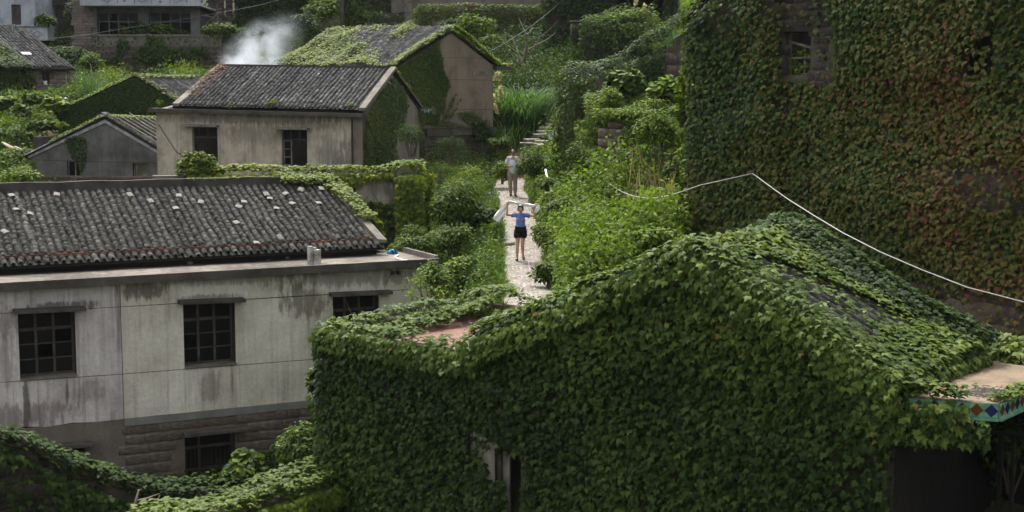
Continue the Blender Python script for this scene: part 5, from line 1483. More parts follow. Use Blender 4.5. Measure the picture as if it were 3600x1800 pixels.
# ------------------------------------------------------------------ creepers on the buildings
def fq(fr, quads): return [[fr.w(p) for p in q_] for q_ in quads]
def front(fr, xs, top, bot, y=0.0):
    xs = list(xs); out = []
    for a, b in zip(xs[:-1], xs[1:]):
        bo = bot if callable(bot) else (lambda u: bot)
        out.append([(a, y, bo(a)), (b, y, bo(b)), (b, y, top(b)), (a, y, top(a))])
    return fq(fr, out)
def flat(fr, x0, x1, y0, y1, z): return fq(fr, [[(x0, y0, z), (x1, y0, z), (x1, y1, z), (x0, y1, z)]])
def right(fr, ys, top, bot, x=0.0):
    ys = list(ys)
    return fq(fr, [[(x, a, bot), (x, b, bot), (x, b, top(b)), (x, a, top(a))] for a, b in zip(ys[:-1], ys[1:])])
def left(fr, y0, y1, z0, z1, x): return fq(fr, [[(x, y1, z0), (x, y0, z0), (x, y0, z1), (x, y1, z1)]])
def but(*polys, inside=.04, outside=1.0):
    def f(px, py, p):
        k = np.zeros(len(px), bool)
        for q_ in polys: k |= inpoly(px, py, q_)
        return np.where(k, inside, outside)
    return f
def only(*polys, inside=1.0, outside=0.0, soft=0.0):
    def f(px, py, p):
        k = np.zeros(len(px), bool)
        j = sn(p, 3.0, 2) * soft
        for q_ in polys: k |= inpoly(px + j, py + j, q_)
        return np.where(k, inside, outside)
    return f
def noisy(f0, mean, amp=.25, f=.9, s=0.0): return lambda p: mean + amp * sn(p, f, s) + rng.normal(0, f0, len(p))

# foreground house
gx_ = np.linspace(-12.75, 0.02, 40)
DIAG = [(1540, 1445), (1590, 1440), (1690, 1520), (1748, 1565), (1748, 1700), (1712, 1690), (1690, 1600), (1600, 1500)]
DOOR = [(1712, 1575), (1842, 1600), (1836, 1830), (1785, 1830), (1780, 1690), (1712, 1680)]
def gmask(px, py, p):
    k = np.ones(len(px))
    k[inpoly(px, py, DIAG)] = .28
    k[inpoly(px, py, DOOR)] = .0
    k[inpoly(px, py, [(2960, 1600), (3120, 1600), (3100, 1800), (2940, 1800)])] = .55
    k[inpoly(px, py, [(1290, 1190), (1400, 1200), (1380, 1232), (1280, 1220)])] = .4
    return k
gt_in = lambda u: float(gtop(max(-12.69, min(-.01, u)))) + (.16 if u < -8.36 else .06)
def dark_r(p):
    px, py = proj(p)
    return np.clip(.37 + .22 * sn(p, 1.3) + rng.normal(0, .16, len(p)) + np.clip((1290 - py) / 700, -.08, .18), 0, .985)  # lower leaf tone paints in the gable's shade; lighter towards the top
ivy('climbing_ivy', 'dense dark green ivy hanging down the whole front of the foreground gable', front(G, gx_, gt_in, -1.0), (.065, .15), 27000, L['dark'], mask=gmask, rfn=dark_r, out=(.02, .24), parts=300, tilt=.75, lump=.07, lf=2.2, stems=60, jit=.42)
def bands(px, py, p):
    k = np.full(len(px), .95)
    k[inpoly(px, py, [(2500, 915), (2600, 905), (2860, 1020), (3100, 1150), (3060, 1200), (2980, 1190), (2780, 1090)])] = .12
    k[inpoly(px, py, [(2580, 885), (2700, 892), (2960, 995), (3230, 1108), (3200, 1150), (3120, 1145), (2940, 1075), (2780, 1000)])] = .10
    k[inpoly(px, py, [(2690, 1000), (3000, 1130), (3080, 1190), (3000, 1170), (2700, 1030)])] = .42
    return k
rq = [[(AX + (-.12 - AX) * i / 8, -.05, AZ + .12 + (3.50 - AZ) * i / 8), (AX + (-.12 - AX) * (i + 1) / 8, -.05, AZ + .12 + (3.50 - AZ) * (i + 1) / 8), (AX + (-.12 - AX) * (i + 1) / 8, RD, AZ + .12 + (3.50 - AZ) * (i + 1) / 8), (AX + (-.12 - AX) * i / 8, RD, AZ + .12 + (3.50 - AZ) * i / 8)] for i in range(8)]
def lime_r(p): return np.clip(.70 + .2 * sn(p, 1.1, 2) + rng.normal(0, .15, len(p)), 0, .962 + .03 * (rng.random(len(p)) < .02))  # paler leaf tone paints in the skylight on the roof slope
ivy('climbing_ivy', 'lighter ivy spilling over the right roof slope of the foreground house between bare tiles', fq(G, rq), (.075, .15), 8600, L['dark'], mask=bands, rfn=lime_r, out=(.04, .20), parts=200, tilt=.6, lump=.14, lf=1.8)
lq = [[(-8.5 + (AX + 8.5) * i / 6, -.05, 3.45 + (AZ - 3.45) * i / 6), (-8.5 + (AX + 8.5) * (i + 1) / 6, -.05, 3.45 + (AZ - 3.45) * (i + 1) / 6), (-8.5 + (AX + 8.5) * (i + 1) / 6, RD, 3.45 + (AZ - 3.45) * (i + 1) / 6), (-8.5 + (AX + 8.5) * i / 6, RD, 3.45 + (AZ - 3.45) * i / 6)] for i in range(6)]
rimq = []
rp_ = [(-8.6, 3.36), (-7.0, 3.95), (-5.3, 4.75), (AX, AZ + .12), (-2.5, 4.92), (-1.2, 4.27), (.1, 3.62)]
for (a, za), (b, zb) in zip(rp_[:-1], rp_[1:]):
    rimq.append([(a, -.15, za), (b, -.15, zb), (b, .45, zb + .02), (a, .45, za + .02)])
    rimq.append([(a, -.16, za - .5), (b, -.16, zb - .5), (b, -.14, zb + .02), (a, -.14, za + .02)])
ivy('climbing_ivy', 'ivy crest tumbling over the left roof slope and rake of the foreground gable', fq(G, lq + rimq), (.075, .15), 10000, L['dark'], rfn=lime_r, out=(.02, .20), parts=200, tilt=.5, lump=.11, lf=1.6)
trim = []
for (a, za), (b, zb) in zip(rp_[3:-1], rp_[4:]): trim.append([(a, -.10, za - .32), (b, -.10, zb - .32), (b, -.02, zb + .14), (a, -.02, za + .14)])
ivy('climbing_ivy', 'narrow trim of ivy hiding the tile edge along the right rake of the foreground gable', fq(G, trim), (.075, .15), 1900, L['dark'], rfn=lime_r, out=(.02, .16), tilt=.7, stems=0)
eave = right(G, np.linspace(.0, 3.5, 6), lambda u: 3.68, 3.44, -.04) + fq(G, [[(-.5, .0, 3.78), (-.06, .0, 3.56), (-.06, 3.5, 3.56), (-.5, 3.5, 3.78)]])
ivy('climbing_ivy', 'ivy fringe hanging from the eave onto the tan slab', eave, (.07, .13), 1200, L['dark'], rfn=lime_r, out=(.0, .12), tilt=.6, lump=.06, stems=0)
# far verge: a thick hump of smaller leaves
hump = []
vp = [(-5.2, 4.75), (AX, AZ + .18), (-2.8, 5.05), (-1.6, 4.4), (-.6, 3.8), (-.1, 3.5)]
for (a, za), (b, zb) in zip(vp[:-1], vp[1:]):
    hump.append([(a, RD - .75, za - .1), (b, RD - .75, zb - .1), (b, RD - .35, zb + .22), (a, RD - .35, za + .22)])
    hump.append([(a, RD - .35, za + .22), (b, RD - .35, zb + .22), (b, RD + .2, zb + .05), (a, RD + .2, za + .05)])
ivy('climbing_ivy', 'thick mound of small-leaved dark creeper along the far verge of the foreground roof', fq(G, hump), (.07, .125), 5200, L['bushd'], rfn=lambda p: np.clip(.55 + .2 * sn(p, 2) + rng.normal(0, .2, len(p)), 0, .99), out=(0, .2), tpl='ivy', lump=.28, lf=1.7, stems=6)
# annexe parapets
pq = flat(G, -12.8, -8.6, -.1, .3, 3.13) + flat(G, -12.75, -12.3, .2, 4.9, 3.16) + flat(G, -12.5, -7.4, 4.55, 5.0, 3.22) + fq(G, [[(-12.5, 4.55, 2.96), (-7.4, 4.55, 2.96), (-7.4, 4.55, 3.22), (-12.5, 4.55, 3.22)]]) + left(G, -.05, 4.9, -1.0, 3.1, -12.72) + flat(G, -12.4, -11.6, .3, 4.6, 2.97) + 2 * fq(G, [[(-12.75, -.08, 2.78), (-8.2, -.08, 2.78), (-8.2, -.06, 3.22), (-12.75, -.06, 3.22)]])
ivy('climbing_ivy', 'bright-edged ivy rolled over the parapet round the red flat roof', pq, (.075, .16), 11000, L['dark'], rfn=lime_r, out=(.0, .22), parts=200, mask=but([(1310, 1180), (1400, 1188), (1400, 1206), (1310, 1200)], inside=.6), lump=.30, lf=1.5, tilt=.6)
# along and under the right slab
def along_slab(z0, z1, t0, t1, o0=.06, o1=.06):
    d = unit((FB - FA)[None])[0]; n = np.array([d[1], -d[0]]); p, q_ = FA + (FB - FA) * t0 + n * o0, FA + (FB - FA) * t1 + n * o0
    p2, q2 = FA + (FB - FA) * t0 + n * o1, FA + (FB - FA) * t1 + n * o1
    return [[(*p, z0), (*q_, z0), (*q2, z1), (*p2, z1)]]
hq = fq(G, along_slab(ZS, ZS + .02, -.02, 1.0, .08, -.22) + along_slab(ZS - .62, ZS - .2, .0, .93) + along_slab(ZS - .25, ZS, -.08, .80))
def hmask(px, py, p):
    k = np.full(len(px), .75)
    k[inpoly(px, py, [(3395, 1360), (3640, 1360), (3640, 1470), (3530, 1495), (3395, 1470)])] = .04
    k[inpoly(px, py, [(3080, 1395), (3190, 1400), (3200, 1445), (3080, 1440)])] = .10
    k[inpoly(px, py, [(3470, 1470), (3560, 1480), (3560, 1560), (3470, 1560)])] = .25
    return k
ivy('climbing_ivy', 'ivy fringe trailing over the tiled edge of the tan slab into the dark porch', hq, (.08, .16), 1500, L['dark'], mask=hmask, out=(.0, .16), parts=120, lump=.1, stems=0)
ivy('climbing_ivy', 'short ivy sprig on the outer corner of the tan slab', flat(G, 1.12, 1.42, .75, 3.2, ZS + .01), (.08, .14), 260, L['dark'], rfn=lime_r, out=(0, .12), stems=2)
ivy('climbing_ivy', 'ivy strip creeping along the back edge of the tan slab', flat(G, -.1, 4.4, 4.0, 4.6, ZS) + fq(G, [[(-.1, 4.0, ZS), (4.4, 4.0, ZS), (4.4, 4.3, ZS + .35), (-.1, 4.3, ZS + .35)]]), (.11, .19), 1300, L['dark'], rfn=lime_r, out=(0, .18), parts=60, lump=.15)
p = on_slab(3559, 1378); tuft('weed', 'single upright weed growing on the front corner of the tan slab', p, 9, (.10, .18), L['bright'], 'oval', .03, .9, 1.0, 'weed')

# tall house
def tmask(px, py, p):
    k = np.full(len(px), 1.0)
    k[inpoly(px, py, [(2715, -40), (2880, -40), (2930, 100), (2925, 300), (2860, 310), (2868, 96), (2725, 92)])] = .07
    k[inpoly(px, py, [(2740, 92), (2866, 96), (2870, 285), (2740, 272)])] = .0
    k[inpoly(px, py, [(2600, -20), (2735, -20), (2735, 60), (2640, 60)])] = .5
    k[inpoly(px, py, [(3376, 115), (3490, 115), (3490, 265), (3376, 265)])] = .28
    k[inpoly(px, py, [(3330, 560), (3540, 560), (3580, 730), (3440, 750), (3330, 650)])] = .25
    k[inpoly(px, py, [(3190, 560), (3330, 520), (3330, 650), (3230, 660)])] = .55
    k[inpoly(px, py, [(3200, 1010), (3330, 1000), (3620, 1060), (3620, 1260), (3440, 1260), (3290, 1160)])] = .17
    k[inpoly(px, py, [(3050, 960), (3260, 960), (3330, 1080), (3180, 1100)])] = .5
    k *= np.where(sn(p, 1.9, 7) > .62, .45, 1)
    return k
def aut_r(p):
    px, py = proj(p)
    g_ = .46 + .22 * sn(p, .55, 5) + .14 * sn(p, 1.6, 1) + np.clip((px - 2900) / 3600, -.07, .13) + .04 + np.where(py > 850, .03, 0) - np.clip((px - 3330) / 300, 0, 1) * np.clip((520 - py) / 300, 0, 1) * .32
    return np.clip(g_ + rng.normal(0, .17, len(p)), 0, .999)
tx = np.linspace(-.12, 10.4, 24)
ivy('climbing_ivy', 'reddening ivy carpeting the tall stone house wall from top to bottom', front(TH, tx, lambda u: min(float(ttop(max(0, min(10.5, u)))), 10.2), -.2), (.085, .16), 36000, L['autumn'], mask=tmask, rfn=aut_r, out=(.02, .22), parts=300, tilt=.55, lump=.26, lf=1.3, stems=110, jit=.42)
ivy('climbing_ivy', 'yellow-green ivy sprays sticking out from the left corner of the tall house', left(TH, -.1, .5, -1, 9.1, -.08) + fq(TH, [[(-.1, -.15, 8.95), (2.2, -.15, 10.25), (2.2, .5, 10.3), (-.1, .5, 9.0)]]), (.08, .14), 4200, L['lime'], rfn=noisy(.2, .35), out=(0, .3), lump=.28, lf=1.6, stems=6)
ivy('climbing_ivy', 'small green plants growing inside the broken window of the tall house', fq(TH, [[(wT[0], .25, wT[2]), (wT[1], .25, wT[2]), (wT[1], .3, wT[2] + .7), (wT[0], .3, wT[2] + .7)]]), (.06, .11), 120, L['bright'], out=(0, .1), stems=4, cat='plant')

# garden wall
gtop_ = GW.oy(1000, 608)[1]
gq = flat(GW, xl_ := GW.oy(655, 600)[0], xm + .1, .25, .8, gtop_ - .05) + front(GW, np.linspace(xl_, xm, 8), lambda u: gtop_, lambda u: gtop_ - .42, .34)
gq += front(GW, [xm - .05, .1], lambda u: gtop_ - .05, -3.0, -.05) + flat(GW, xm - .1, .1, -.1, .9, gtop_ - .02) + fq(GW, [[(.05, -.05, -3), (.05, .9, -3), (.05, .9, gtop_), (.05, -.05, gtop_)]])
GWM = but([(1275, 632), (1330, 622), (1392, 630), (1392, 695), (1350, 703), (1290, 700), (1262, 660)], inside=.05)
def lime2(p): return np.clip(.66 + .25 * sn(p, 1.4, 4) + rng.normal(0, .2, len(p)), 0, .99)
ivy('climbing_ivy', 'lime-edged ivy capping the garden wall behind the white house roof', gq, (.09, .155), 6500, L['lime'], mask=GWM, rfn=lime2, out=(0, .24), parts=150, lump=.18, lf=1.9)
_k = GW.w((GW.oy(700, 580, .4)[0], .45, gtop_ - .55))
bush('climbing_ivy', 'rounded ivy dome at the left end of the garden wall', _k, (.72, .55, .95), 2600, (.08, .14), L['lime'], 'ivy', 10, 'climbing plant', droop=.6, shell=.75)
ivy('climbing_ivy', 'shaded ivy in the gap under the garden wall opening', front(GW, np.linspace(GW.oy(1240, 700)[0], xm, 4), lambda u: GW.oy(1330, 708)[1], -3.0, .3), (.09, .15), 1500, L['bush'], out=(0, .2), lump=.1)
# white house verge and ridge
vq = fq(W, [[(-2.5, YR - .25, ZR + .1), (-.75, YR - .25, ZR + .05), (-.8, YR + .5, ZR + .15), (-2.5, YR + .5, ZR + .25)],
            [(-.95, 2.9, 5.92), (-.45, 2.9, 5.85), (-.75, YR + .1, ZR + .12), (-1.35, YR + .1, ZR + .12)], [(-.5, 2.9, 5.3), (-.5, YR + .4, 5.3), (-.8, YR + .4, ZR), (-.5, 2.9, 5.85)]])
ivy('climbing_ivy', 'lime ivy running down the right verge of the white house roof', vq, (.08, .145), 2900, L['lime'], rfn=lime2, out=(0, .2), parts=100, lump=.14, lf=2)
ivy('climbing_ivy', 'thin moss-green creeper strip along the white house ridge cap', flat(W, -5.2, -2.5, YR, YR + .25, 7.06), (.05, .10), 420, L['lime'], out=(-.03, .06), stems=0)

# grey house gable, red creeper on its left verge
G2 = [(1378, 258), (1425, 325), (1440, 372), (1428, 420), (1400, 470), (1395, 560), (1370, 610), (1240, 610), (1250, 520), (1285, 440), (1296, 370), (1318, 330)]
ivy('climbing_ivy', 'fine-leaved ivy filling the gable of the grey house', right(H2, np.linspace(.05, 6.0, 14), gt2 := (lambda u: float(poly1([0.001, 3.06, 6.1], [3.19, 4.74, 3.42])(u))), -.6, .01), (.06, .10), 14000, L['dark'], tpl='ivy_far', mask=only(G2, soft=14), rfn=lambda p: np.clip(.55 + .22 * sn(p, 1.2, 3) + rng.normal(0, .2, len(p)), 0, .985), out=(.01, .12), lump=.06)
ivy('climbing_ivy', 'sparse lime creeper on the right verge of the grey house', fq(H2, [[(-.1, 3.1, 4.95), (.15, 3.1, 4.95), (.15, 5.3, 3.98), (-.1, 5.3, 3.98)], [(-.1, .6, 3.72), (.2, .6, 3.72), (.2, 2.4, 4.62), (-.1, 2.4, 4.62)]]), (.06, .11), 320, L['lime'], tpl='ivy_far', out=(0, .1), mask=lambda px, py, p: np.where(sn(p, 3, 1) > 0, 1, .15), stems=3)
ivy('climbing_ivy', 'rust-red creeper on the left verge of the grey house roof', fq(H2, [[(-7.15, .3, 3.85), (-6.55, .3, 3.8), (-6.5, 3.0, 5.02), (-6.95, 3.0, 5.1)]]), (.05, .10), 1500, L['red'], tpl='ivy_far', out=(0, .08), mask=lambda px, py, p: np.clip(.25 + sn(p, 2.2, 2), 0, 1), stems=4)
for px, py, n_, lab in [(958, 380, 90, 'feathery green weed rooted in the middle of the grey house eave'), (1232, 384, 45, 'small weed by the right end of the grey house eave'), (812, 378, 24, 'tiny weed on the left half of the grey house eave'), (563, 368, 26, 'yellow-green weed on the left corner of the grey house ledge')]:
    x, z = H2.oy(px, py + 8, -.1)
    bush('weed', lab, H2.w((x, -.1, z)), (.30, .15, .36) if n_ > 50 else (.17, .12, .24), n_ * 4, (.03, .06), L['bright'], 'oval', 6, 'weed', stem=False)

# tan house roof and gable
RTILE = [(1252, 140), (1338, 118), (1560, 118), (1500, 160), (1425, 218), (1345, 222), (1318, 205), (1345, 170)]
s3 = [[tuple(p0_) for p0_ in qd] for qd in [[(-7.8, -.3, 4.15), (.05, -.3, 4.05), (.05, 2.95, 5.62), (-7.85, 2.95, 5.9)]]]
def m3(px, py, p):
    k = np.clip(.75 + .5 * sn(p, 2.4, 6), .15, 1.0)
    ins = inpoly(px, py, RTILE)
    k = np.where(ins, np.where(sn(p, 2.6, 9) > .45, .5, .03), k)
    return k
ivy('climbing_ivy', 'sunlit lime creeper matting the left roof slope of the tan house', fq(H3, s3), (.065, .115), 14000, L['lime'], tpl='ivy_far', mask=m3, rfn=lambda p: np.clip(.62 + .22 * sn(p, 1.6, 2) + rng.normal(0, .18, len(p)), 0, .99), out=(.0, .12), lump=.20, lf=2.4)
G3 = [(1565, 105), (1545, 160), (1560, 210), (1575, 280), (1568, 330), (1560, 400), (1540, 440), (1380, 440), (1380, 230)]
TEND = [[(1545, 440), (1562, 440), (1605, 330), (1598, 330)], [(1560, 440), (1570, 440), (1625, 345), (1618, 345)], [(1550, 400), (1560, 410), (1580, 280), (1572, 280)], [(1560, 440), (1640, 448), (1640, 440), (1565, 420)], [(1600, 395), (1660, 388), (1700, 420), (1712, 455), (1690, 450), (1640, 425)]]
ivy('climbing_ivy', 'creeper climbing the left half of the tan gable with loose tendrils', right(H3, np.linspace(0, 5.3, 12), lambda u: float(gt3(u)), 1.2, .02), (.06, .10), 18000, L['dark'], tpl='ivy_far', mask=lambda px, py, p: np.maximum(only(G3, soft=10)(px, py, p), only(*TEND, inside=.45)(px, py, p)), rfn=lambda p: np.clip(.62 + .22 * sn(p, 1.3, 8) + rng.normal(0, .2, len(p)), 0, .985), out=(.0, .09))
vq = fq(H3, [[(-.15, -.2, 4.1), (.15, -.2, 4.1), (.15, 2.92, 5.68), (-.25, 2.92, 5.72)], [(-.2, 2.92, 5.72), (.15, 2.92, 5.68), (.15, 5.6, 4.25), (-.2, 5.6, 4.3)], [(-.1, 5.35, 4.2), (.2, 5.35, 4.2), (.2, 6.3, 4.2), (-.1, 6.3, 4.2)]])
ivy('climbing_ivy', 'lime creeper trim along both rakes of the tan gable', vq, (.07, .12), 2600, L['lime'], tpl='ivy_far', rfn=lime2, out=(0, .12), lump=.1, stems=0)
ivy('climbing_ivy', 'dark creeper wisp on the plinth corner of the tan house', right(H3, [4.0, 5.3], lambda u: 1.9, .55, .07), (.08, .13), 700, L['bushd'], tpl='ivy_far', mask=only([(1625, 400), (1700, 410), (1735, 470), (1735, 490), (1660, 490), (1655, 450)]), out=(0, .12))
# dark ivy gable
ivy('climbing_ivy', 'even dark ivy covering the ivy house gable', front(H5, np.linspace(xa, xb, 20), lambda u: float(gt5(u)) + .03, -1.4), (.07, .11), 19000, L['dark'], tpl='ivy_far', rfn=lambda p: np.clip(.33 + .12 * sn(p, 1.4) + rng.normal(0, .14, len(p)), 0, .95), out=(.01, .1), stems=0)
ivy('climbing_ivy', 'lime fringe of creeper along the rakes of the dark ivy gable', fq(H5, [[(xa, -.15, gt5(xa) + .04), (ax, -.15, az + .06), (ax, .35, az + .1), (xa, .35, gt5(xa) + .08)], [(ax, -.15, az + .06), (xb, -.15, gt5(xb) + .04), (xb, .35, gt5(xb) + .08), (ax, .35, az + .1)], [(ax - .1, .2, az), (ax + .5, .2, az), (ax + .5, 5, az), (ax - .1, 5, az)]]), (.08, .13), 1500, L['lime'], tpl='ivy_far', out=(0, .12), lump=.06, stems=0)
# low grey gable: vine shaped like a little tree, creeper on its left roof
VT = [(232, 470), (300, 480), (304, 540), (288, 578), (283, 600), (276, 600), (272, 575), (248, 545)]
ivy('climbing_ivy', 'vine fanned out like a small tree on the low grey gable', front(H4, np.linspace(X0, X1, 10), lambda u: float(gt4(u)), -.2, -.01), (.06, .105), 6500, L['bushd'], tpl='ivy_far', mask=only(VT, inside=.9, soft=8), out=(0, .05), stems=0)
ivy('climbing_ivy', 'mossy creeper on the left roof edge of the low grey gable', fq(H4, [[(X0 + .8, -.1, gt4(X0 + .8) + .12), (ap[0] - .1, -.1, ap[1] + .12), (ap[0] - .1, .6, ap[1] + .14), (X0 + .8, .6, gt4(X0 + .8) + .14)], [(ap[0] - .2, -.1, ap[1] + .1), (ap[0] + 2.0, .3, ap[1] + .02), (ap[0] + 2.0, .9, ap[1]), (ap[0] - .2, .9, ap[1] + .1)]]), (.06, .11), 1300, L['lime'], tpl='ivy_far', out=(0, .09), stems=0)
# block house
ivy('climbing_ivy', 'dark creeper over the left wall and eave of the block cottage', front(H6, np.linspace(-6.5, -2.0, 6), lambda u: tz6, -1.2, -.02) + fq(H6, [[(-6.6, -.35, tz6 + .05), (-2.2, -.35, tz6 + .05), (-2.6, 1.9, tz6 + 1.05), (-6.6, 2.4, tz6 + 1.3)]]), (.11, .17), 6000, L['bush'], tpl='ivy_far', out=(0, .25), lump=.3, rfn=noisy(.2, .35))
# far buildings
ivy('climbing_ivy', 'blue-green creeper sheet over the high block right of the smoke', front(H11, np.linspace(0, x2_ := H11.oy(1125, 60)[0], 10), lambda u: 6.0, -1.5), (.14, .24), 7500, L['bushd'], tpl='ivy_far', out=(0, .5), lump=.7, lf=.7, rfn=noisy(.2, .5))
ivy('climbing_ivy', 'creeper mass crossing from the brick house to the smoke', front(H10, np.linspace(1.5, 3.2, 4), lambda u: 5.5, -1, -.1), (.14, .22), 1500, L['bushd'], tpl='ivy_far', out=(0, .5), lump=.4, mask=only([(815, -50), (1000, -50), (1000, 130), (870, 110), (840, 60)]))
h14x = H14.oy(1475, 60)[0]
ivy('climbing_ivy', 'dim creeper hanging over the roofless ruin walls', front(H14, np.linspace(-.2, h14x * .75, 6), lambda u: 4.5, -1.5, 1.1) + front(H14, [H14.oy(1280, 60)[0], H14.oy(1330, 60)[0], H14.oy(1425, 60)[0]], lambda u: H14.oy(1300, 40)[1], -1.0, -.05), (.13, .21), 4200, L['bush'], tpl='ivy_far', mask=lambda px, py, p: np.where(inpoly(px, py, [(1320, 55), (1420, 55), (1420, 100), (1320, 100)]), .1, np.clip(.75 + sn(p, 1.2, 3), .1, 1)), rfn=noisy(.2, .45), out=(0, .4), lump=.4)
yz = H12.oy(1600, 24)[1]; yr = H12.oy(1950, 60)[0]
def ym(px, py, p): return np.where(inpoly(px, py, [(1515, 68), (1575, 62), (1580, 100), (1515, 110)]) | inpoly(px, py, [(1590, 58), (1650, 56), (1650, 100), (1600, 100)]) | inpoly(px, py, [(1720, 66), (1745, 66), (1745, 95), (1720, 95)]), .05, 1.0)
ivy('climbing_ivy', 'clipped-looking ivy over the top and face of the yard wall', front(H12, np.linspace(0, yr, 8), lambda u: yz, -1.8, -.02) + flat(H12, 0, yr, -.1, .4, yz) + left(H12, 0, 3.2, -2, yz, -.02), (.11, .17), 9000, L['dark'], tpl='ivy_far', mask=ym, rfn=noisy(.16, .62, .15), out=(0, .18), lump=.15, stems=0)
ivy('climbing_ivy', 'dense ivy over the dark ruin face above the steps', front(H15, np.linspace(H15.oy(1905, 60)[0], .6, 8), lambda u: 6.5, -2.5), (.12, .2), 9000, L['bushd'], tpl='ivy_far', mask=but([(2165, -80), (2335, -80), (2335, 62), (2165, 62)], [(1930, 45), (2000, 55), (1990, 90), (1920, 80)], inside=.08), rfn=noisy(.2, .45), out=(0, .35), lump=.3, stems=0)
hx, hz = H16.oy(2045, 150)[0], H16.oy(2150, 78)[1]
ivy('climbing_ivy', 'overhanging dark ivy wrapped round the square hut', front(H16, np.linspace(hx - .1, .1, 6), lambda u: hz, -1.8) + flat(H16, hx, 0, -.1, 3, hz) + left(H16, -.1, 3, -2, hz, hx - .02), (.11, .18), 6500, L['bush'], tpl='ivy_far', rfn=noisy(.2, .42), out=(0, .4), lump=.55, lf=1.2, stems=6)
# ruin: roof line and face under small-leaved creeper
rxs = np.linspace(RU.oy(1985, 290)[0], RU.oy(2345, 200)[0], 10)
ivy('climbing_ivy', 'small-leaved creeper draped over the ruin wall rising towards its tiled verge', front(RU, rxs, lambda u: float(rt(u)) + .12, -2.6, -.05) + fq(RU, [[(a, -.1, rt(a) + .1), (b, -.1, rt(b) + .1), (b, .9, rt(b) + .15), (a, .9, rt(a) + .15)] for a, b in zip(np.linspace(rp[0][0], RU.oy(2420, 120)[0], 8)[:-1], np.linspace(rp[0][0], RU.oy(2420, 120)[0], 8)[1:])]), (.07, .12), 15000, L['bushd'], tpl='ivy_far', rfn=noisy(.22, .6, .2), out=(0, .35), lump=.45, lf=1.3)
# ivy column at the left end of the ruin, hanging down to the bank
CQ = Frame(2025, 300, 48.5, -12)
c0_, c1_ = CQ.oy(1985, 300)[0], CQ.oy(2100, 300)[0]
ivc = front(CQ, [c0_, (c0_ + c1_) / 2, c1_], lambda u: .35, CQ.oy(2025, 640)[1]) + left(CQ, 0, 1.6, CQ.oy(2025, 640)[1], .35, c0_) + flat(CQ, c0_, c1_, 0, 1.6, .35)
cw = empty('ruin_wall_end', CQ.o, CQ.yaw, 'tall narrow wall end beside the steps, lost under a brown-flecked creeper column', 'wall')
MB().box(c0_ + .1, c1_, .1, 1.5, CQ.oy(2025, 700)[1], .25).build('wall', M['mortar'], cw)
ivy('climbing_ivy', 'brown-flecked creeper column falling from the ruin beside the steps', ivc, (.07, .12), 5200, L['autumn'], tpl='ivy_far', rfn=lambda p: np.clip(.26 + .30 * sn(p * [1, 1, .5], 1.6, 3) + rng.normal(0, .14, len(p)), 0, .95), out=(0, .3), lump=.28, lf=1.6)
TWF = Frame(2250, 600, 46.2, -9)
ta, tb, tt = TWF.oy(2050, 500)[0], TWF.oy(2470, 500)[0], TWF.oy(2250, 430)[1]
tw_ = empty('terrace_wall', TWF.o, TWF.yaw, 'high rubble terrace wall behind the bank, wholly draped in light green creeper', 'wall')
MB().box(ta, tb, .05, .6, -3.2, tt - .1).build('wall', M['mortar'], tw_)
ivy('climbing_ivy', 'continuous light green creeper curtain over the terrace wall behind the bank', front(TWF, np.linspace(ta - .2, tb, 8), lambda u: tt + .1, -2.6, -.05) + flat(TWF, ta, tb, -.2, 1.4, tt + .05), (.08, .145), 10500, L['bright'], tpl='ivy_far', rfn=lambda p: np.clip(.42 + .25 * sn(p, 1.2, 4) + rng.normal(0, .2, len(p)), 0, .99), out=(0, .45), lump=.6, lf=1.1, stems=10)
pzt = PR.oy(2102, 452)[1]
ivy('climbing_ivy', 'pale creeper cap and curtain over the squared block wall', flat(PR, -.2, 2.7, -.1, .7, pzt + .15) + front(PR, np.linspace(.9, 2.8, 4), lambda u: pzt + .1, pzt - 2.2, -.02) + fq(PR, [[(-.3, .5, pzt - 2), (-.05, -.0, pzt - 2), (-.05, .0, pzt), (-.3, .5, pzt)]]), (.07, .12), 3600, L['bush'], tpl='ivy_far', mask=but([(2098, 458), (2160, 458), (2150, 560), (2135, 740), (2098, 740)], inside=.06), rfn=noisy(.25, .62), out=(0, .3), lump=.3)
# retaining wall creepers
rz1 = RW.oy(550, 128)[1]
RWP = [[(520, 130), (560, 120), (600, 175), (700, 160), (735, 190), (690, 205), (640, 240), (560, 250), (470, 200), (500, 160)], [(420, 140), (450, 140), (460, 180), (420, 190)], [(340, 210), (420, 195), (420, 262), (340, 262)]]
ivy('climbing_ivy', 'drooping creepers hanging down the block retaining wall', front(RW, np.linspace(xl - .0, RW.oy(775, 200)[0], 8), lambda u: rz1, -.2, -.1) if False else front(RW, np.linspace(RW.oy(330, 200)[0], RW.oy(775, 200)[0], 8), lambda u: rz1 + .1, RW.oy(550, 270)[1], -.1), (.13, .21), 6500, L['bush'], tpl='ivy_far', mask=only(*RWP, inside=.85, outside=.04, soft=14), rfn=noisy(.2, .32), out=(0, .4), lump=.3)
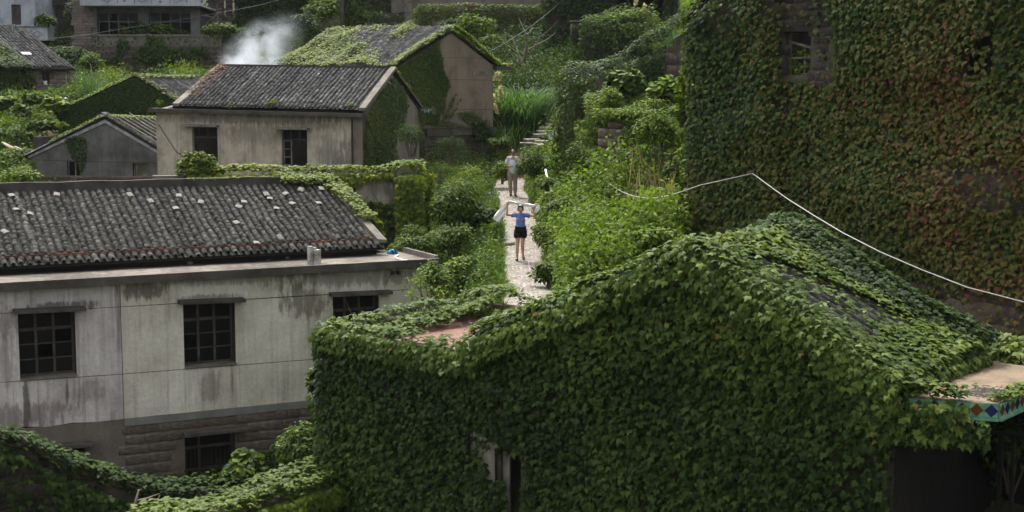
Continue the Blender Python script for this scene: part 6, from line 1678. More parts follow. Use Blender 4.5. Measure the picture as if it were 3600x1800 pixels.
# lower walls
lx0, lx1 = lp[0][0], lp[-1][0]
lxs = np.linspace(lx0, lx1, 14)
LWM = [(0, 1640), (60, 1610), (150, 1650), (190, 1720), (230, 1800), (-60, 1830), (-60, 1640)]
ivy('climbing_ivy', 'dark leafy creeper pouring over the rubble wall at lower left', front(LW, lxs, lambda u: float(lt(u)) - .3, -1.8) + fq(LW, [[(a, -.15, lt(a) - .25), (b, -.15, lt(b) - .25), (b, .6, lt(b) - .2), (a, .6, lt(a) - .2)] for a, b in zip(lxs[:-1], lxs[1:])]), (.10, .175), 11000, L['bush'], tpl='ivy', mask=but(LWM, inside=.12), rfn=noisy(.18, .22, .18), out=(0, .38), parts=200, lump=.22, lf=1.5)
bz = BW.oy(1143, 1650)[1] - .28; bx0, bx1 = BW.l(P(585, 1810, 25.35))[0] - .4, BW.oy(1143, 1650)[0] + .2
ivy('climbing_ivy', 'sunlit yellow-green ivy along the top of the low brown wall', flat(BW, bx0, bx1, -.25, .6, bz) + front(BW, np.linspace(bx0, bx1, 4), lambda u: bz, bz - .4, -.15), (.09, .16), 3300, L['lime'], rfn=lambda p: np.clip(.48 + .2 * sn(p, 1.5, 2) + rng.normal(0, .16, len(p)), 0, .99), out=(0, .28), parts=200, lump=.25, lf=1.6)
ivy('climbing_ivy', 'shaded ivy on the face of the low brown wall near the house corner', front(BW, np.linspace(bx1 - 2.2, bx1, 3), lambda u: bz - .2, -1.5, -.05), (.09, .17), 1800, L['dark'], rfn=noisy(.18, .4), out=(0, .25), parts=60, mask=but([(930, 1700), (1010, 1700), (1010, 1800), (930, 1800)], inside=.15))
# ------------------------------------------------------------------ ground cover and undergrowth
def in_poly_pts(poly, n):
    a = np.array(poly, float); lo, hi = a.min(0), a.max(0); out = np.zeros((0, 2))
    while len(out) < n:
        c = rng.uniform(lo, hi, (n * 2, 2)); c = c[inpoly(c[:, 0], c[:, 1], poly)]; out = np.concatenate([out, c])
    return out[:n]

def off_path(x, y, w=.70):
    return (np.abs(x - path_at(y)[0]) > w) | (y < 27) | (y > 57.3)

BOXES = [(W, -14, 0, 0, 8.8), (H2, -8, 0, 0, 6.2), (H3, -7.7, 0, 0, 5.4), (H4, X0, X1, 0, 5.7), (H5, xa, xb, 0, 6), (H6, -6.5, 0, 0, 5.5), (TH, 0, 10.6, 0, 8), (G, -12.7, 0, 0, 4.8), (G, 0, 4.6, -.5, 4.6), (H9, -9, 0, -.5, 6), (H16, -4.5, 0, 0, 3), (H12, .3, 10, .3, 3)]
def outside(x, y):
    k = np.ones(len(x), bool)
    for fr, x0, x1, y0, y1 in BOXES:
        dx, dy = x - fr.o[0], y - fr.o[1]
        lx, ly = fr.c * dx + fr.s * dy, -fr.s * dx + fr.c * dy
        k &= ~((lx > x0) & (lx < x1) & (ly > y0) & (ly < y1))
    return k

KEEP_OUT = [(1865, 505), (1875, 455), (1925, 395), (1955, 365), (1992, 365), (1990, 440), (1960, 505)]
def cover(name, label, polys, n, h, per, size, mat, tpl='oval', spread=.22, ymin=20, ymax=146, sk=.0, patch=0.0, pf=.8, cat='undergrowth', sizef=None, up=.6):
    """clumps of leaves on short stalks wherever the ground shows inside the outlines"""
    pts = np.concatenate([in_poly_pts(pl, m) for pl, m in zip(polys, n)])
    x, y, z = hit(pts[:, 0], pts[:, 1], ymin, ymax)
    k = ~np.isnan(y); x, y, z = x[k], y[k], z[k]
    k = off_path(x, y) & outside(x, y)
    if patch: k &= rng.random(len(x)) < np.clip(.5 + patch * sn(np.column_stack([x, y, 0 * x]), pf, 2), .05, 1)
    x, y = x[k], y[k]
    x, y = x + rng.normal(0, .1, len(x)), y + rng.normal(0, .25, len(x))
    k = off_path(x, y) & outside(x, y); x, y = x[k], y[k]
    z = gz(x, y)
    c = np.column_stack([x, y, z])
    qx, qy = proj(c); kk = ~(inpoly(qx, qy, KEEP_OUT) & (y > 55) & (y < 70)); c = c[kk]
    H = rng.uniform(h[0], h[1], len(c)) * (1 + .5 * sn(c, .9, 5))
    i = np.repeat(np.arange(len(c)), per)
    f = rng.uniform(.12, 1, len(i))
    a = rng.uniform(0, 6.283, len(i)); r = spread * rng.uniform(.2, 1, len(i)) * (1.15 - .5 * f)
    o = np.column_stack([np.cos(a), np.sin(a), 0 * a])
    p = c[i] + o * r[:, None] + np.array([0, 0, 1.0]) * (H[i] * f)[:, None]
    k = (np.abs(p[:, 0] - path_at(p[:, 1])[0]) > .57 + .08 * f) | (p[:, 1] > 57.3) | (p[:, 1] < 27)
    p, o, i, f = p[k], o[k], i[k], f[k]
    ln = unit(o * .35 + np.array([0, 0, up]) + rng.normal(0, .35, p.shape))
    tip = unit(o + np.array([0, 0, -.15]) + rng.normal(0, .45, p.shape))
    s = rng.uniform(size[0], size[1], len(p)) * (1 if sizef is None else sizef(p))
    tone = rng.random(len(c))
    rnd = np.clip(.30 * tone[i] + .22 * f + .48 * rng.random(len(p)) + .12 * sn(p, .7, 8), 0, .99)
    c0 = np.array([p[:, 0].mean(), p[:, 1].mean(), z.min()])
    ob = scatter(name, tpl, p - c0, frames(ln, tip), s, rnd, mat, None, 'stuff')
    ob.location = c0
    return tag(ob, label, cat)

def grass(name, label, polys, n, h, mat, w=1.5, ymin=20, ymax=146, lean=.35, cat='grass', tpl='blade', per=5, pw=.60):
    pts = np.concatenate([in_poly_pts(pl, m) for pl, m in zip(polys, n)])
    x, y, z = hit(pts[:, 0], pts[:, 1], ymin, ymax)
    k = ~np.isnan(y); x, y = x[k], y[k]
    x = np.repeat(x, per) + rng.normal(0, .06, len(x) * per); y = np.repeat(y, per) + rng.normal(0, .12, len(x))
    k = off_path(x, y, pw) & outside(x, y); x, y = x[k], y[k]
    p = np.column_stack([x, y, gz(x, y) - .02])
    tip = unit(np.array([0, 0, 1.0]) + rng.normal(0, lean, p.shape))
    nr = unit(np.array([0, -1.0, .3]) + rng.normal(0, .6, p.shape))
    s = rng.uniform(h[0], h[1], len(p)) * np.clip(1 + .4 * sn(p, 1.2), .4, 1.6)
    c0 = p.mean(0)
    ob = scatter(name, tpl, p - c0, frames(nr, tip), np.column_stack([s * w, s, s]), np.clip(rng.random(len(p)) * .7 + .15 + .2 * sn(p, 1.5, 3), 0, .99), mat, None, 'stuff')
    ob.location = c0
    return tag(ob, label, cat)

far_s = lambda p: np.clip(p[:, 1] / 55, .8, 2.2)
cover('ground_cover', 'low weeds and creepers carpeting the slopes between the houses', [[(-120, -60), (3720, -60), (3720, 1900), (-120, 1900)], [(-1300, -500), (-120, -500), (-120, 1500), (-1300, 1500)], [(3720, -500), (4700, -500), (4700, 1500), (3720, 1500)], [(-120, -700), (3720, -700), (3720, -60), (-120, -60)]], [17000, 5000, 3000, 6000], (.08, .4), 7, (.10, .17), L['bush'], 'oval_far', .3, 14, 146, sizef=far_s)
BANK = [(1905, 480), (1975, 380), (2080, 300), (2350, 300), (2460, 330), (2450, 830), (2330, 900), (2200, 960), (1990, 1080), (1900, 1080), (1885, 960), (1880, 860), (1880, 760), (1870, 640)]
cover('undergrowth', 'sunlit tangle of broad-leaved weeds on the bank right of the path', [BANK, [(1880, 760), (2250, 740), (2420, 860), (2200, 980), (1920, 1090), (1885, 960)]], [5600, 2200], (.25, 1.5), 10, (.10, .19), L['bright'], 'oval', .28, 26, 62, patch=.9, pf=1.3)
cover('undergrowth', 'darker shrubby layer under the bright weeds of the bank', [BANK], [3600], (.2, .8), 9, (.07, .12), L['bush'], 'oval', .25, 26, 62)
grass('tall_grass', 'yellowing tall stems in the middle of the bank below the sagging cable', [[(2050, 640), (2420, 560), (2440, 780), (2250, 850), (2060, 820)], [(2150, 500), (2440, 470), (2440, 640), (2180, 660)]], [150, 120], (.5, 1.2), L['dry'], .4, 26, 60, .22, per=3)
grass('tall_grass', 'light green arching grass beside the left foot of the tall house', [[(2250, 480), (2450, 450), (2440, 640), (2300, 640)]], [300], (.6, 1.3), L['reed'], .8, 26, 60, .45, tpl='arch')
GUL = [(1250, 700), (1480, 600), (1700, 560), (1735, 650), (1720, 760), (1770, 820), (1785, 900), (1790, 1060), (1500, 1110), (1330, 1010), (1330, 880)]
cover('undergrowth', 'mixed weeds filling the hollow between the white house and the path', [GUL], [3600], (.2, .9), 9, (.08, .14), L['bush'], 'oval', .28, 26, 60)
grass('path_grass', 'fresh bright grass along the left edge of the cobbled path', [[(1700, 800), (1790, 790), (1795, 900), (1800, 1060), (1690, 1060), (1690, 900)], [(1735, 670), (1775, 670), (1800, 800), (1740, 800)], [(1690, 860), (1790, 860), (1800, 1050), (1700, 1050)]], [2300, 500, 1400], (.12, .34), L['grass'], 1.6, 26, 60, .4)
grass('path_grass', 'thin grass fringe along the right edge of the cobbled path', [[(1855, 640), (1905, 660), (1900, 900), (1960, 1060), (1900, 1060), (1865, 880)]], [900], (.08, .22), L['grass'], 1.4, 26, 60, .4, pw=.58)
def edge_grass(side, label, n):
    y = rng.uniform(28, 57, n); c, z = path_at(y)
    off = rng.uniform(.57, .57 + (.42 if side < 0 else .5), n) + .06 * np.sin(y * 2.3) + .05 * np.clip((38 - y) / 4, 0, 3)
    p = np.column_stack([c + side * off, y, gz(c + side * off, y) - .02])
    tip = unit(np.array([side * .15, 0, 1.0]) + rng.normal(0, .4, p.shape)); s = rng.uniform(.07, .22, n) * (1 + .5 * sn(p, 1.7, 2))
    c0 = p.mean(0)
    o = scatter('path_grass', 'blade', p - c0, frames(unit(np.array([0, -1.0, .4]) + rng.normal(0, .6, p.shape)), tip), np.column_stack([s * 2.2, s, s]), np.clip(rng.random(n) * .8 + .1, 0, .99), L['grass'], None, 'stuff')
    o.location = c0
    return tag(o, label, 'grass')
edge_grass(-1, 'short grass growing out of the left edge of the cobbles', 6500)
edge_grass(1, 'short grass growing out of the right edge of the cobbles', 8500)
grass('dry_grass', 'straw-coloured dry grass on the slope behind the man', [[(1790, 520), (1870, 490), (1900, 520), (1860, 640), (1795, 640)], [(1880, 390), (1930, 400), (1900, 450), (1875, 440)], [(1960, 130), (2035, 140), (2030, 170), (1970, 165)]], [900, 200, 150], (.15, .4), L['dry'], 1.2, 26, 80, .6, pw=.4)
STEPS = [(1735, 470), (1860, 430), (1870, 500), (1900, 520), (1960, 520), (1900, 640), (1740, 660)]
cover('undergrowth', 'fresh weeds around the foot of the stone steps', [STEPS], [700], (.15, .5), 9, (.07, .13), L['bright'], 'oval', .22, 40, 70, patch=.5, pf=1.5)
MND = [(1905, 360), (1900, 260), (1950, 150), (2010, 130), (2040, 160), (2040, 300), (2000, 400), (1940, 400)]
cover('undergrowth', 'pale green creeper mound left of the square hut', [MND], [1500], (.2, .6), 9, (.10, .17), L['bright'], 'oval_far', .3, 50, 90)
HILL = [(1750, 100), (2040, 90), (2040, 330), (1900, 420), (1700, 330), (1690, 110)]
cover('undergrowth', 'shaded thicket below the yard wall', [HILL], [1700], (.3, 1.3), 10, (.12, .2), L['bushd'], 'oval_far', .4, 55, 90)
cover('undergrowth', 'sunny weeds on the rise above the square hut', [[(2290, -20), (2480, -20), (2460, 90), (2300, 190), (2250, 180)]], [1300], (.3, 1.0), 9, (.13, .22), L['bright'], 'oval_far', .4, 50, 140)
GARD = [(0, 350), (120, 350), (260, 330), (560, 255), (760, 245), (760, 330), (560, 300), (480, 270), (380, 320), (200, 400), (200, 480), (110, 540), (110, 650), (0, 650)]
cover('undergrowth', 'weedy terraces of the vegetable plot at far left', [GARD], [3000], (.2, .8), 8, (.11, .19), L['bush'], 'oval_far', .32, 40, 95)
cover('undergrowth', 'yellow-green bean rows and weeds behind the dark ivy gable', [[(255, 300), (350, 250), (470, 245), (460, 280), (330, 360), (250, 350)], [(560, 255), (740, 240), (700, 300), (620, 320)]], [700, 300], (.4, 1.1), 8, (.09, .15), L['lime'], 'oval_far', .22, 55, 95)
grass('tall_grass', 'feathery light green grass behind the dark ivy gable', [[(280, 300), (350, 285), (350, 360), (270, 365)]], [300], (.5, 1.1), L['reed'], .5, 55, 95, .25)
cover('undergrowth', 'creepers and weeds under the balcony house and its retaining wall', [[(120, 140), (330, 150), (340, 260), (260, 260), (180, 200)], [(350, 120), (680, 125), (680, 90), (350, 90)]], [1100, 500], (.3, 1.0), 9, (.13, .22), L['bushd'], 'oval_far', .4, 60, 110)
cover('undergrowth', 'sunny grass patch where the smoke drifts', [[(870, 140), (1090, 120), (1060, 235), (880, 235)]], [900], (.2, .6), 9, (.12, .2), L['bright'], 'oval_far', .35, 55, 100)
cover('undergrowth', 'dark weeds in the sunken yard before the white house', [[(0, 1560), (440, 1650), (950, 1500), (1150, 1500), (1150, 1800), (-50, 1820)]], [1500], (.15, .5), 8, (.10, .18), L['bush'], 'oval', .3, 15, 40)

# ------------------------------------------------------------------ bushes one can tell apart
def B(px, py, Y, r, n, size, m, label, tpl='oval', lumps=9, **kw):
    """px, py: the middle of the crown as seen; Y: distance"""
    c = P(px, py, Y)
    foot = c - [0, 0, r[2] * .62]
    return bush(kw.pop('name', 'bush'), label, foot, r, n, size, L[m], tpl, lumps, group=kw.pop('group', None), **kw)
B(1605, 735, 43.5, (.95, .9, 1.3), 2400, (.09, .15), 'bush', 'big glossy dark-green bush beside the ivy column of the garden wall', droop=.3)
B(1640, 655, 47, (.9, .8, .75), 1500, (.07, .12), 'bright', 'light green feathery bush left of the man by the path edge', 'slim')
B(1480, 850, 40.5, (.85, .8, .9), 1500, (.08, .13), 'bush', 'low glossy bush behind the end kerb of the white house ledge', droop=.3)
B(1590, 860, 41, (.9, .8, .95), 1700, (.08, .14), 'bush', 'mid-green shrub in the middle of the hollow left of the path', droop=.25)
B(1675, 760, 44.5, (.75, .7, .7), 1200, (.09, .15), 'bushd', 'dusky broad-leaved shrub just left of the scarf tail', 'round')
B(1745, 810, 43.2, (.33, .3, .42), 1500, (.05, .09), 'grass', 'feathery round green plant at the grass edge left of the woman', 'slim', 7)
B(1620, 965, 37.5, (.8, .7, .7), 1400, (.09, .15), 'bright', 'bright leafy shrub by the corner of the white house', 'oval')
B(1530, 985, 36.6, (.6, .5, .75), 700, (.08, .13), 'bush', 'loose bush hugging the white house corner downpipe')
B(1700, 990, 36.5, (.35, .35, .5), 420, (.08, .13), 'bush', 'dark upright weed at the grass edge near the path bottom', 'oval', 5)
B(1400, 905, 42.5, (.6, .6, .8), 900, (.08, .13), 'lime', 'lime bush peeping over the white house verge end')
B(1545, 600, 49, (.75, .6, .55), 900, (.07, .11), 'bush', 'grey-green oleander-like shrub in front of the grey house gable', 'slim', 8)
B(1450, 490, 49.0, (.85, .6, .8), 1500, (.07, .12), 'bushd', 'oleander bush with narrow leaves against the grey house gable', 'slim', 8)
B(1590, 525, 51, (.95, .6, .85), 1300, (.06, .10), 'bushd', 'thin twiggy shrub before the block plinth of the tan house', 'slim', 9)
B(1645, 610, 50.5, (.7, .6, .6), 1200, (.08, .12), 'bright', 'fresh green shrub under the block plinth')
B(1765, 605, 54.5, (.55, .5, .6), 1100, (.08, .13), 'bright', 'bright bush at the left shoulder of the man', 'oval', 7)
B(1755, 500, 57.5, (.5, .5, .5), 800, (.08, .13), 'bush', 'small bush at the right end of the block plinth')
B(1885, 590, 51.5, (.95, .8, 1.05), 2600, (.09, .14), 'bush', 'rounded leafy bush overhanging the path right of the man', droop=.4)
B(1930, 655, 47.5, (.6, .5, .5), 900, (.08, .13), 'bush', 'weeping edge of shrub below the white hose')
B(1835, 400, 63.5, (.8, .8, .8), 1400, (.10, .16), 'bush', 'rounded dark bush left of the stone steps')
B(1790, 350, 67, (1.0, .9, .8), 1000, (.10, .16), 'bushd', 'dark bush behind the tall reeds')
B(1660, 105, 80, (1.3, .9, 1.1), 1100, (.16, .24), 'bright', 'light-leaved sapling in front of the yard wall', 'oval', 8, name='sapling', cat='tree')
B(1735, 150, 78, (.9, .8, .7), 800, (.14, .2), 'bush', 'mid-green shrub behind the right rake of the tan house')
B(1580, 90, 82, (.8, .7, .6), 700, (.14, .2), 'bushd', 'shadowy shrub at the yard wall foot above the tan roof')
B(1430, 92, 84, (1.0, .8, .5), 800, (.14, .2), 'bush', 'low green bush above the bare ridge of the tan house')
B(1130, 40, 90, (1.7, 1.2, 1.0), 1500, (.18, .28), 'bright', 'light green shrub over the roofless ruin wall')
B(1075, 95, 86, (1.1, 1, 1.3), 1200, (.16, .24), 'bushd', 'dark tree crown just right of the smoke', name='tree', cat='tree')
B(775, 105, 84, (1.25, 1.0, .75), 1500, (.15, .23), 'bush', 'round sunlit bush at the right end of the retaining wall')
B(860, 118, 84, (.9, .9, .6), 800, (.15, .22), 'bushd', 'dim bush behind the smoke plume')
B(480, 108, 86.3, (1.3, .6, .7), 900, (.15, .22), 'bushd', 'drooping shrub on the parapet before the left dark window')
B(575, 105, 86.3, (1.0, .6, .6), 800, (.14, .2), 'bush', 'shrub on the parapet below the middle pillar')
B(625, 120, 86.3, (.7, .5, .4), 500, (.13, .19), 'bushd', 'small bush on the parapet before the right dark window')
B(160, 72, 89, (.75, .6, .6), 600, (.16, .24), 'bush', 'bush growing out beside the white corner house')
B(255, 60, 91, (.7, .7, 1.6), 900, (.16, .24), 'bushd', 'tall dark shrub squeezed beside the brick side wall', name='shrub')
B(230, 195, 80, (1.6, 1.2, 1.1), 1700, (.14, .22), 'bushd', 'broad dark bush right of the block cottage roof')
B(330, 225, 78, (1.1, .9, .8), 1100, (.13, .2), 'bush', 'bush at the foot of the retaining wall left end')
B(1050, 1590, 31, (.95, .8, .95), 1900, (.08, .14), 'bush', 'thick shrub standing before the white house at the ivy corner', droop=.4)
B(1125, 1340, 29.6, (.35, .3, .55), 420, (.13, .2), 'dark', 'ivy spray jutting left from the foreground house corner', 'ivy', 6, cat='climbing plant', name='ivy_spray')
B(860, 1655, 32.0, (.55, .5, .6), 500, (.12, .2), 'bush', 'large-leaved plant growing up before the barred window', 'round', 6, droop=.5)
B(790, 1690, 31.5, (.35, .3, .3), 220, (.10, .16), 'bush', 'low leafy plant left of the large-leaved one below the barred window', 'round', 5)
B(2205, 290, 47, (.9, .6, .65), 650, (.14, .22), 'bush', 'big-leaved paper-mulberry-like shrub on top of the bank', 'round', 8, droop=.6)
B(2360, 330, 45, (.9, .6, .7), 650, (.14, .22), 'bright', 'broad-leaved shrub against the ruin wall beside the tall house', 'round', 8, droop=.6)
B(2270, 400, 44.5, (1.5, .8, .6), 2600, (.07, .12), 'bright', 'mounded yellow-green creeper crest above the squared block wall', 'oval', 10)
B(2260, 560, 43, (.9, .6, .7), 1300, (.08, .14), 'bush', 'dark leafy shrub right of the squared block wall')
B(2380, 610, 41, (.55, .4, .7), 600, (.09, .15), 'bush', 'leafy shrub in the corner by the tall house', 'oval', 7)
B(1990, 740, 42.5, (.9, .7, .55), 1500, (.08, .14), 'bush', 'spreading bush on the slope right of the woman')
B(2050, 930, 36, (1.0, .7, .5), 1500, (.09, .15), 'bright', 'bright bush at the bottom of the bank near the path')
B(1930, 960, 35.5, (.5, .4, .5), 700, (.09, .15), 'bush', 'leafy bush leaning over the right path edge at the bottom', 'oval', 7)
B(2130, 400, 45.5, (.9, .7, 1.1), 1800, (.08, .14), 'bright', 'upright light green shrub between the creeper column and the block wall', 'oval', 9)
B(2060, 560, 44, (.7, .6, .9), 1500, (.08, .13), 'bush', 'leafy curtain of shrub left of the squared block wall foot', 'oval', 8)
B(2330, 470, 42.5, (1.1, .7, 1.0), 2200, (.08, .14), 'bright', 'tall light green shrub mass right of the block wall top', 'oval', 10)
B(2200, 640, 42.3, (1.0, .6, .7), 1700, (.08, .14), 'bush', 'mid-green shrub under the sag of the white cable', 'oval', 9)
B(2340, 765, 39.3, (.9, .5, .5), 1500, (.08, .14), 'bright', 'bright shrub before the foot of the tall house', 'oval', 8)
B(2090, 780, 40, (1.1, .8, .6), 1900, (.08, .14), 'bright', 'low bright shrub in the middle of the bank', 'oval', 9)
B(1955, 720, 44, (.7, .6, .7), 1500, (.09, .16), 'bright', 'bright steep shrub rising from the path edge right of the woman', 'oval', 8)
B(1935, 830, 40, (.55, .5, .6), 1100, (.10, .17), 'bright', 'leafy clump hanging over the right path edge below the woman', 'oval', 7, droop=.5)
B(2150, 720, 42, (.8, .6, .8), 1500, (.09, .15), 'lime', 'yellowish upright shrub in the centre of the bank', 'oval', 8)
B(2290, 195, 50.6, (1.5, .5, .45), 2200, (.07, .12), 'bushd', 'flat creeper cushion lying along the ruin wall top', 'oval', 9, cat='climbing plant', name='creeper')
B(2330, 840, 35.5, (.9, .6, .5), 1200, (.10, .16), 'bright', 'bright weeds mound just above the ivy gable crest')
B(2190, 880, 35.5, (.9, .6, .4), 1100, (.09, .15), 'bright', 'low bright mound of leaves left of the ivy gable crest')
B(3560, 1600, 23.2, (.75, .7, .9), 900, (.10, .17), 'bushd', 'dark bush in shadow at the right edge under the tan slab', droop=.6)
B(3430, 1700, 24.3, (.6, .5, .6), 500, (.10, .16), 'bushd', 'dim bush deep inside the dark porch', droop=.6)
B(50, 560, 57, (1.3, .9, .8), 1500, (.12, .2), 'bush', 'bush at far left beside the low grey gable')
B(60, 470, 60, (1.1, .9, .6), 900, (.12, .2), 'bush', 'bush under the sloping planks at far left')
B(60, 620, 54, (1.2, .8, .5), 1000, (.11, .18), 'bright', 'sunlit shrub at far left just above the tile ridge')
B(92, 610, 55, (.25, .25, .5), 220, (.10, .16), 'lime', 'thin yellow-leaved sapling by the low grey gable corner', 'oval', 5, name='sapling')
B(150, 480, 60.5, (.35, .3, .75), 600, (.09, .14), 'dry', 'withered creeper bundle hanging by the plank shelf', 'oval_far', 6, cat='climbing plant', name='withered_creeper')
# squash vines with big leaves on the terrace wall
for i, (px, py, w_, h_, lab) in enumerate([(25, 370, .9, .55, 'squash vine with large round leaves at the left frame edge'), (75, 395, .55, .7, 'squash vine trailing down the terrace wall'), (125, 345, .8, .3, 'squash vine sprawling along the terrace top'), (190, 365, .8, .35, 'lime squash vine along the terrace edge beside the clay jars'), (150, 440, .9, .25, 'squash leaves lying over the plank shelf')]):
    B(px, py, 66 - i * .8 - (4 if i == 4 else 0), (w_, .4, h_), 260, (.20, .32), 'bush' if i != 3 else 'lime', lab, 'round', 6, droop=.8, name='squash_plant', cat='vegetable plant')
# twiggy leggy plant at the corner of the white house
pl = P(1500, 1090, 34.5)
t_ = empty('sapling', pl, 0, 'leggy yellow-green sapling at the corner of the white house', 'sapling')
mb = MB(); tips = []
for (x, y) in [(1440, 1030), (1452, 980), (1478, 985), (1490, 960), (1510, 1000), (1530, 970), (1545, 1020), (1465, 1060), (1520, 1040)]:
    e = P(x, y, 34.5 + rng.normal(0, .2)) - pl; m_ = e * .5 + rng.normal(0, .04, 3)
    mb.tube([(0, 0, -.3), m_, e], [.016, .011, .005], 5); tips.append(e)
mb.build('stem', M['twig'], t_)
pp = np.concatenate([tp_ + rng.normal(0, .075, (26, 3)) for tp_ in tips[:2] + tips[2:4] + tips[6:8]] + [tp_ * f + rng.normal(0, .06, (6, 3)) for tp_ in tips for f in (.6, .8)])
scatter('foliage', 'oval', pp, frames(rng.normal(0, .5, pp.shape) + [0, 0, 1], rng.normal(0, 1, pp.shape)), rng.uniform(.07, .12, len(pp)), .5 + .5 * rng.random(len(pp)), L['bright'], t_)

# ------------------------------------------------------------------ reeds
L['plume'] = leafm('reed_plume', [(0.0, (.30, .25, .17)), (1.0, (.62, .55, .43))])
def reed(px, py, Y, n, h, label, plumes=()):
    n = int(n * 1.8)
    f = P(px, py, Y); f[2] = gz(f[0], f[1])[0] - .1
    o = empty('reed_clump', f, 0, label, 'reeds', 'silver grass clumps by the steps')
    tuft('', '', f, n, h, L['reed'], 'arch', .5, .95, .55, root=o, part='blades')
    for (x, y) in plumes:
        e = P(x, y, Y - rng.uniform(.2, .8)) - f
        mb = MB(); mb.tube([(rng.normal(0, .2), rng.normal(0, .2), 0), e * [.6, .6, .75] + [0, 0, .1], e], [.008, .007, .004], 4); st_ = mb.build('stalk', M['twig'], o)
        k = 90; t_ = rng.random(k)[:, None]; dirv = np.array([rng.normal(0, .12), 0, .42])
        pp = e + dirv * t_ * .8 + rng.normal(0, .022, (k, 3))
        scatter('plume', 'slim', pp, frames(rng.normal(0, 1, (k, 3)), dirv[None] * 1.2 + rng.normal(0, .16, (k, 3))), np.column_stack([np.full(k, .30), rng.uniform(.10, .18, k), np.full(k, .1)]), rng.random(k), L['plume'], st_)
reed(1800, 440, 63, 520, (1.5, 2.7), 'tall silver grass clump with pale plumes against the tan house wall', [(1745, 350), (1752, 365), (1760, 360), (1768, 358), (1738, 362), (1748, 385), (1737, 285), (1757, 288), (1788, 415), (1757, 335)])
reed(1850, 400, 65, 480, (1.4, 2.5), 'darker silver grass clump right of the plumed one')
reed(1760, 480, 61.5, 260, (.9, 1.6), 'low silver grass clump behind the block plinth corner', [(1748, 400), (1752, 560)])
reed(2230, 60, 72, 60, (1.0, 1.6), 'wispy silver grass with two plumes above the square hut', [(2232, 25), (2262, 45)])
reed(2420, 40, 62, 420, (.9, 1.6), 'bright arching grass tuft at the upper left of the tall house')
reed(1640, 1060, 34.6, 190, (.5, 1.0), 'long-bladed light grass by the white house corner')

# bare tree
tb = P(1842, 285, 72); tb[2] = gz(tb[0], tb[1])[0] - .2
tr = empty('bare_tree', tb, 0, 'bare grey forked tree standing before the dark thicket', 'tree')
def tp(px, py, Y=72): return P(px, py, Y) - tb
mb = MB(); mb.tube([(0, 0, 0), tp(1843, 270), tp(1838, 225), tp(1850, 175), tp(1851, 120)], [.13, .11, .095, .08, .06], 7); mb.build('trunk', M['branch'], tr)
for pts_, r in [([(1840, 225), (1822, 190), (1815, 160), (1800, 130), (1770, 110)], .06), ([(1851, 125), (1838, 95), (1824, 65)], .05), ([(1851, 125), (1868, 108), (1878, 97)], .055), ([(1850, 178), (1885, 160), (1920, 140), (1955, 115)], .045), ([(1822, 190), (1790, 165), (1762, 150), (1730, 150)], .04), ([(1838, 95), (1850, 70), (1852, 55)], .03), ([(1885, 160), (1900, 130), (1930, 105), (1965, 70)], .03), ([(1815, 160), (1812, 130), (1790, 90)], .03), ([(1851, 140), (1880, 135), (1930, 120)], .025), ([(1770, 110), (1745, 85), (1720, 60)], .02), ([(1800, 130), (1780, 125), (1750, 118)], .02)]:
    MB().tube([tp(x, y, 72 + .3 * i * (1 if r > .04 else -1)) for i, (x, y) in enumerate(pts_)], list(np.linspace(r, r * .35, len(pts_))), 5).build('branch', M['branch'], tr)
MB().tube([tp(1866, 110), tp(1872, 100)], [.07, .05], 6).build('branch', M['stone_white'], tr)
# dead stick, lower left
sp = P(465, 1810, 29.5)
o = empty('dead_branch', sp, 0, 'pale dead forked branch sticking out of the creeper, bottom left', 'branch')
MB().tube([(0, 0, 0), P(478, 1760, 29.4) - sp, P(488, 1722, 29.4) - sp], [.035, .03, .02], 6).tube([P(478, 1760, 29.4) - sp, P(520, 1750, 29.5) - sp, P(560, 1735, 29.5) - sp], [.02, .015, .008], 5).tube([P(540, 1800, 29.5) - sp, P(562, 1740, 29.5) - sp], [.02, .012], 5).build('branch', M['wood_pale'], o)
for i, (x0, y0, x1, y1, Y) in enumerate([(57, 360, 57, 312, 67), (235, 300, 232, 262, 72), (362, 290, 364, 246, 76), (418, 280, 419, 240, 78), (450, 275, 449, 248, 78), (520, 268, 521, 240, 79), (600, 290, 612, 244, 79), (615, 290, 616, 246, 79), (330, 280, 318, 225, 77), (120, 430, 124, 365, 66)]):
    p, q_ = P(x0, y0, Y), P(x1, y1, Y)
    o = MB().tube([np.array([0, 0, -.4]), (q_ - p)], .022, 5).build('bamboo_stake', M['wood_pale']); o.location = p
    tag(o, ['bamboo stake standing in the squash vines at far left', 'bamboo stake by the block cottage corner', 'short bamboo stake left of the dark ivy gable peak', 'tall bamboo stake before the retaining wall, left of the ivy peak', 'bamboo stake close left of the dark ivy peak', 'bamboo stake just right of the dark ivy peak', 'leaning bamboo stake near the grey house verge', 'straight bamboo stake beside the leaning one', 'long slanting bamboo stake above the feathery grass', 'bamboo stake carrying the vine by the terrace wall'][i], 'stake', 'bamboo stakes in the vegetable plot')
# ------------------------------------------------------------------ dry-stone edge of the path
pe = empty('path_edge', P(1705, 960, 38.5), 0, 'dry-stone kerb of flat blocks along the left side of the grass verge', 'kerb')
for (x, y, Y, s) in [(1712, 900, 40.6, .34), (1703, 925, 40, .30), (1708, 955, 38.8, .36), (1718, 950, 38.9, .4), (1702, 980, 37.9, .4), (1710, 1000, 37.4, .36), (1706, 1020, 36.8, .3), (1730, 680, 53, .55), (1722, 692, 52.4, .5), (1735, 708, 51.6, .4), (1748, 722, 50.8, .4), (1768, 840, 43.2, .35), (1784, 850, 42.9, .4), (1757, 743, 49.6, .3)]:
    put_stone(pe, P(x, y, Y) - P(1705, 960, 38.5) - [0, 0, .06], (s, s * .9, .16), M['stone_white'], rng.normal(0, .4), rng.normal(0, .06))

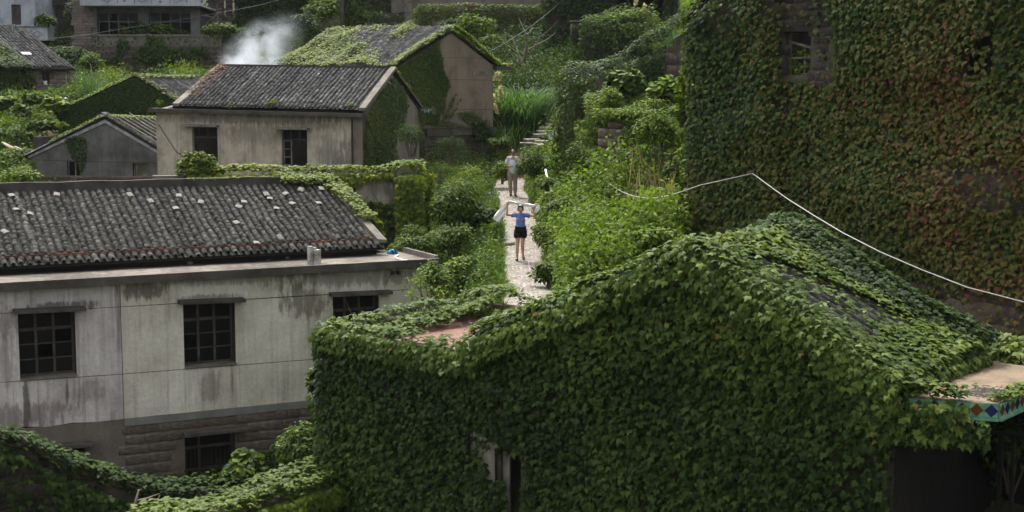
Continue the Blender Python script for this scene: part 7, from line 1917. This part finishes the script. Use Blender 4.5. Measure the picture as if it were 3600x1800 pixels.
# ------------------------------------------------------------------ garden clutter at far left
for i, (a, b, Y, w_, lab) in enumerate([((8, 500), (98, 545), 58, .17, 'wide weathered plank sloping down at far left'), ((52, 515), (104, 540), 58.2, .14, 'second grey plank lying beside the sloping one'), ((12, 505), (92, 557), 57.8, .08, 'thin rail under the sloping planks'),
                                 ((60, 462), (150, 454), 62, .14, 'old board resting level on the plank shelf'), ((124, 440), (200, 452), 62.2, .07, 'pale blue-grey board lying on the plank shelf'), ((125, 471), (203, 472), 61.8, .06, 'thin lower board of the plank shelf'), ((165, 459), (203, 461), 61.9, .07, 'short board at the right end of the plank shelf')]):
    p, q_ = P(*a, Y), P(*b, Y - .3)
    o = MB().bar((0, 0, 0), q_ - p, w_, .035).build('plank', M['wood_pale'] if i != 4 else M['bluewhite']); o.location = p
    tag(o, lab, 'plank')
m_jar = plain('dark_glazed_clay', (.10, .085, .075), .35)
for (px, py, r, lab) in [(231, 352, .13, 'large dome-lidded clay jar on the terrace'), (214, 347, .09, 'smaller clay jar left of the large one')]:
    p = P(px, py, 66)
    o = MB().tube([(0, 0, -r * 1.4), (0, 0, -r), (0, 0, 0), (0, 0, r * .5), (0, 0, r * .8), (0, 0, r * .95)], [r * .7, r, r * 1.1, r * .9, r * .5, r * .15], 12).build('clay_jar', m_jar, None, True); o.location = p; tag(o, lab, 'jar')
tw = Frame(60, 420, 67.5, -4, base=11.0)
tr_ = empty('terrace_wall', tw.o, 0, 'low stone terrace wall below the squash vines with a dark culvert', 'wall')
tr_.rotation_euler = (0, 0, tw.yaw)
a, b = tw.oy(-60, 400)[0], tw.oy(198, 400)[0]; zt, zb = tw.oy(60, 372)[1], tw.oy(60, 440)[1]
MB().box(a, b, .03, .5, zb - .6, zt - .02).build('core', M['mortar'], tr_)
masonry(tr_, .03, tw.oy(80, 400)[0], b, zb, zt - .05, .26, .34, M['stone_dim'], depth=.12, proud=.03)
cl = Frame(248, 385, 69.5, -6, base=11.0)
o = empty('culvert', cl.o, cl.yaw, 'black culvert opening with a flat lintel in the terrace', 'culvert')
x0, x1 = cl.oy(186, 375)[0], 0
z0, z1 = cl.oy(215, 395)[1], cl.oy(215, 371)[1]
MB().box(x0 - .2, x1 + .9, -.1, .5, z1, z1 + .12).box(x1, x1 + .9, -.05, .5, z0 - .8, z1 - .002).box(x0 - .2, x0, -.05, .5, z0 - .8, z1 - .002).box(x0 + .002, x1 - .002, .9, 1, z0 - .8, z1 - .002).build('lintel', M['stone_dim'], o)

# ------------------------------------------------------------------ cables and wires
def wire(name, label, pts, r, mat, cat='cable', sag=0.0, n=10):
    pts = [np.array(p) for p in pts]
    if sag and len(pts) == 2:
        a, b = pts; pts = [a + (b - a) * t - np.array([0, 0, sag * 4 * t * (1 - t)]) for t in np.linspace(0, 1, n)]
    c = pts[0].copy()
    o = MB().tube([p - c for p in pts], r, 5).build(name, mat, None, True); o.location = c
    return tag(o, label, cat)
cab = [(2099, 603, 43.2), (2125, 632, 42), (2154, 654, 41), (2190, 676, 40), (2230, 690, 39.2), (2265, 695, 38.6), (2301, 696, 38), (2350, 688, 37.4), (2402, 672, 37), (2462, 651, 36.6), (2645, 610, 35.3)]
wire('white_cable', 'white cable sagging from the block wall to the tall house', [P(*c) for c in cab], .0105, M['cable_white'])
cab = [(2645, 610, 35.3), (2660, 620, 34.8), (2700, 650, 33.6), (2770, 700, 31.8), (2862, 758, 30), (2966, 820, 28.6), (3095, 886, 27.6), (3239, 948, 26.8), (3400, 1010, 26), (3600, 1062, 25.2), (3800, 1105, 24.6)]
wire('white_cable', 'white cable swooping from the tall house insulator across to the right', [P(*c) for c in cab], .0105, M['cable_white'])
p = P(2645, 610, 35.7); o = MB().tube([(0, 0, -.03), (0, 0, .03), (0, .3, .05)], .025, 6).build('insulator', M['iron']); o.location = p; tag(o, 'small insulator hook holding the white cable on the tall wall', 'hook')
wire('hose', 'short white hose hanging from the bush right of the man', [P(1918, 596, 48), P(1924, 625, 47.7), P(1932, 652, 47.4), P(1942, 676, 47.1)], .035, M['white_pvc'], 'hose')
wire('hose', 'thin white pipe end in the creeper column', [P(2007, 517, 46.5), P(2014, 535, 46.5)], .02, M['white_pvc'], 'hose')
wire('power_line', 'thin overhead wire slanting from the tan house roof up to the right', [P(1700, 190, 61), P(1990, -12, 78)], .010, M['wire_grey'], 'wire', .25)
wire('power_line', 'thin overhead wire crossing in front of the balcony house', [P(140, 140, 82), P(640 / 2.147, 265 / 2.147, 83), P(466, 95, 84), P(699, 58, 86), P(899, 21, 88), P(1010, -8, 89)], .011, M['wire_grey'], 'wire')
wire('power_line', 'slack wire from the low grey gable to the grey house corner', [P(455, 395, 57), P(500, 430, 54.6), P(553, 470, 53.6)], .008, M['wire_grey'], 'wire', 0)
wire('power_line', 'dark wire drooping down the left part of the grey house front', [H2.w((-7.9, -.03, 2.9)), H2.w((-7.2, -.03, 1.9)), H2.w((-6.3, -.03, 1.45))], .012, M['iron'], 'wire')
v = [P(3398, 10, 32.6), P(3412, 4, 32.6), P(3428, -4, 32.6), P(3432, 2, 32.6), P(3428, 28, 32.6), P(3412, 28, 32.6), P(3410, 12, 32.6)]
c = v[0].copy(); mb = MB(); nv = len(v); mb.add([a - c for a in v] + [a - c + np.array([.02, .05, 0]) for a in v], [tuple(range(nv)), tuple(range(2 * nv - 1, nv - 1, -1))] + [(i, i + nv, (i + 1) % nv + nv, (i + 1) % nv) for i in range(nv)])
o = mb.build('rag', plain('grey_cloth', (.16, .16, .19), .8)); o.location = c; tag(o, 'grey scrap of cloth caught in the ivy near the top right', 'rag')

# ------------------------------------------------------------------ smoke
m = bpy.data.materials.new('smoke'); m.use_nodes = True; nt = m.node_tree
nt.nodes.remove(nt.nodes['Principled BSDF']); t = NT(nt)
pv = t.n('VolumePrincipled'); nt.links.new(pv.outputs[0], nt.nodes['Material Output'].inputs['Volume'])
pv.inputs['Color'].default_value = (.86, .92, 1.0, 1); pv.inputs['Anisotropy'].default_value = .2
co = t.n('TexCoord').outputs['Object']
sep = t.n('SeparateXYZ'); t.set(sep.inputs[0], co)
w1 = t.n('TexNoise'); t.set(w1.inputs['Vector'], co); w1.inputs['Scale'].default_value = .8; w1.inputs['Detail'].default_value = 3
warp = t.n('VectorMath', operation='MULTIPLY_ADD'); t.set(warp.inputs[0], w1.outputs['Color']); warp.inputs[1].default_value = (1.5, 1.5, 1.5); t.set(warp.inputs[2], co)
nz = t.noise(warp.outputs[0], .9, 6, .6)
# thick at the lower left foot, thinning as it leans to the upper right
ax_ = t.math('SUBTRACT', sep.outputs[0], t.math('MULTIPLY', sep.outputs[2], .62))
rx_ = t.math('DIVIDE', ax_, t.math('ADD', 1.95, t.math('MULTIPLY', sep.outputs[2], .30)))
fall = t.math('SUBTRACT', 1.0, t.math('ADD', t.math('MULTIPLY', rx_, rx_), t.math('ADD', t.math('POWER', t.math('DIVIDE', t.math('MAXIMUM', t.math('SUBTRACT', sep.outputs[2], .2), 0), 2.9), 1.6), t.math('POWER', t.math('DIVIDE', sep.outputs[1], 1.1), 2.0))), clamp=True)
den = t.math('MULTIPLY', t.math('MULTIPLY', fall, fall), t.math('MULTIPLY', t.math('MAXIMUM', t.math('SUBTRACT', nz, .37), 0), 9.5))
t.set(pv.inputs['Density'], den)
foot = P(868, 250, 69)
o = empty('smoke_root', foot)
bpy.data.objects.remove(o)
mb = MB(); mb.box(-2.6, 5.0, -1.2, 1.2, -.6, 3.3)
o = mb.build('smoke', m); o.location = foot; tag(o, 'white smoke drifting up from behind the grey house ridge', 'smoke', kind='stuff')

# ------------------------------------------------------------------ people
def body(name, caps, ells, voxel, mat, parent, smooth=4):
    """one continuous skin over tapered limbs and rounded masses"""
    mb = MB()
    for c in caps:
        pts = [np.array(p, float) for p in c[0]]; rs = list(c[1])
        d0 = pts[0] - pts[1]; d1 = pts[-1] - pts[-2]
        d0 /= np.linalg.norm(d0); d1 /= np.linalg.norm(d1)
        P_ = [pts[0] + d0 * rs[0] * .95, pts[0] + d0 * rs[0] * .6] + pts + [pts[-1] + d1 * rs[-1] * .6, pts[-1] + d1 * rs[-1] * .95]
        R_ = [rs[0] * .3, rs[0] * .8] + rs + [rs[-1] * .8, rs[-1] * .3]
        mb.tube(P_, R_, 12)
    for c, r in ells:
        n0 = len(mb.v); c = np.array(c, float); nr_, ns = 8, 14
        for i in range(nr_ + 1):
            a = math.pi * i / nr_
            for k in range(ns):
                b_ = 2 * math.pi * k / ns
                rr = max(math.sin(a), .02)
                mb.v.append((c[0] + r[0] * rr * math.cos(b_), c[1] + r[1] * rr * math.sin(b_), c[2] + r[2] * math.cos(a)))
        for i in range(nr_):
            for k in range(ns):
                a_, b2 = n0 + i * ns + k, n0 + i * ns + (k + 1) % ns
                mb.f.append((a_, a_ + ns, b2 + ns, b2))
        mb.f.append(tuple(n0 + k for k in range(ns))); mb.f.append(tuple(n0 + nr_ * ns + k for k in reversed(range(ns))))
    me0 = mb.mesh(name + '_raw')
    ob = bpy.data.objects.new(name, me0); COL.objects.link(ob)
    r = ob.modifiers.new('r', 'REMESH'); r.mode = 'VOXEL'; r.voxel_size = voxel
    s = ob.modifiers.new('s', 'SMOOTH'); s.iterations = smooth; s.factor = .5
    dg = bpy.context.evaluated_depsgraph_get(); dg.update()
    me = bpy.data.meshes.new_from_object(ob.evaluated_get(dg))
    bpy.data.objects.remove(ob); bpy.data.meshes.remove(me0)
    me.name = name; me.materials.clear()
    return link(name, me, mat, parent, True)

M['skin'] = plain('skin', (.50, .30, .21), .5, .4, .12, scale=20)
M['skin_tan'] = plain('tanned_skin', (.33, .18, .115), .5, .4, .12, scale=20)
M['hair'] = plain('black_hair', (.012, .010, .010), .4, .5, .4, scale=40)
M['blouse'] = surf('blue_striped_blouse', (.095, .13, .36), (.15, .20, .46), 6, bump=.3, bscale=30)
M['shorts'] = plain('black_shorts', (.008, .008, .010), .8, .2)
M['shoe'] = plain('black_shoe', (.012, .012, .014), .35)
M['polo'] = surf('pale_blue_polo', (.56, .61, .68), (.70, .75, .80), 5, bump=.3, bscale=22)
M['chino'] = surf('beige_trousers', (.27, .215, .15), (.38, .31, .225), 4, bump=.4, bscale=12)
M['scarf'] = plain('white_scarf', (.82, .82, .80), .7, .2, .12)
M['lips'] = plain('lips', (.38, .12, .10), .4)

def hand(w, d, side, up=(0, 0, 1), L_=.085, curl=.6):
    """palm and five unequal bent fingers from wrist w along d; side = thumb direction"""
    w, d, side = np.array(w, float), unit(np.array([d], float))[0], unit(np.array([side], float))[0]
    n = np.cross(d, side)
    caps = [([w, w + d * .05, w + d * .085], [.022, .033, .030])]
    for k, (o, l) in enumerate(((.027, .070), (.009, .080), (-.009, .075), (-.026, .058))):
        b0 = w + d * .08 + side * o
        caps.append(([b0, b0 + d * l * .5, b0 + d * l * .72 + n * curl * l * .45, b0 + d * l * .68 + n * curl * l * .85], [.0095, .009, .0085, .0075]))
    t0 = w + d * .03 + side * .026
    caps.append(([t0, t0 + side * .03 + d * .025, t0 + side * .035 + d * .055 + n * .015], [.012, .0105, .009]))
    return caps

def face(root, c, r, mat_eye, yaw=0.0, pitch=0.0, mouth=True):
    pass

# woman
wf = P(1830, 922, 40.0); wf[2] = float(path_at(40.0)[1]) + .05
wo = empty('person', wf, 0, 'woman in a blue blouse and black shorts walking down the path, arms raised', 'person')
sh_l, el_l, ha_l = (-.175, 0, 1.30), (-.385, -.02, 1.30), (-.37, -.03, 1.555)
sh_r, el_r, ha_r = (.175, 0, 1.30), (.385, -.02, 1.265), (.425, -.06, 1.49)
hd = np.array([.0, -.055, 1.475])
caps = [([(0, .01, .92), (0, .0, .97), (0, .0, 1.10), (0, .0, 1.25)], [.13, .115, .115, .10]), ([(-.14, 0, 1.29), (.14, 0, 1.29)], [.06, .06]), ([(0, 0, 1.27), (0, -.025, 1.42)], [.052, .046]),
        ([sh_l, el_l], [.048, .036]), ([el_l, ha_l], [.036, .024]), ([sh_r, el_r], [.048, .036]), ([el_r, ha_r], [.036, .024]),
        ([(-.08, 0, .80), (-.085, -.02, .46)], [.088, .052]), ([(-.085, -.02, .46), (-.095, .02, .25), (-.10, .03, .08)], [.050, .047, .031]), ([(-.10, .03, .06), (-.105, -.06, .03), (-.11, -.13, .025)], [.034, .032, .022]),
        ([(.08, 0, .80), (.055, -.03, .47)], [.088, .052]), ([(.055, -.03, .47), (.06, .10, .30), (.07, .20, .16)], [.050, .047, .031]), ([(.07, .20, .14), (.085, .15, .065), (.095, .09, .03)], [.034, .032, .022])]
caps += hand(ha_l, (.1, -.05, 1), (1, 0, 0)) + hand(ha_r, (.2, -.1, 1), (-1, 0, 0))
ells = [(hd, (.074, .088, .105)), (hd + [0, -.035, -.055], (.052, .055, .052)), (hd + [0, -.096, -.022], (.013, .018, .020)), (hd + [-.074, 0, -.01], (.012, .022, .030)), (hd + [.074, 0, -.01], (.012, .022, .030)), (hd + [0, -.075, .03], (.05, .016, .012)), ((-.06, -.07, 1.17), (.06, .05, .055)), ((.06, -.07, 1.17), (.06, .05, .055)), ((0, .05, .84), (.14, .09, .09))]
body('body', caps, ells, .0085, M['skin'], wo)
body('hair', [], [(hd + [0, .018, .03], (.090, .098, .098)), (hd + [-.064, .0, -.005], (.028, .05, .08)), (hd + [.064, .0, -.005], (.028, .05, .08)), (hd + [0, .055, -.03], (.078, .05, .075)), (hd + [0, -.05, .078], (.066, .042, .028)), (hd + [.02, -.075, .068], (.05, .02, .018))], .011, M['hair'], wo)
mb = MB()
for s in (-1, 1): MB().tube([hd + [s * .030 - .012, -.0865, .004], hd + [s * .030, -.0905, .003], hd + [s * .030 + .012, -.0865, .004]], [.003, .006, .003], 6).build('eye', M['hair'], wo)
MB().tube([hd + [-.022, -.088, -.062], hd + [0, -.0955, -.066], hd + [.022, -.088, -.062]], [.003, .0065, .003], 6).build('mouth', M['lips'], wo)
body('blouse', [([(0, .0, 1.04), (0, 0, 1.08), (0, 0, 1.15), (0, 0, 1.26)], [.132, .130, .128, .108]), ([(-.14, 0, 1.29), (.14, 0, 1.29)], [.066, .066]), ([(-.15, 0, 1.30), (-.22, -.01, 1.285)], [.060, .066]), ([(.15, 0, 1.30), (.22, -.01, 1.272)], [.060, .066])],
     [((-.06, -.075, 1.16), (.075, .065, .07)), ((.06, -.075, 1.16), (.075, .065, .07)), ((0, -.01, .985), (.155, .135, .045)), ((-.04, -.10, 1.05), (.02, .05, .09)), ((.07, -.09, 1.04), (.018, .05, .10))], .011, M['blouse'], wo, 3)
body('shorts', [([(-.085, .005, .84), (-.095, -.01, .715)], [.102, .104]), ([(.085, .005, .84), (.087, -.015, .715)], [.102, .104]), ([(-.05, 0, .94), (.05, 0, .94)], [.118, .118]), ([(-.05, 0, .85), (.05, 0, .85)], [.128, .128])], [((0, .05, .86), (.15, .11, .11)), ((0, -.02, .83), (.14, .105, .10))], .011, M['shorts'], wo, 2)
body('shoe', [([(-.10, .055, .035), (-.105, -.06, .030), (-.11, -.125, .028)], [.036, .042, .036])], [], .008, M['shoe'], wo, 2)
body('shoe', [([(.072, .215, .125), (.085, .15, .055), (.095, .09, .025)], [.036, .041, .034])], [], .008, M['shoe'], wo, 2)
# white scarf held across behind the head
def cloth(path, widths, name, label, root_loc, mat, thick=.012, folds=5):
    """a long folded cloth following a path; widths = half-height of the band"""
    V, Fc = [], []
    n = len(path); m_ = 9
    path = np.array(path, float)
    for i in range(n):
        tq = i / (n - 1) * (len(widths) - 1); k = min(int(tq), len(widths) - 2)
        w_ = widths[k] + (widths[k + 1] - widths[k]) * (tq - k)
        d = unit((path[min(i + 1, n - 1)] - path[max(i - 1, 0)])[None])[0]
        a = np.cross(d, [0, 1, 0]); a /= np.linalg.norm(a) + 1e-6
        for j in range(m_):
            s_ = j / (m_ - 1) * 2 - 1
            fold = math.sin(s_ * folds + i * .55) * .022 + math.sin(s_ * 2.1 * folds + i * .9) * .010
            V.append(path[i] + a * w_ * s_ + np.array([0, 1, 0]) * fold)
    for i in range(n - 1):
        for j in range(m_ - 1):
            q_ = i * m_ + j; Fc.append((q_, q_ + 1, q_ + m_ + 1, q_ + m_))
    mb = MB(); mb.add(V, Fc)
    o = mb.build(name, mat, None, True); o.location = root_loc
    so = o.modifiers.new('thickness', 'SOLIDIFY'); so.thickness = thick
    return tag(o, label, 'scarf')
def smoothpath(pts, n):
    pts = np.array(pts, float); t_ = np.linspace(0, len(pts) - 1, n); out = []
    for x in t_:
        i = min(int(x), len(pts) - 2); f = x - i
        p0, p1, p2, p3 = pts[max(i - 1, 0)], pts[i], pts[i + 1], pts[min(i + 2, len(pts) - 1)]
        out.append(.5 * ((2 * p1) + (-p0 + p2) * f + (2 * p0 - 5 * p1 + 4 * p2 - p3) * f * f + (-p0 + 3 * p1 - 3 * p2 + p3) * f ** 3))
    return np.array(out)
sc_path = smoothpath([(-.70, .02, 1.13), (-.60, .03, 1.28), (-.48, .04, 1.46), (-.375, .02, 1.625), (-.33, -.03, 1.66), (-.20, .12, 1.635), (0, .15, 1.59), (.20, .10, 1.565), (.36, -.02, 1.555), (.44, -.07, 1.56), (.49, -.10, 1.50), (.45, -.10, 1.42), (.42, -.09, 1.36)], 44)
cloth(sc_path, [.11, .10, .085, .035, .03, .03, .036, .036, .036, .05, .06, .05, .03], 'scarf', 'long white scarf held up behind the woman, one end trailing left', wf, M['scarf'])

# man
mf = P(1803, 692, 52.6); mf[2] = float(path_at(52.6)[1]) + .05
mo = empty('person', mf, 0, 'man in a pale blue polo, beige trousers and sunglasses walking down the path', 'person')
hd = np.array([.0, -.03, 1.575])
caps = [([(0, .01, .97), (0, 0, 1.03), (0, 0, 1.18), (0, 0, 1.34)], [.14, .135, .14, .12]), ([(-.17, 0, 1.385), (.17, 0, 1.385)], [.065, .065]), ([(0, .0, 1.36), (0, -.015, 1.50)], [.060, .055]),
        ([(-.20, 0, 1.37), (-.245, .02, 1.12)], [.052, .042]), ([(-.245, .02, 1.12), (-.125, -.20, 1.075)], [.042, .028]), ([(.20, 0, 1.37), (.25, .02, 1.12)], [.052, .042]), ([(.25, .02, 1.12), (.12, -.20, 1.10)], [.042, .028]),
        ([(-.085, 0, .86), (-.095, -.03, .48), (-.075, .02, .08)], [.09, .058, .036]), ([(.085, 0, .86), (.08, .05, .48), (.085, .02, .08)], [.09, .058, .036]),
        ([(-.075, .02, .06), (-.08, -.09, .03), (-.085, -.17, .025)], [.04, .04, .03]), ([(.085, .02, .06), (.10, -.11, .03), (.11, -.2, .025)], [.04, .04, .03])]
caps += hand((-.125, -.20, 1.075), (.75, -.5, .05), (0, -.3, 1), curl=.8) + hand((.12, -.20, 1.10), (-.75, -.5, .0), (0, -.3, 1), curl=1.0)
ells = [(hd, (.078, .095, .112)), (hd + [0, -.035, -.06], (.058, .06, .056)), (hd + [0, -.103, -.02], (.015, .02, .022)), (hd + [-.08, 0, -.01], (.012, .024, .033)), (hd + [.08, 0, -.01], (.012, .024, .033))]
body('body', caps, ells, .0095, M['skin_tan'], mo)
body('hair', [], [(hd + [0, .018, .035], (.085, .098, .092)), (hd + [0, .05, -.02], (.075, .055, .07))], .011, M['hair'], mo)
sg_ = MB()
for s in (-1, 1): sg_.tube([hd + [s * .034, -.098, .012], hd + [s * .034, -.108, .012]], [.029, .027], 10)
sg_.tube([hd + [-.012, -.105, .02], hd + [.012, -.105, .02]], .005, 5)
for s in (-1, 1): sg_.tube([hd + [s * .06, -.095, .02], hd + [s * .083, -.01, .015]], .004, 5)
sg_.build('sunglasses', M['shoe'], mo)
MB().tube([hd + [-.024, -.092, -.066], hd + [0, -.099, -.068], hd + [.024, -.092, -.066]], [.003, .006, .003], 6).build('mouth', M['lips'], mo)
body('polo_shirt', [([(0, .0, .94), (0, 0, 1.02), (0, 0, 1.18), (0, 0, 1.32)], [.166, .160, .158, .125]), ([(-.14, 0, 1.375), (.14, 0, 1.375)], [.072, .072]), ([(-.18, 0, 1.365), (-.237, .01, 1.20)], [.064, .066]), ([(.18, 0, 1.365), (.242, .01, 1.20)], [.064, .066]), ([(0, -.005, 1.43), (0, -.012, 1.465)], [.078, .070])],
     [], .012, M['polo'], mo, 3)
body('trousers', [([(-.09, 0, .86), (-.10, -.03, .48), (-.08, .02, .13)], [.115, .082, .066]), ([(.09, 0, .86), (.085, .05, .48), (.09, .02, .13)], [.115, .082, .066]), ([(-.06, 0, .92), (.06, 0, .92)], [.13, .13])], [((0, 0, .86), (.15, .12, .13)), ((-.08, .0, .10), (.062, .07, .03)), ((.09, .0, .10), (.062, .07, .03))], .012, M['chino'], mo, 2)
body('shoe', [([(-.075, .04, .045), (-.08, -.09, .035), (-.085, -.17, .03)], [.045, .048, .038])], [], .01, M['shoe'], mo, 2)
body('shoe', [([(.085, .04, .045), (.10, -.11, .035), (.11, -.2, .03)], [.045, .048, .038])], [], .01, M['shoe'], mo, 2)
mb = MB(); a = -.178   # small dark emblem on the chest: an h-like figure
mb.bar((.105, a, 1.245), (.105, a - .002, 1.33), .012, .02).bar((.105, a, 1.285), (.135, a, 1.285), .012, .012).bar((.135, a, 1.285), (.14, a + .004, 1.245), .012, .014).bar((.085, a, 1.315), (.13, a, 1.318), .01, .01)
mb.build('emblem', M['shorts'], mo)
bt = mf + np.array([.06, -.30, 1.06])
M['bottle'] = plain('pale_blue_bottle', (.35, .55, .70), .15, .5, .1)
o = empty('water_bottle', bt, 0, 'pale blue water bottle in the man\'s hands', 'bottle')
MB().tube([(0, 0, -.12), (0, 0, -.11), (0, 0, .05), (0, 0, .08)], [.028, .033, .033, .015], 10).build('bottle_body', M['bottle'], o, True)
MB().tube([(0, 0, .081), (0, 0, .10)], .016, 8).build('cap', M['cable_white'], o)
bg_ = mf + np.array([.30, .04, .80])
M['bag'] = surf('dark_brown_bag', (.028, .022, .018), (.07, .055, .045), 6, bump=.3)
o = empty('shoulder_bag', bg_, .15, 'dark brown shoulder bag with a red panel at the man\'s hip', 'bag')
body('bag_body', [([(-.10, 0, .05), (.08, 0, .04)], [.075, .075]), ([(-.09, 0, .22), (.08, 0, .20)], [.07, .07])], [((-.01, 0, .13), (.17, .08, .16))], .012, M['bag'], o, 2)
MB().box(.045, .085, -.093, -.05, .0, .26).build('red_panel', plain('red_leather', (.30, .025, .02), .5), o)
MB().tube([(-.12, 0, .24), (-.18, .02, .45), (-.12, .03, .60), (-.02, .02, .45), (.10, 0, .24)], .012, 6).build('strap', M['bag'], o)

# ------------------------------------------------------------------ damp air
HAZE = .00009
hm = bpy.data.materials.new('haze'); hm.use_nodes = True
hm.node_tree.nodes.remove(hm.node_tree.nodes['Principled BSDF'])
hv = hm.node_tree.nodes.new('ShaderNodeVolumePrincipled')
hv.inputs['Color'].default_value = (.86, .92, 1.0, 1); hv.inputs['Density'].default_value = HAZE; hv.inputs['Anisotropy'].default_value = 0.0
hm.node_tree.links.new(hv.outputs[0], hm.node_tree.nodes['Material Output'].inputs['Volume'])
tag(MB().box(-64, 64, -3, 155, float(GZ.min()) - 1.5, float(GZ.max()) + 3).build('haze', hm), kind='stuff')
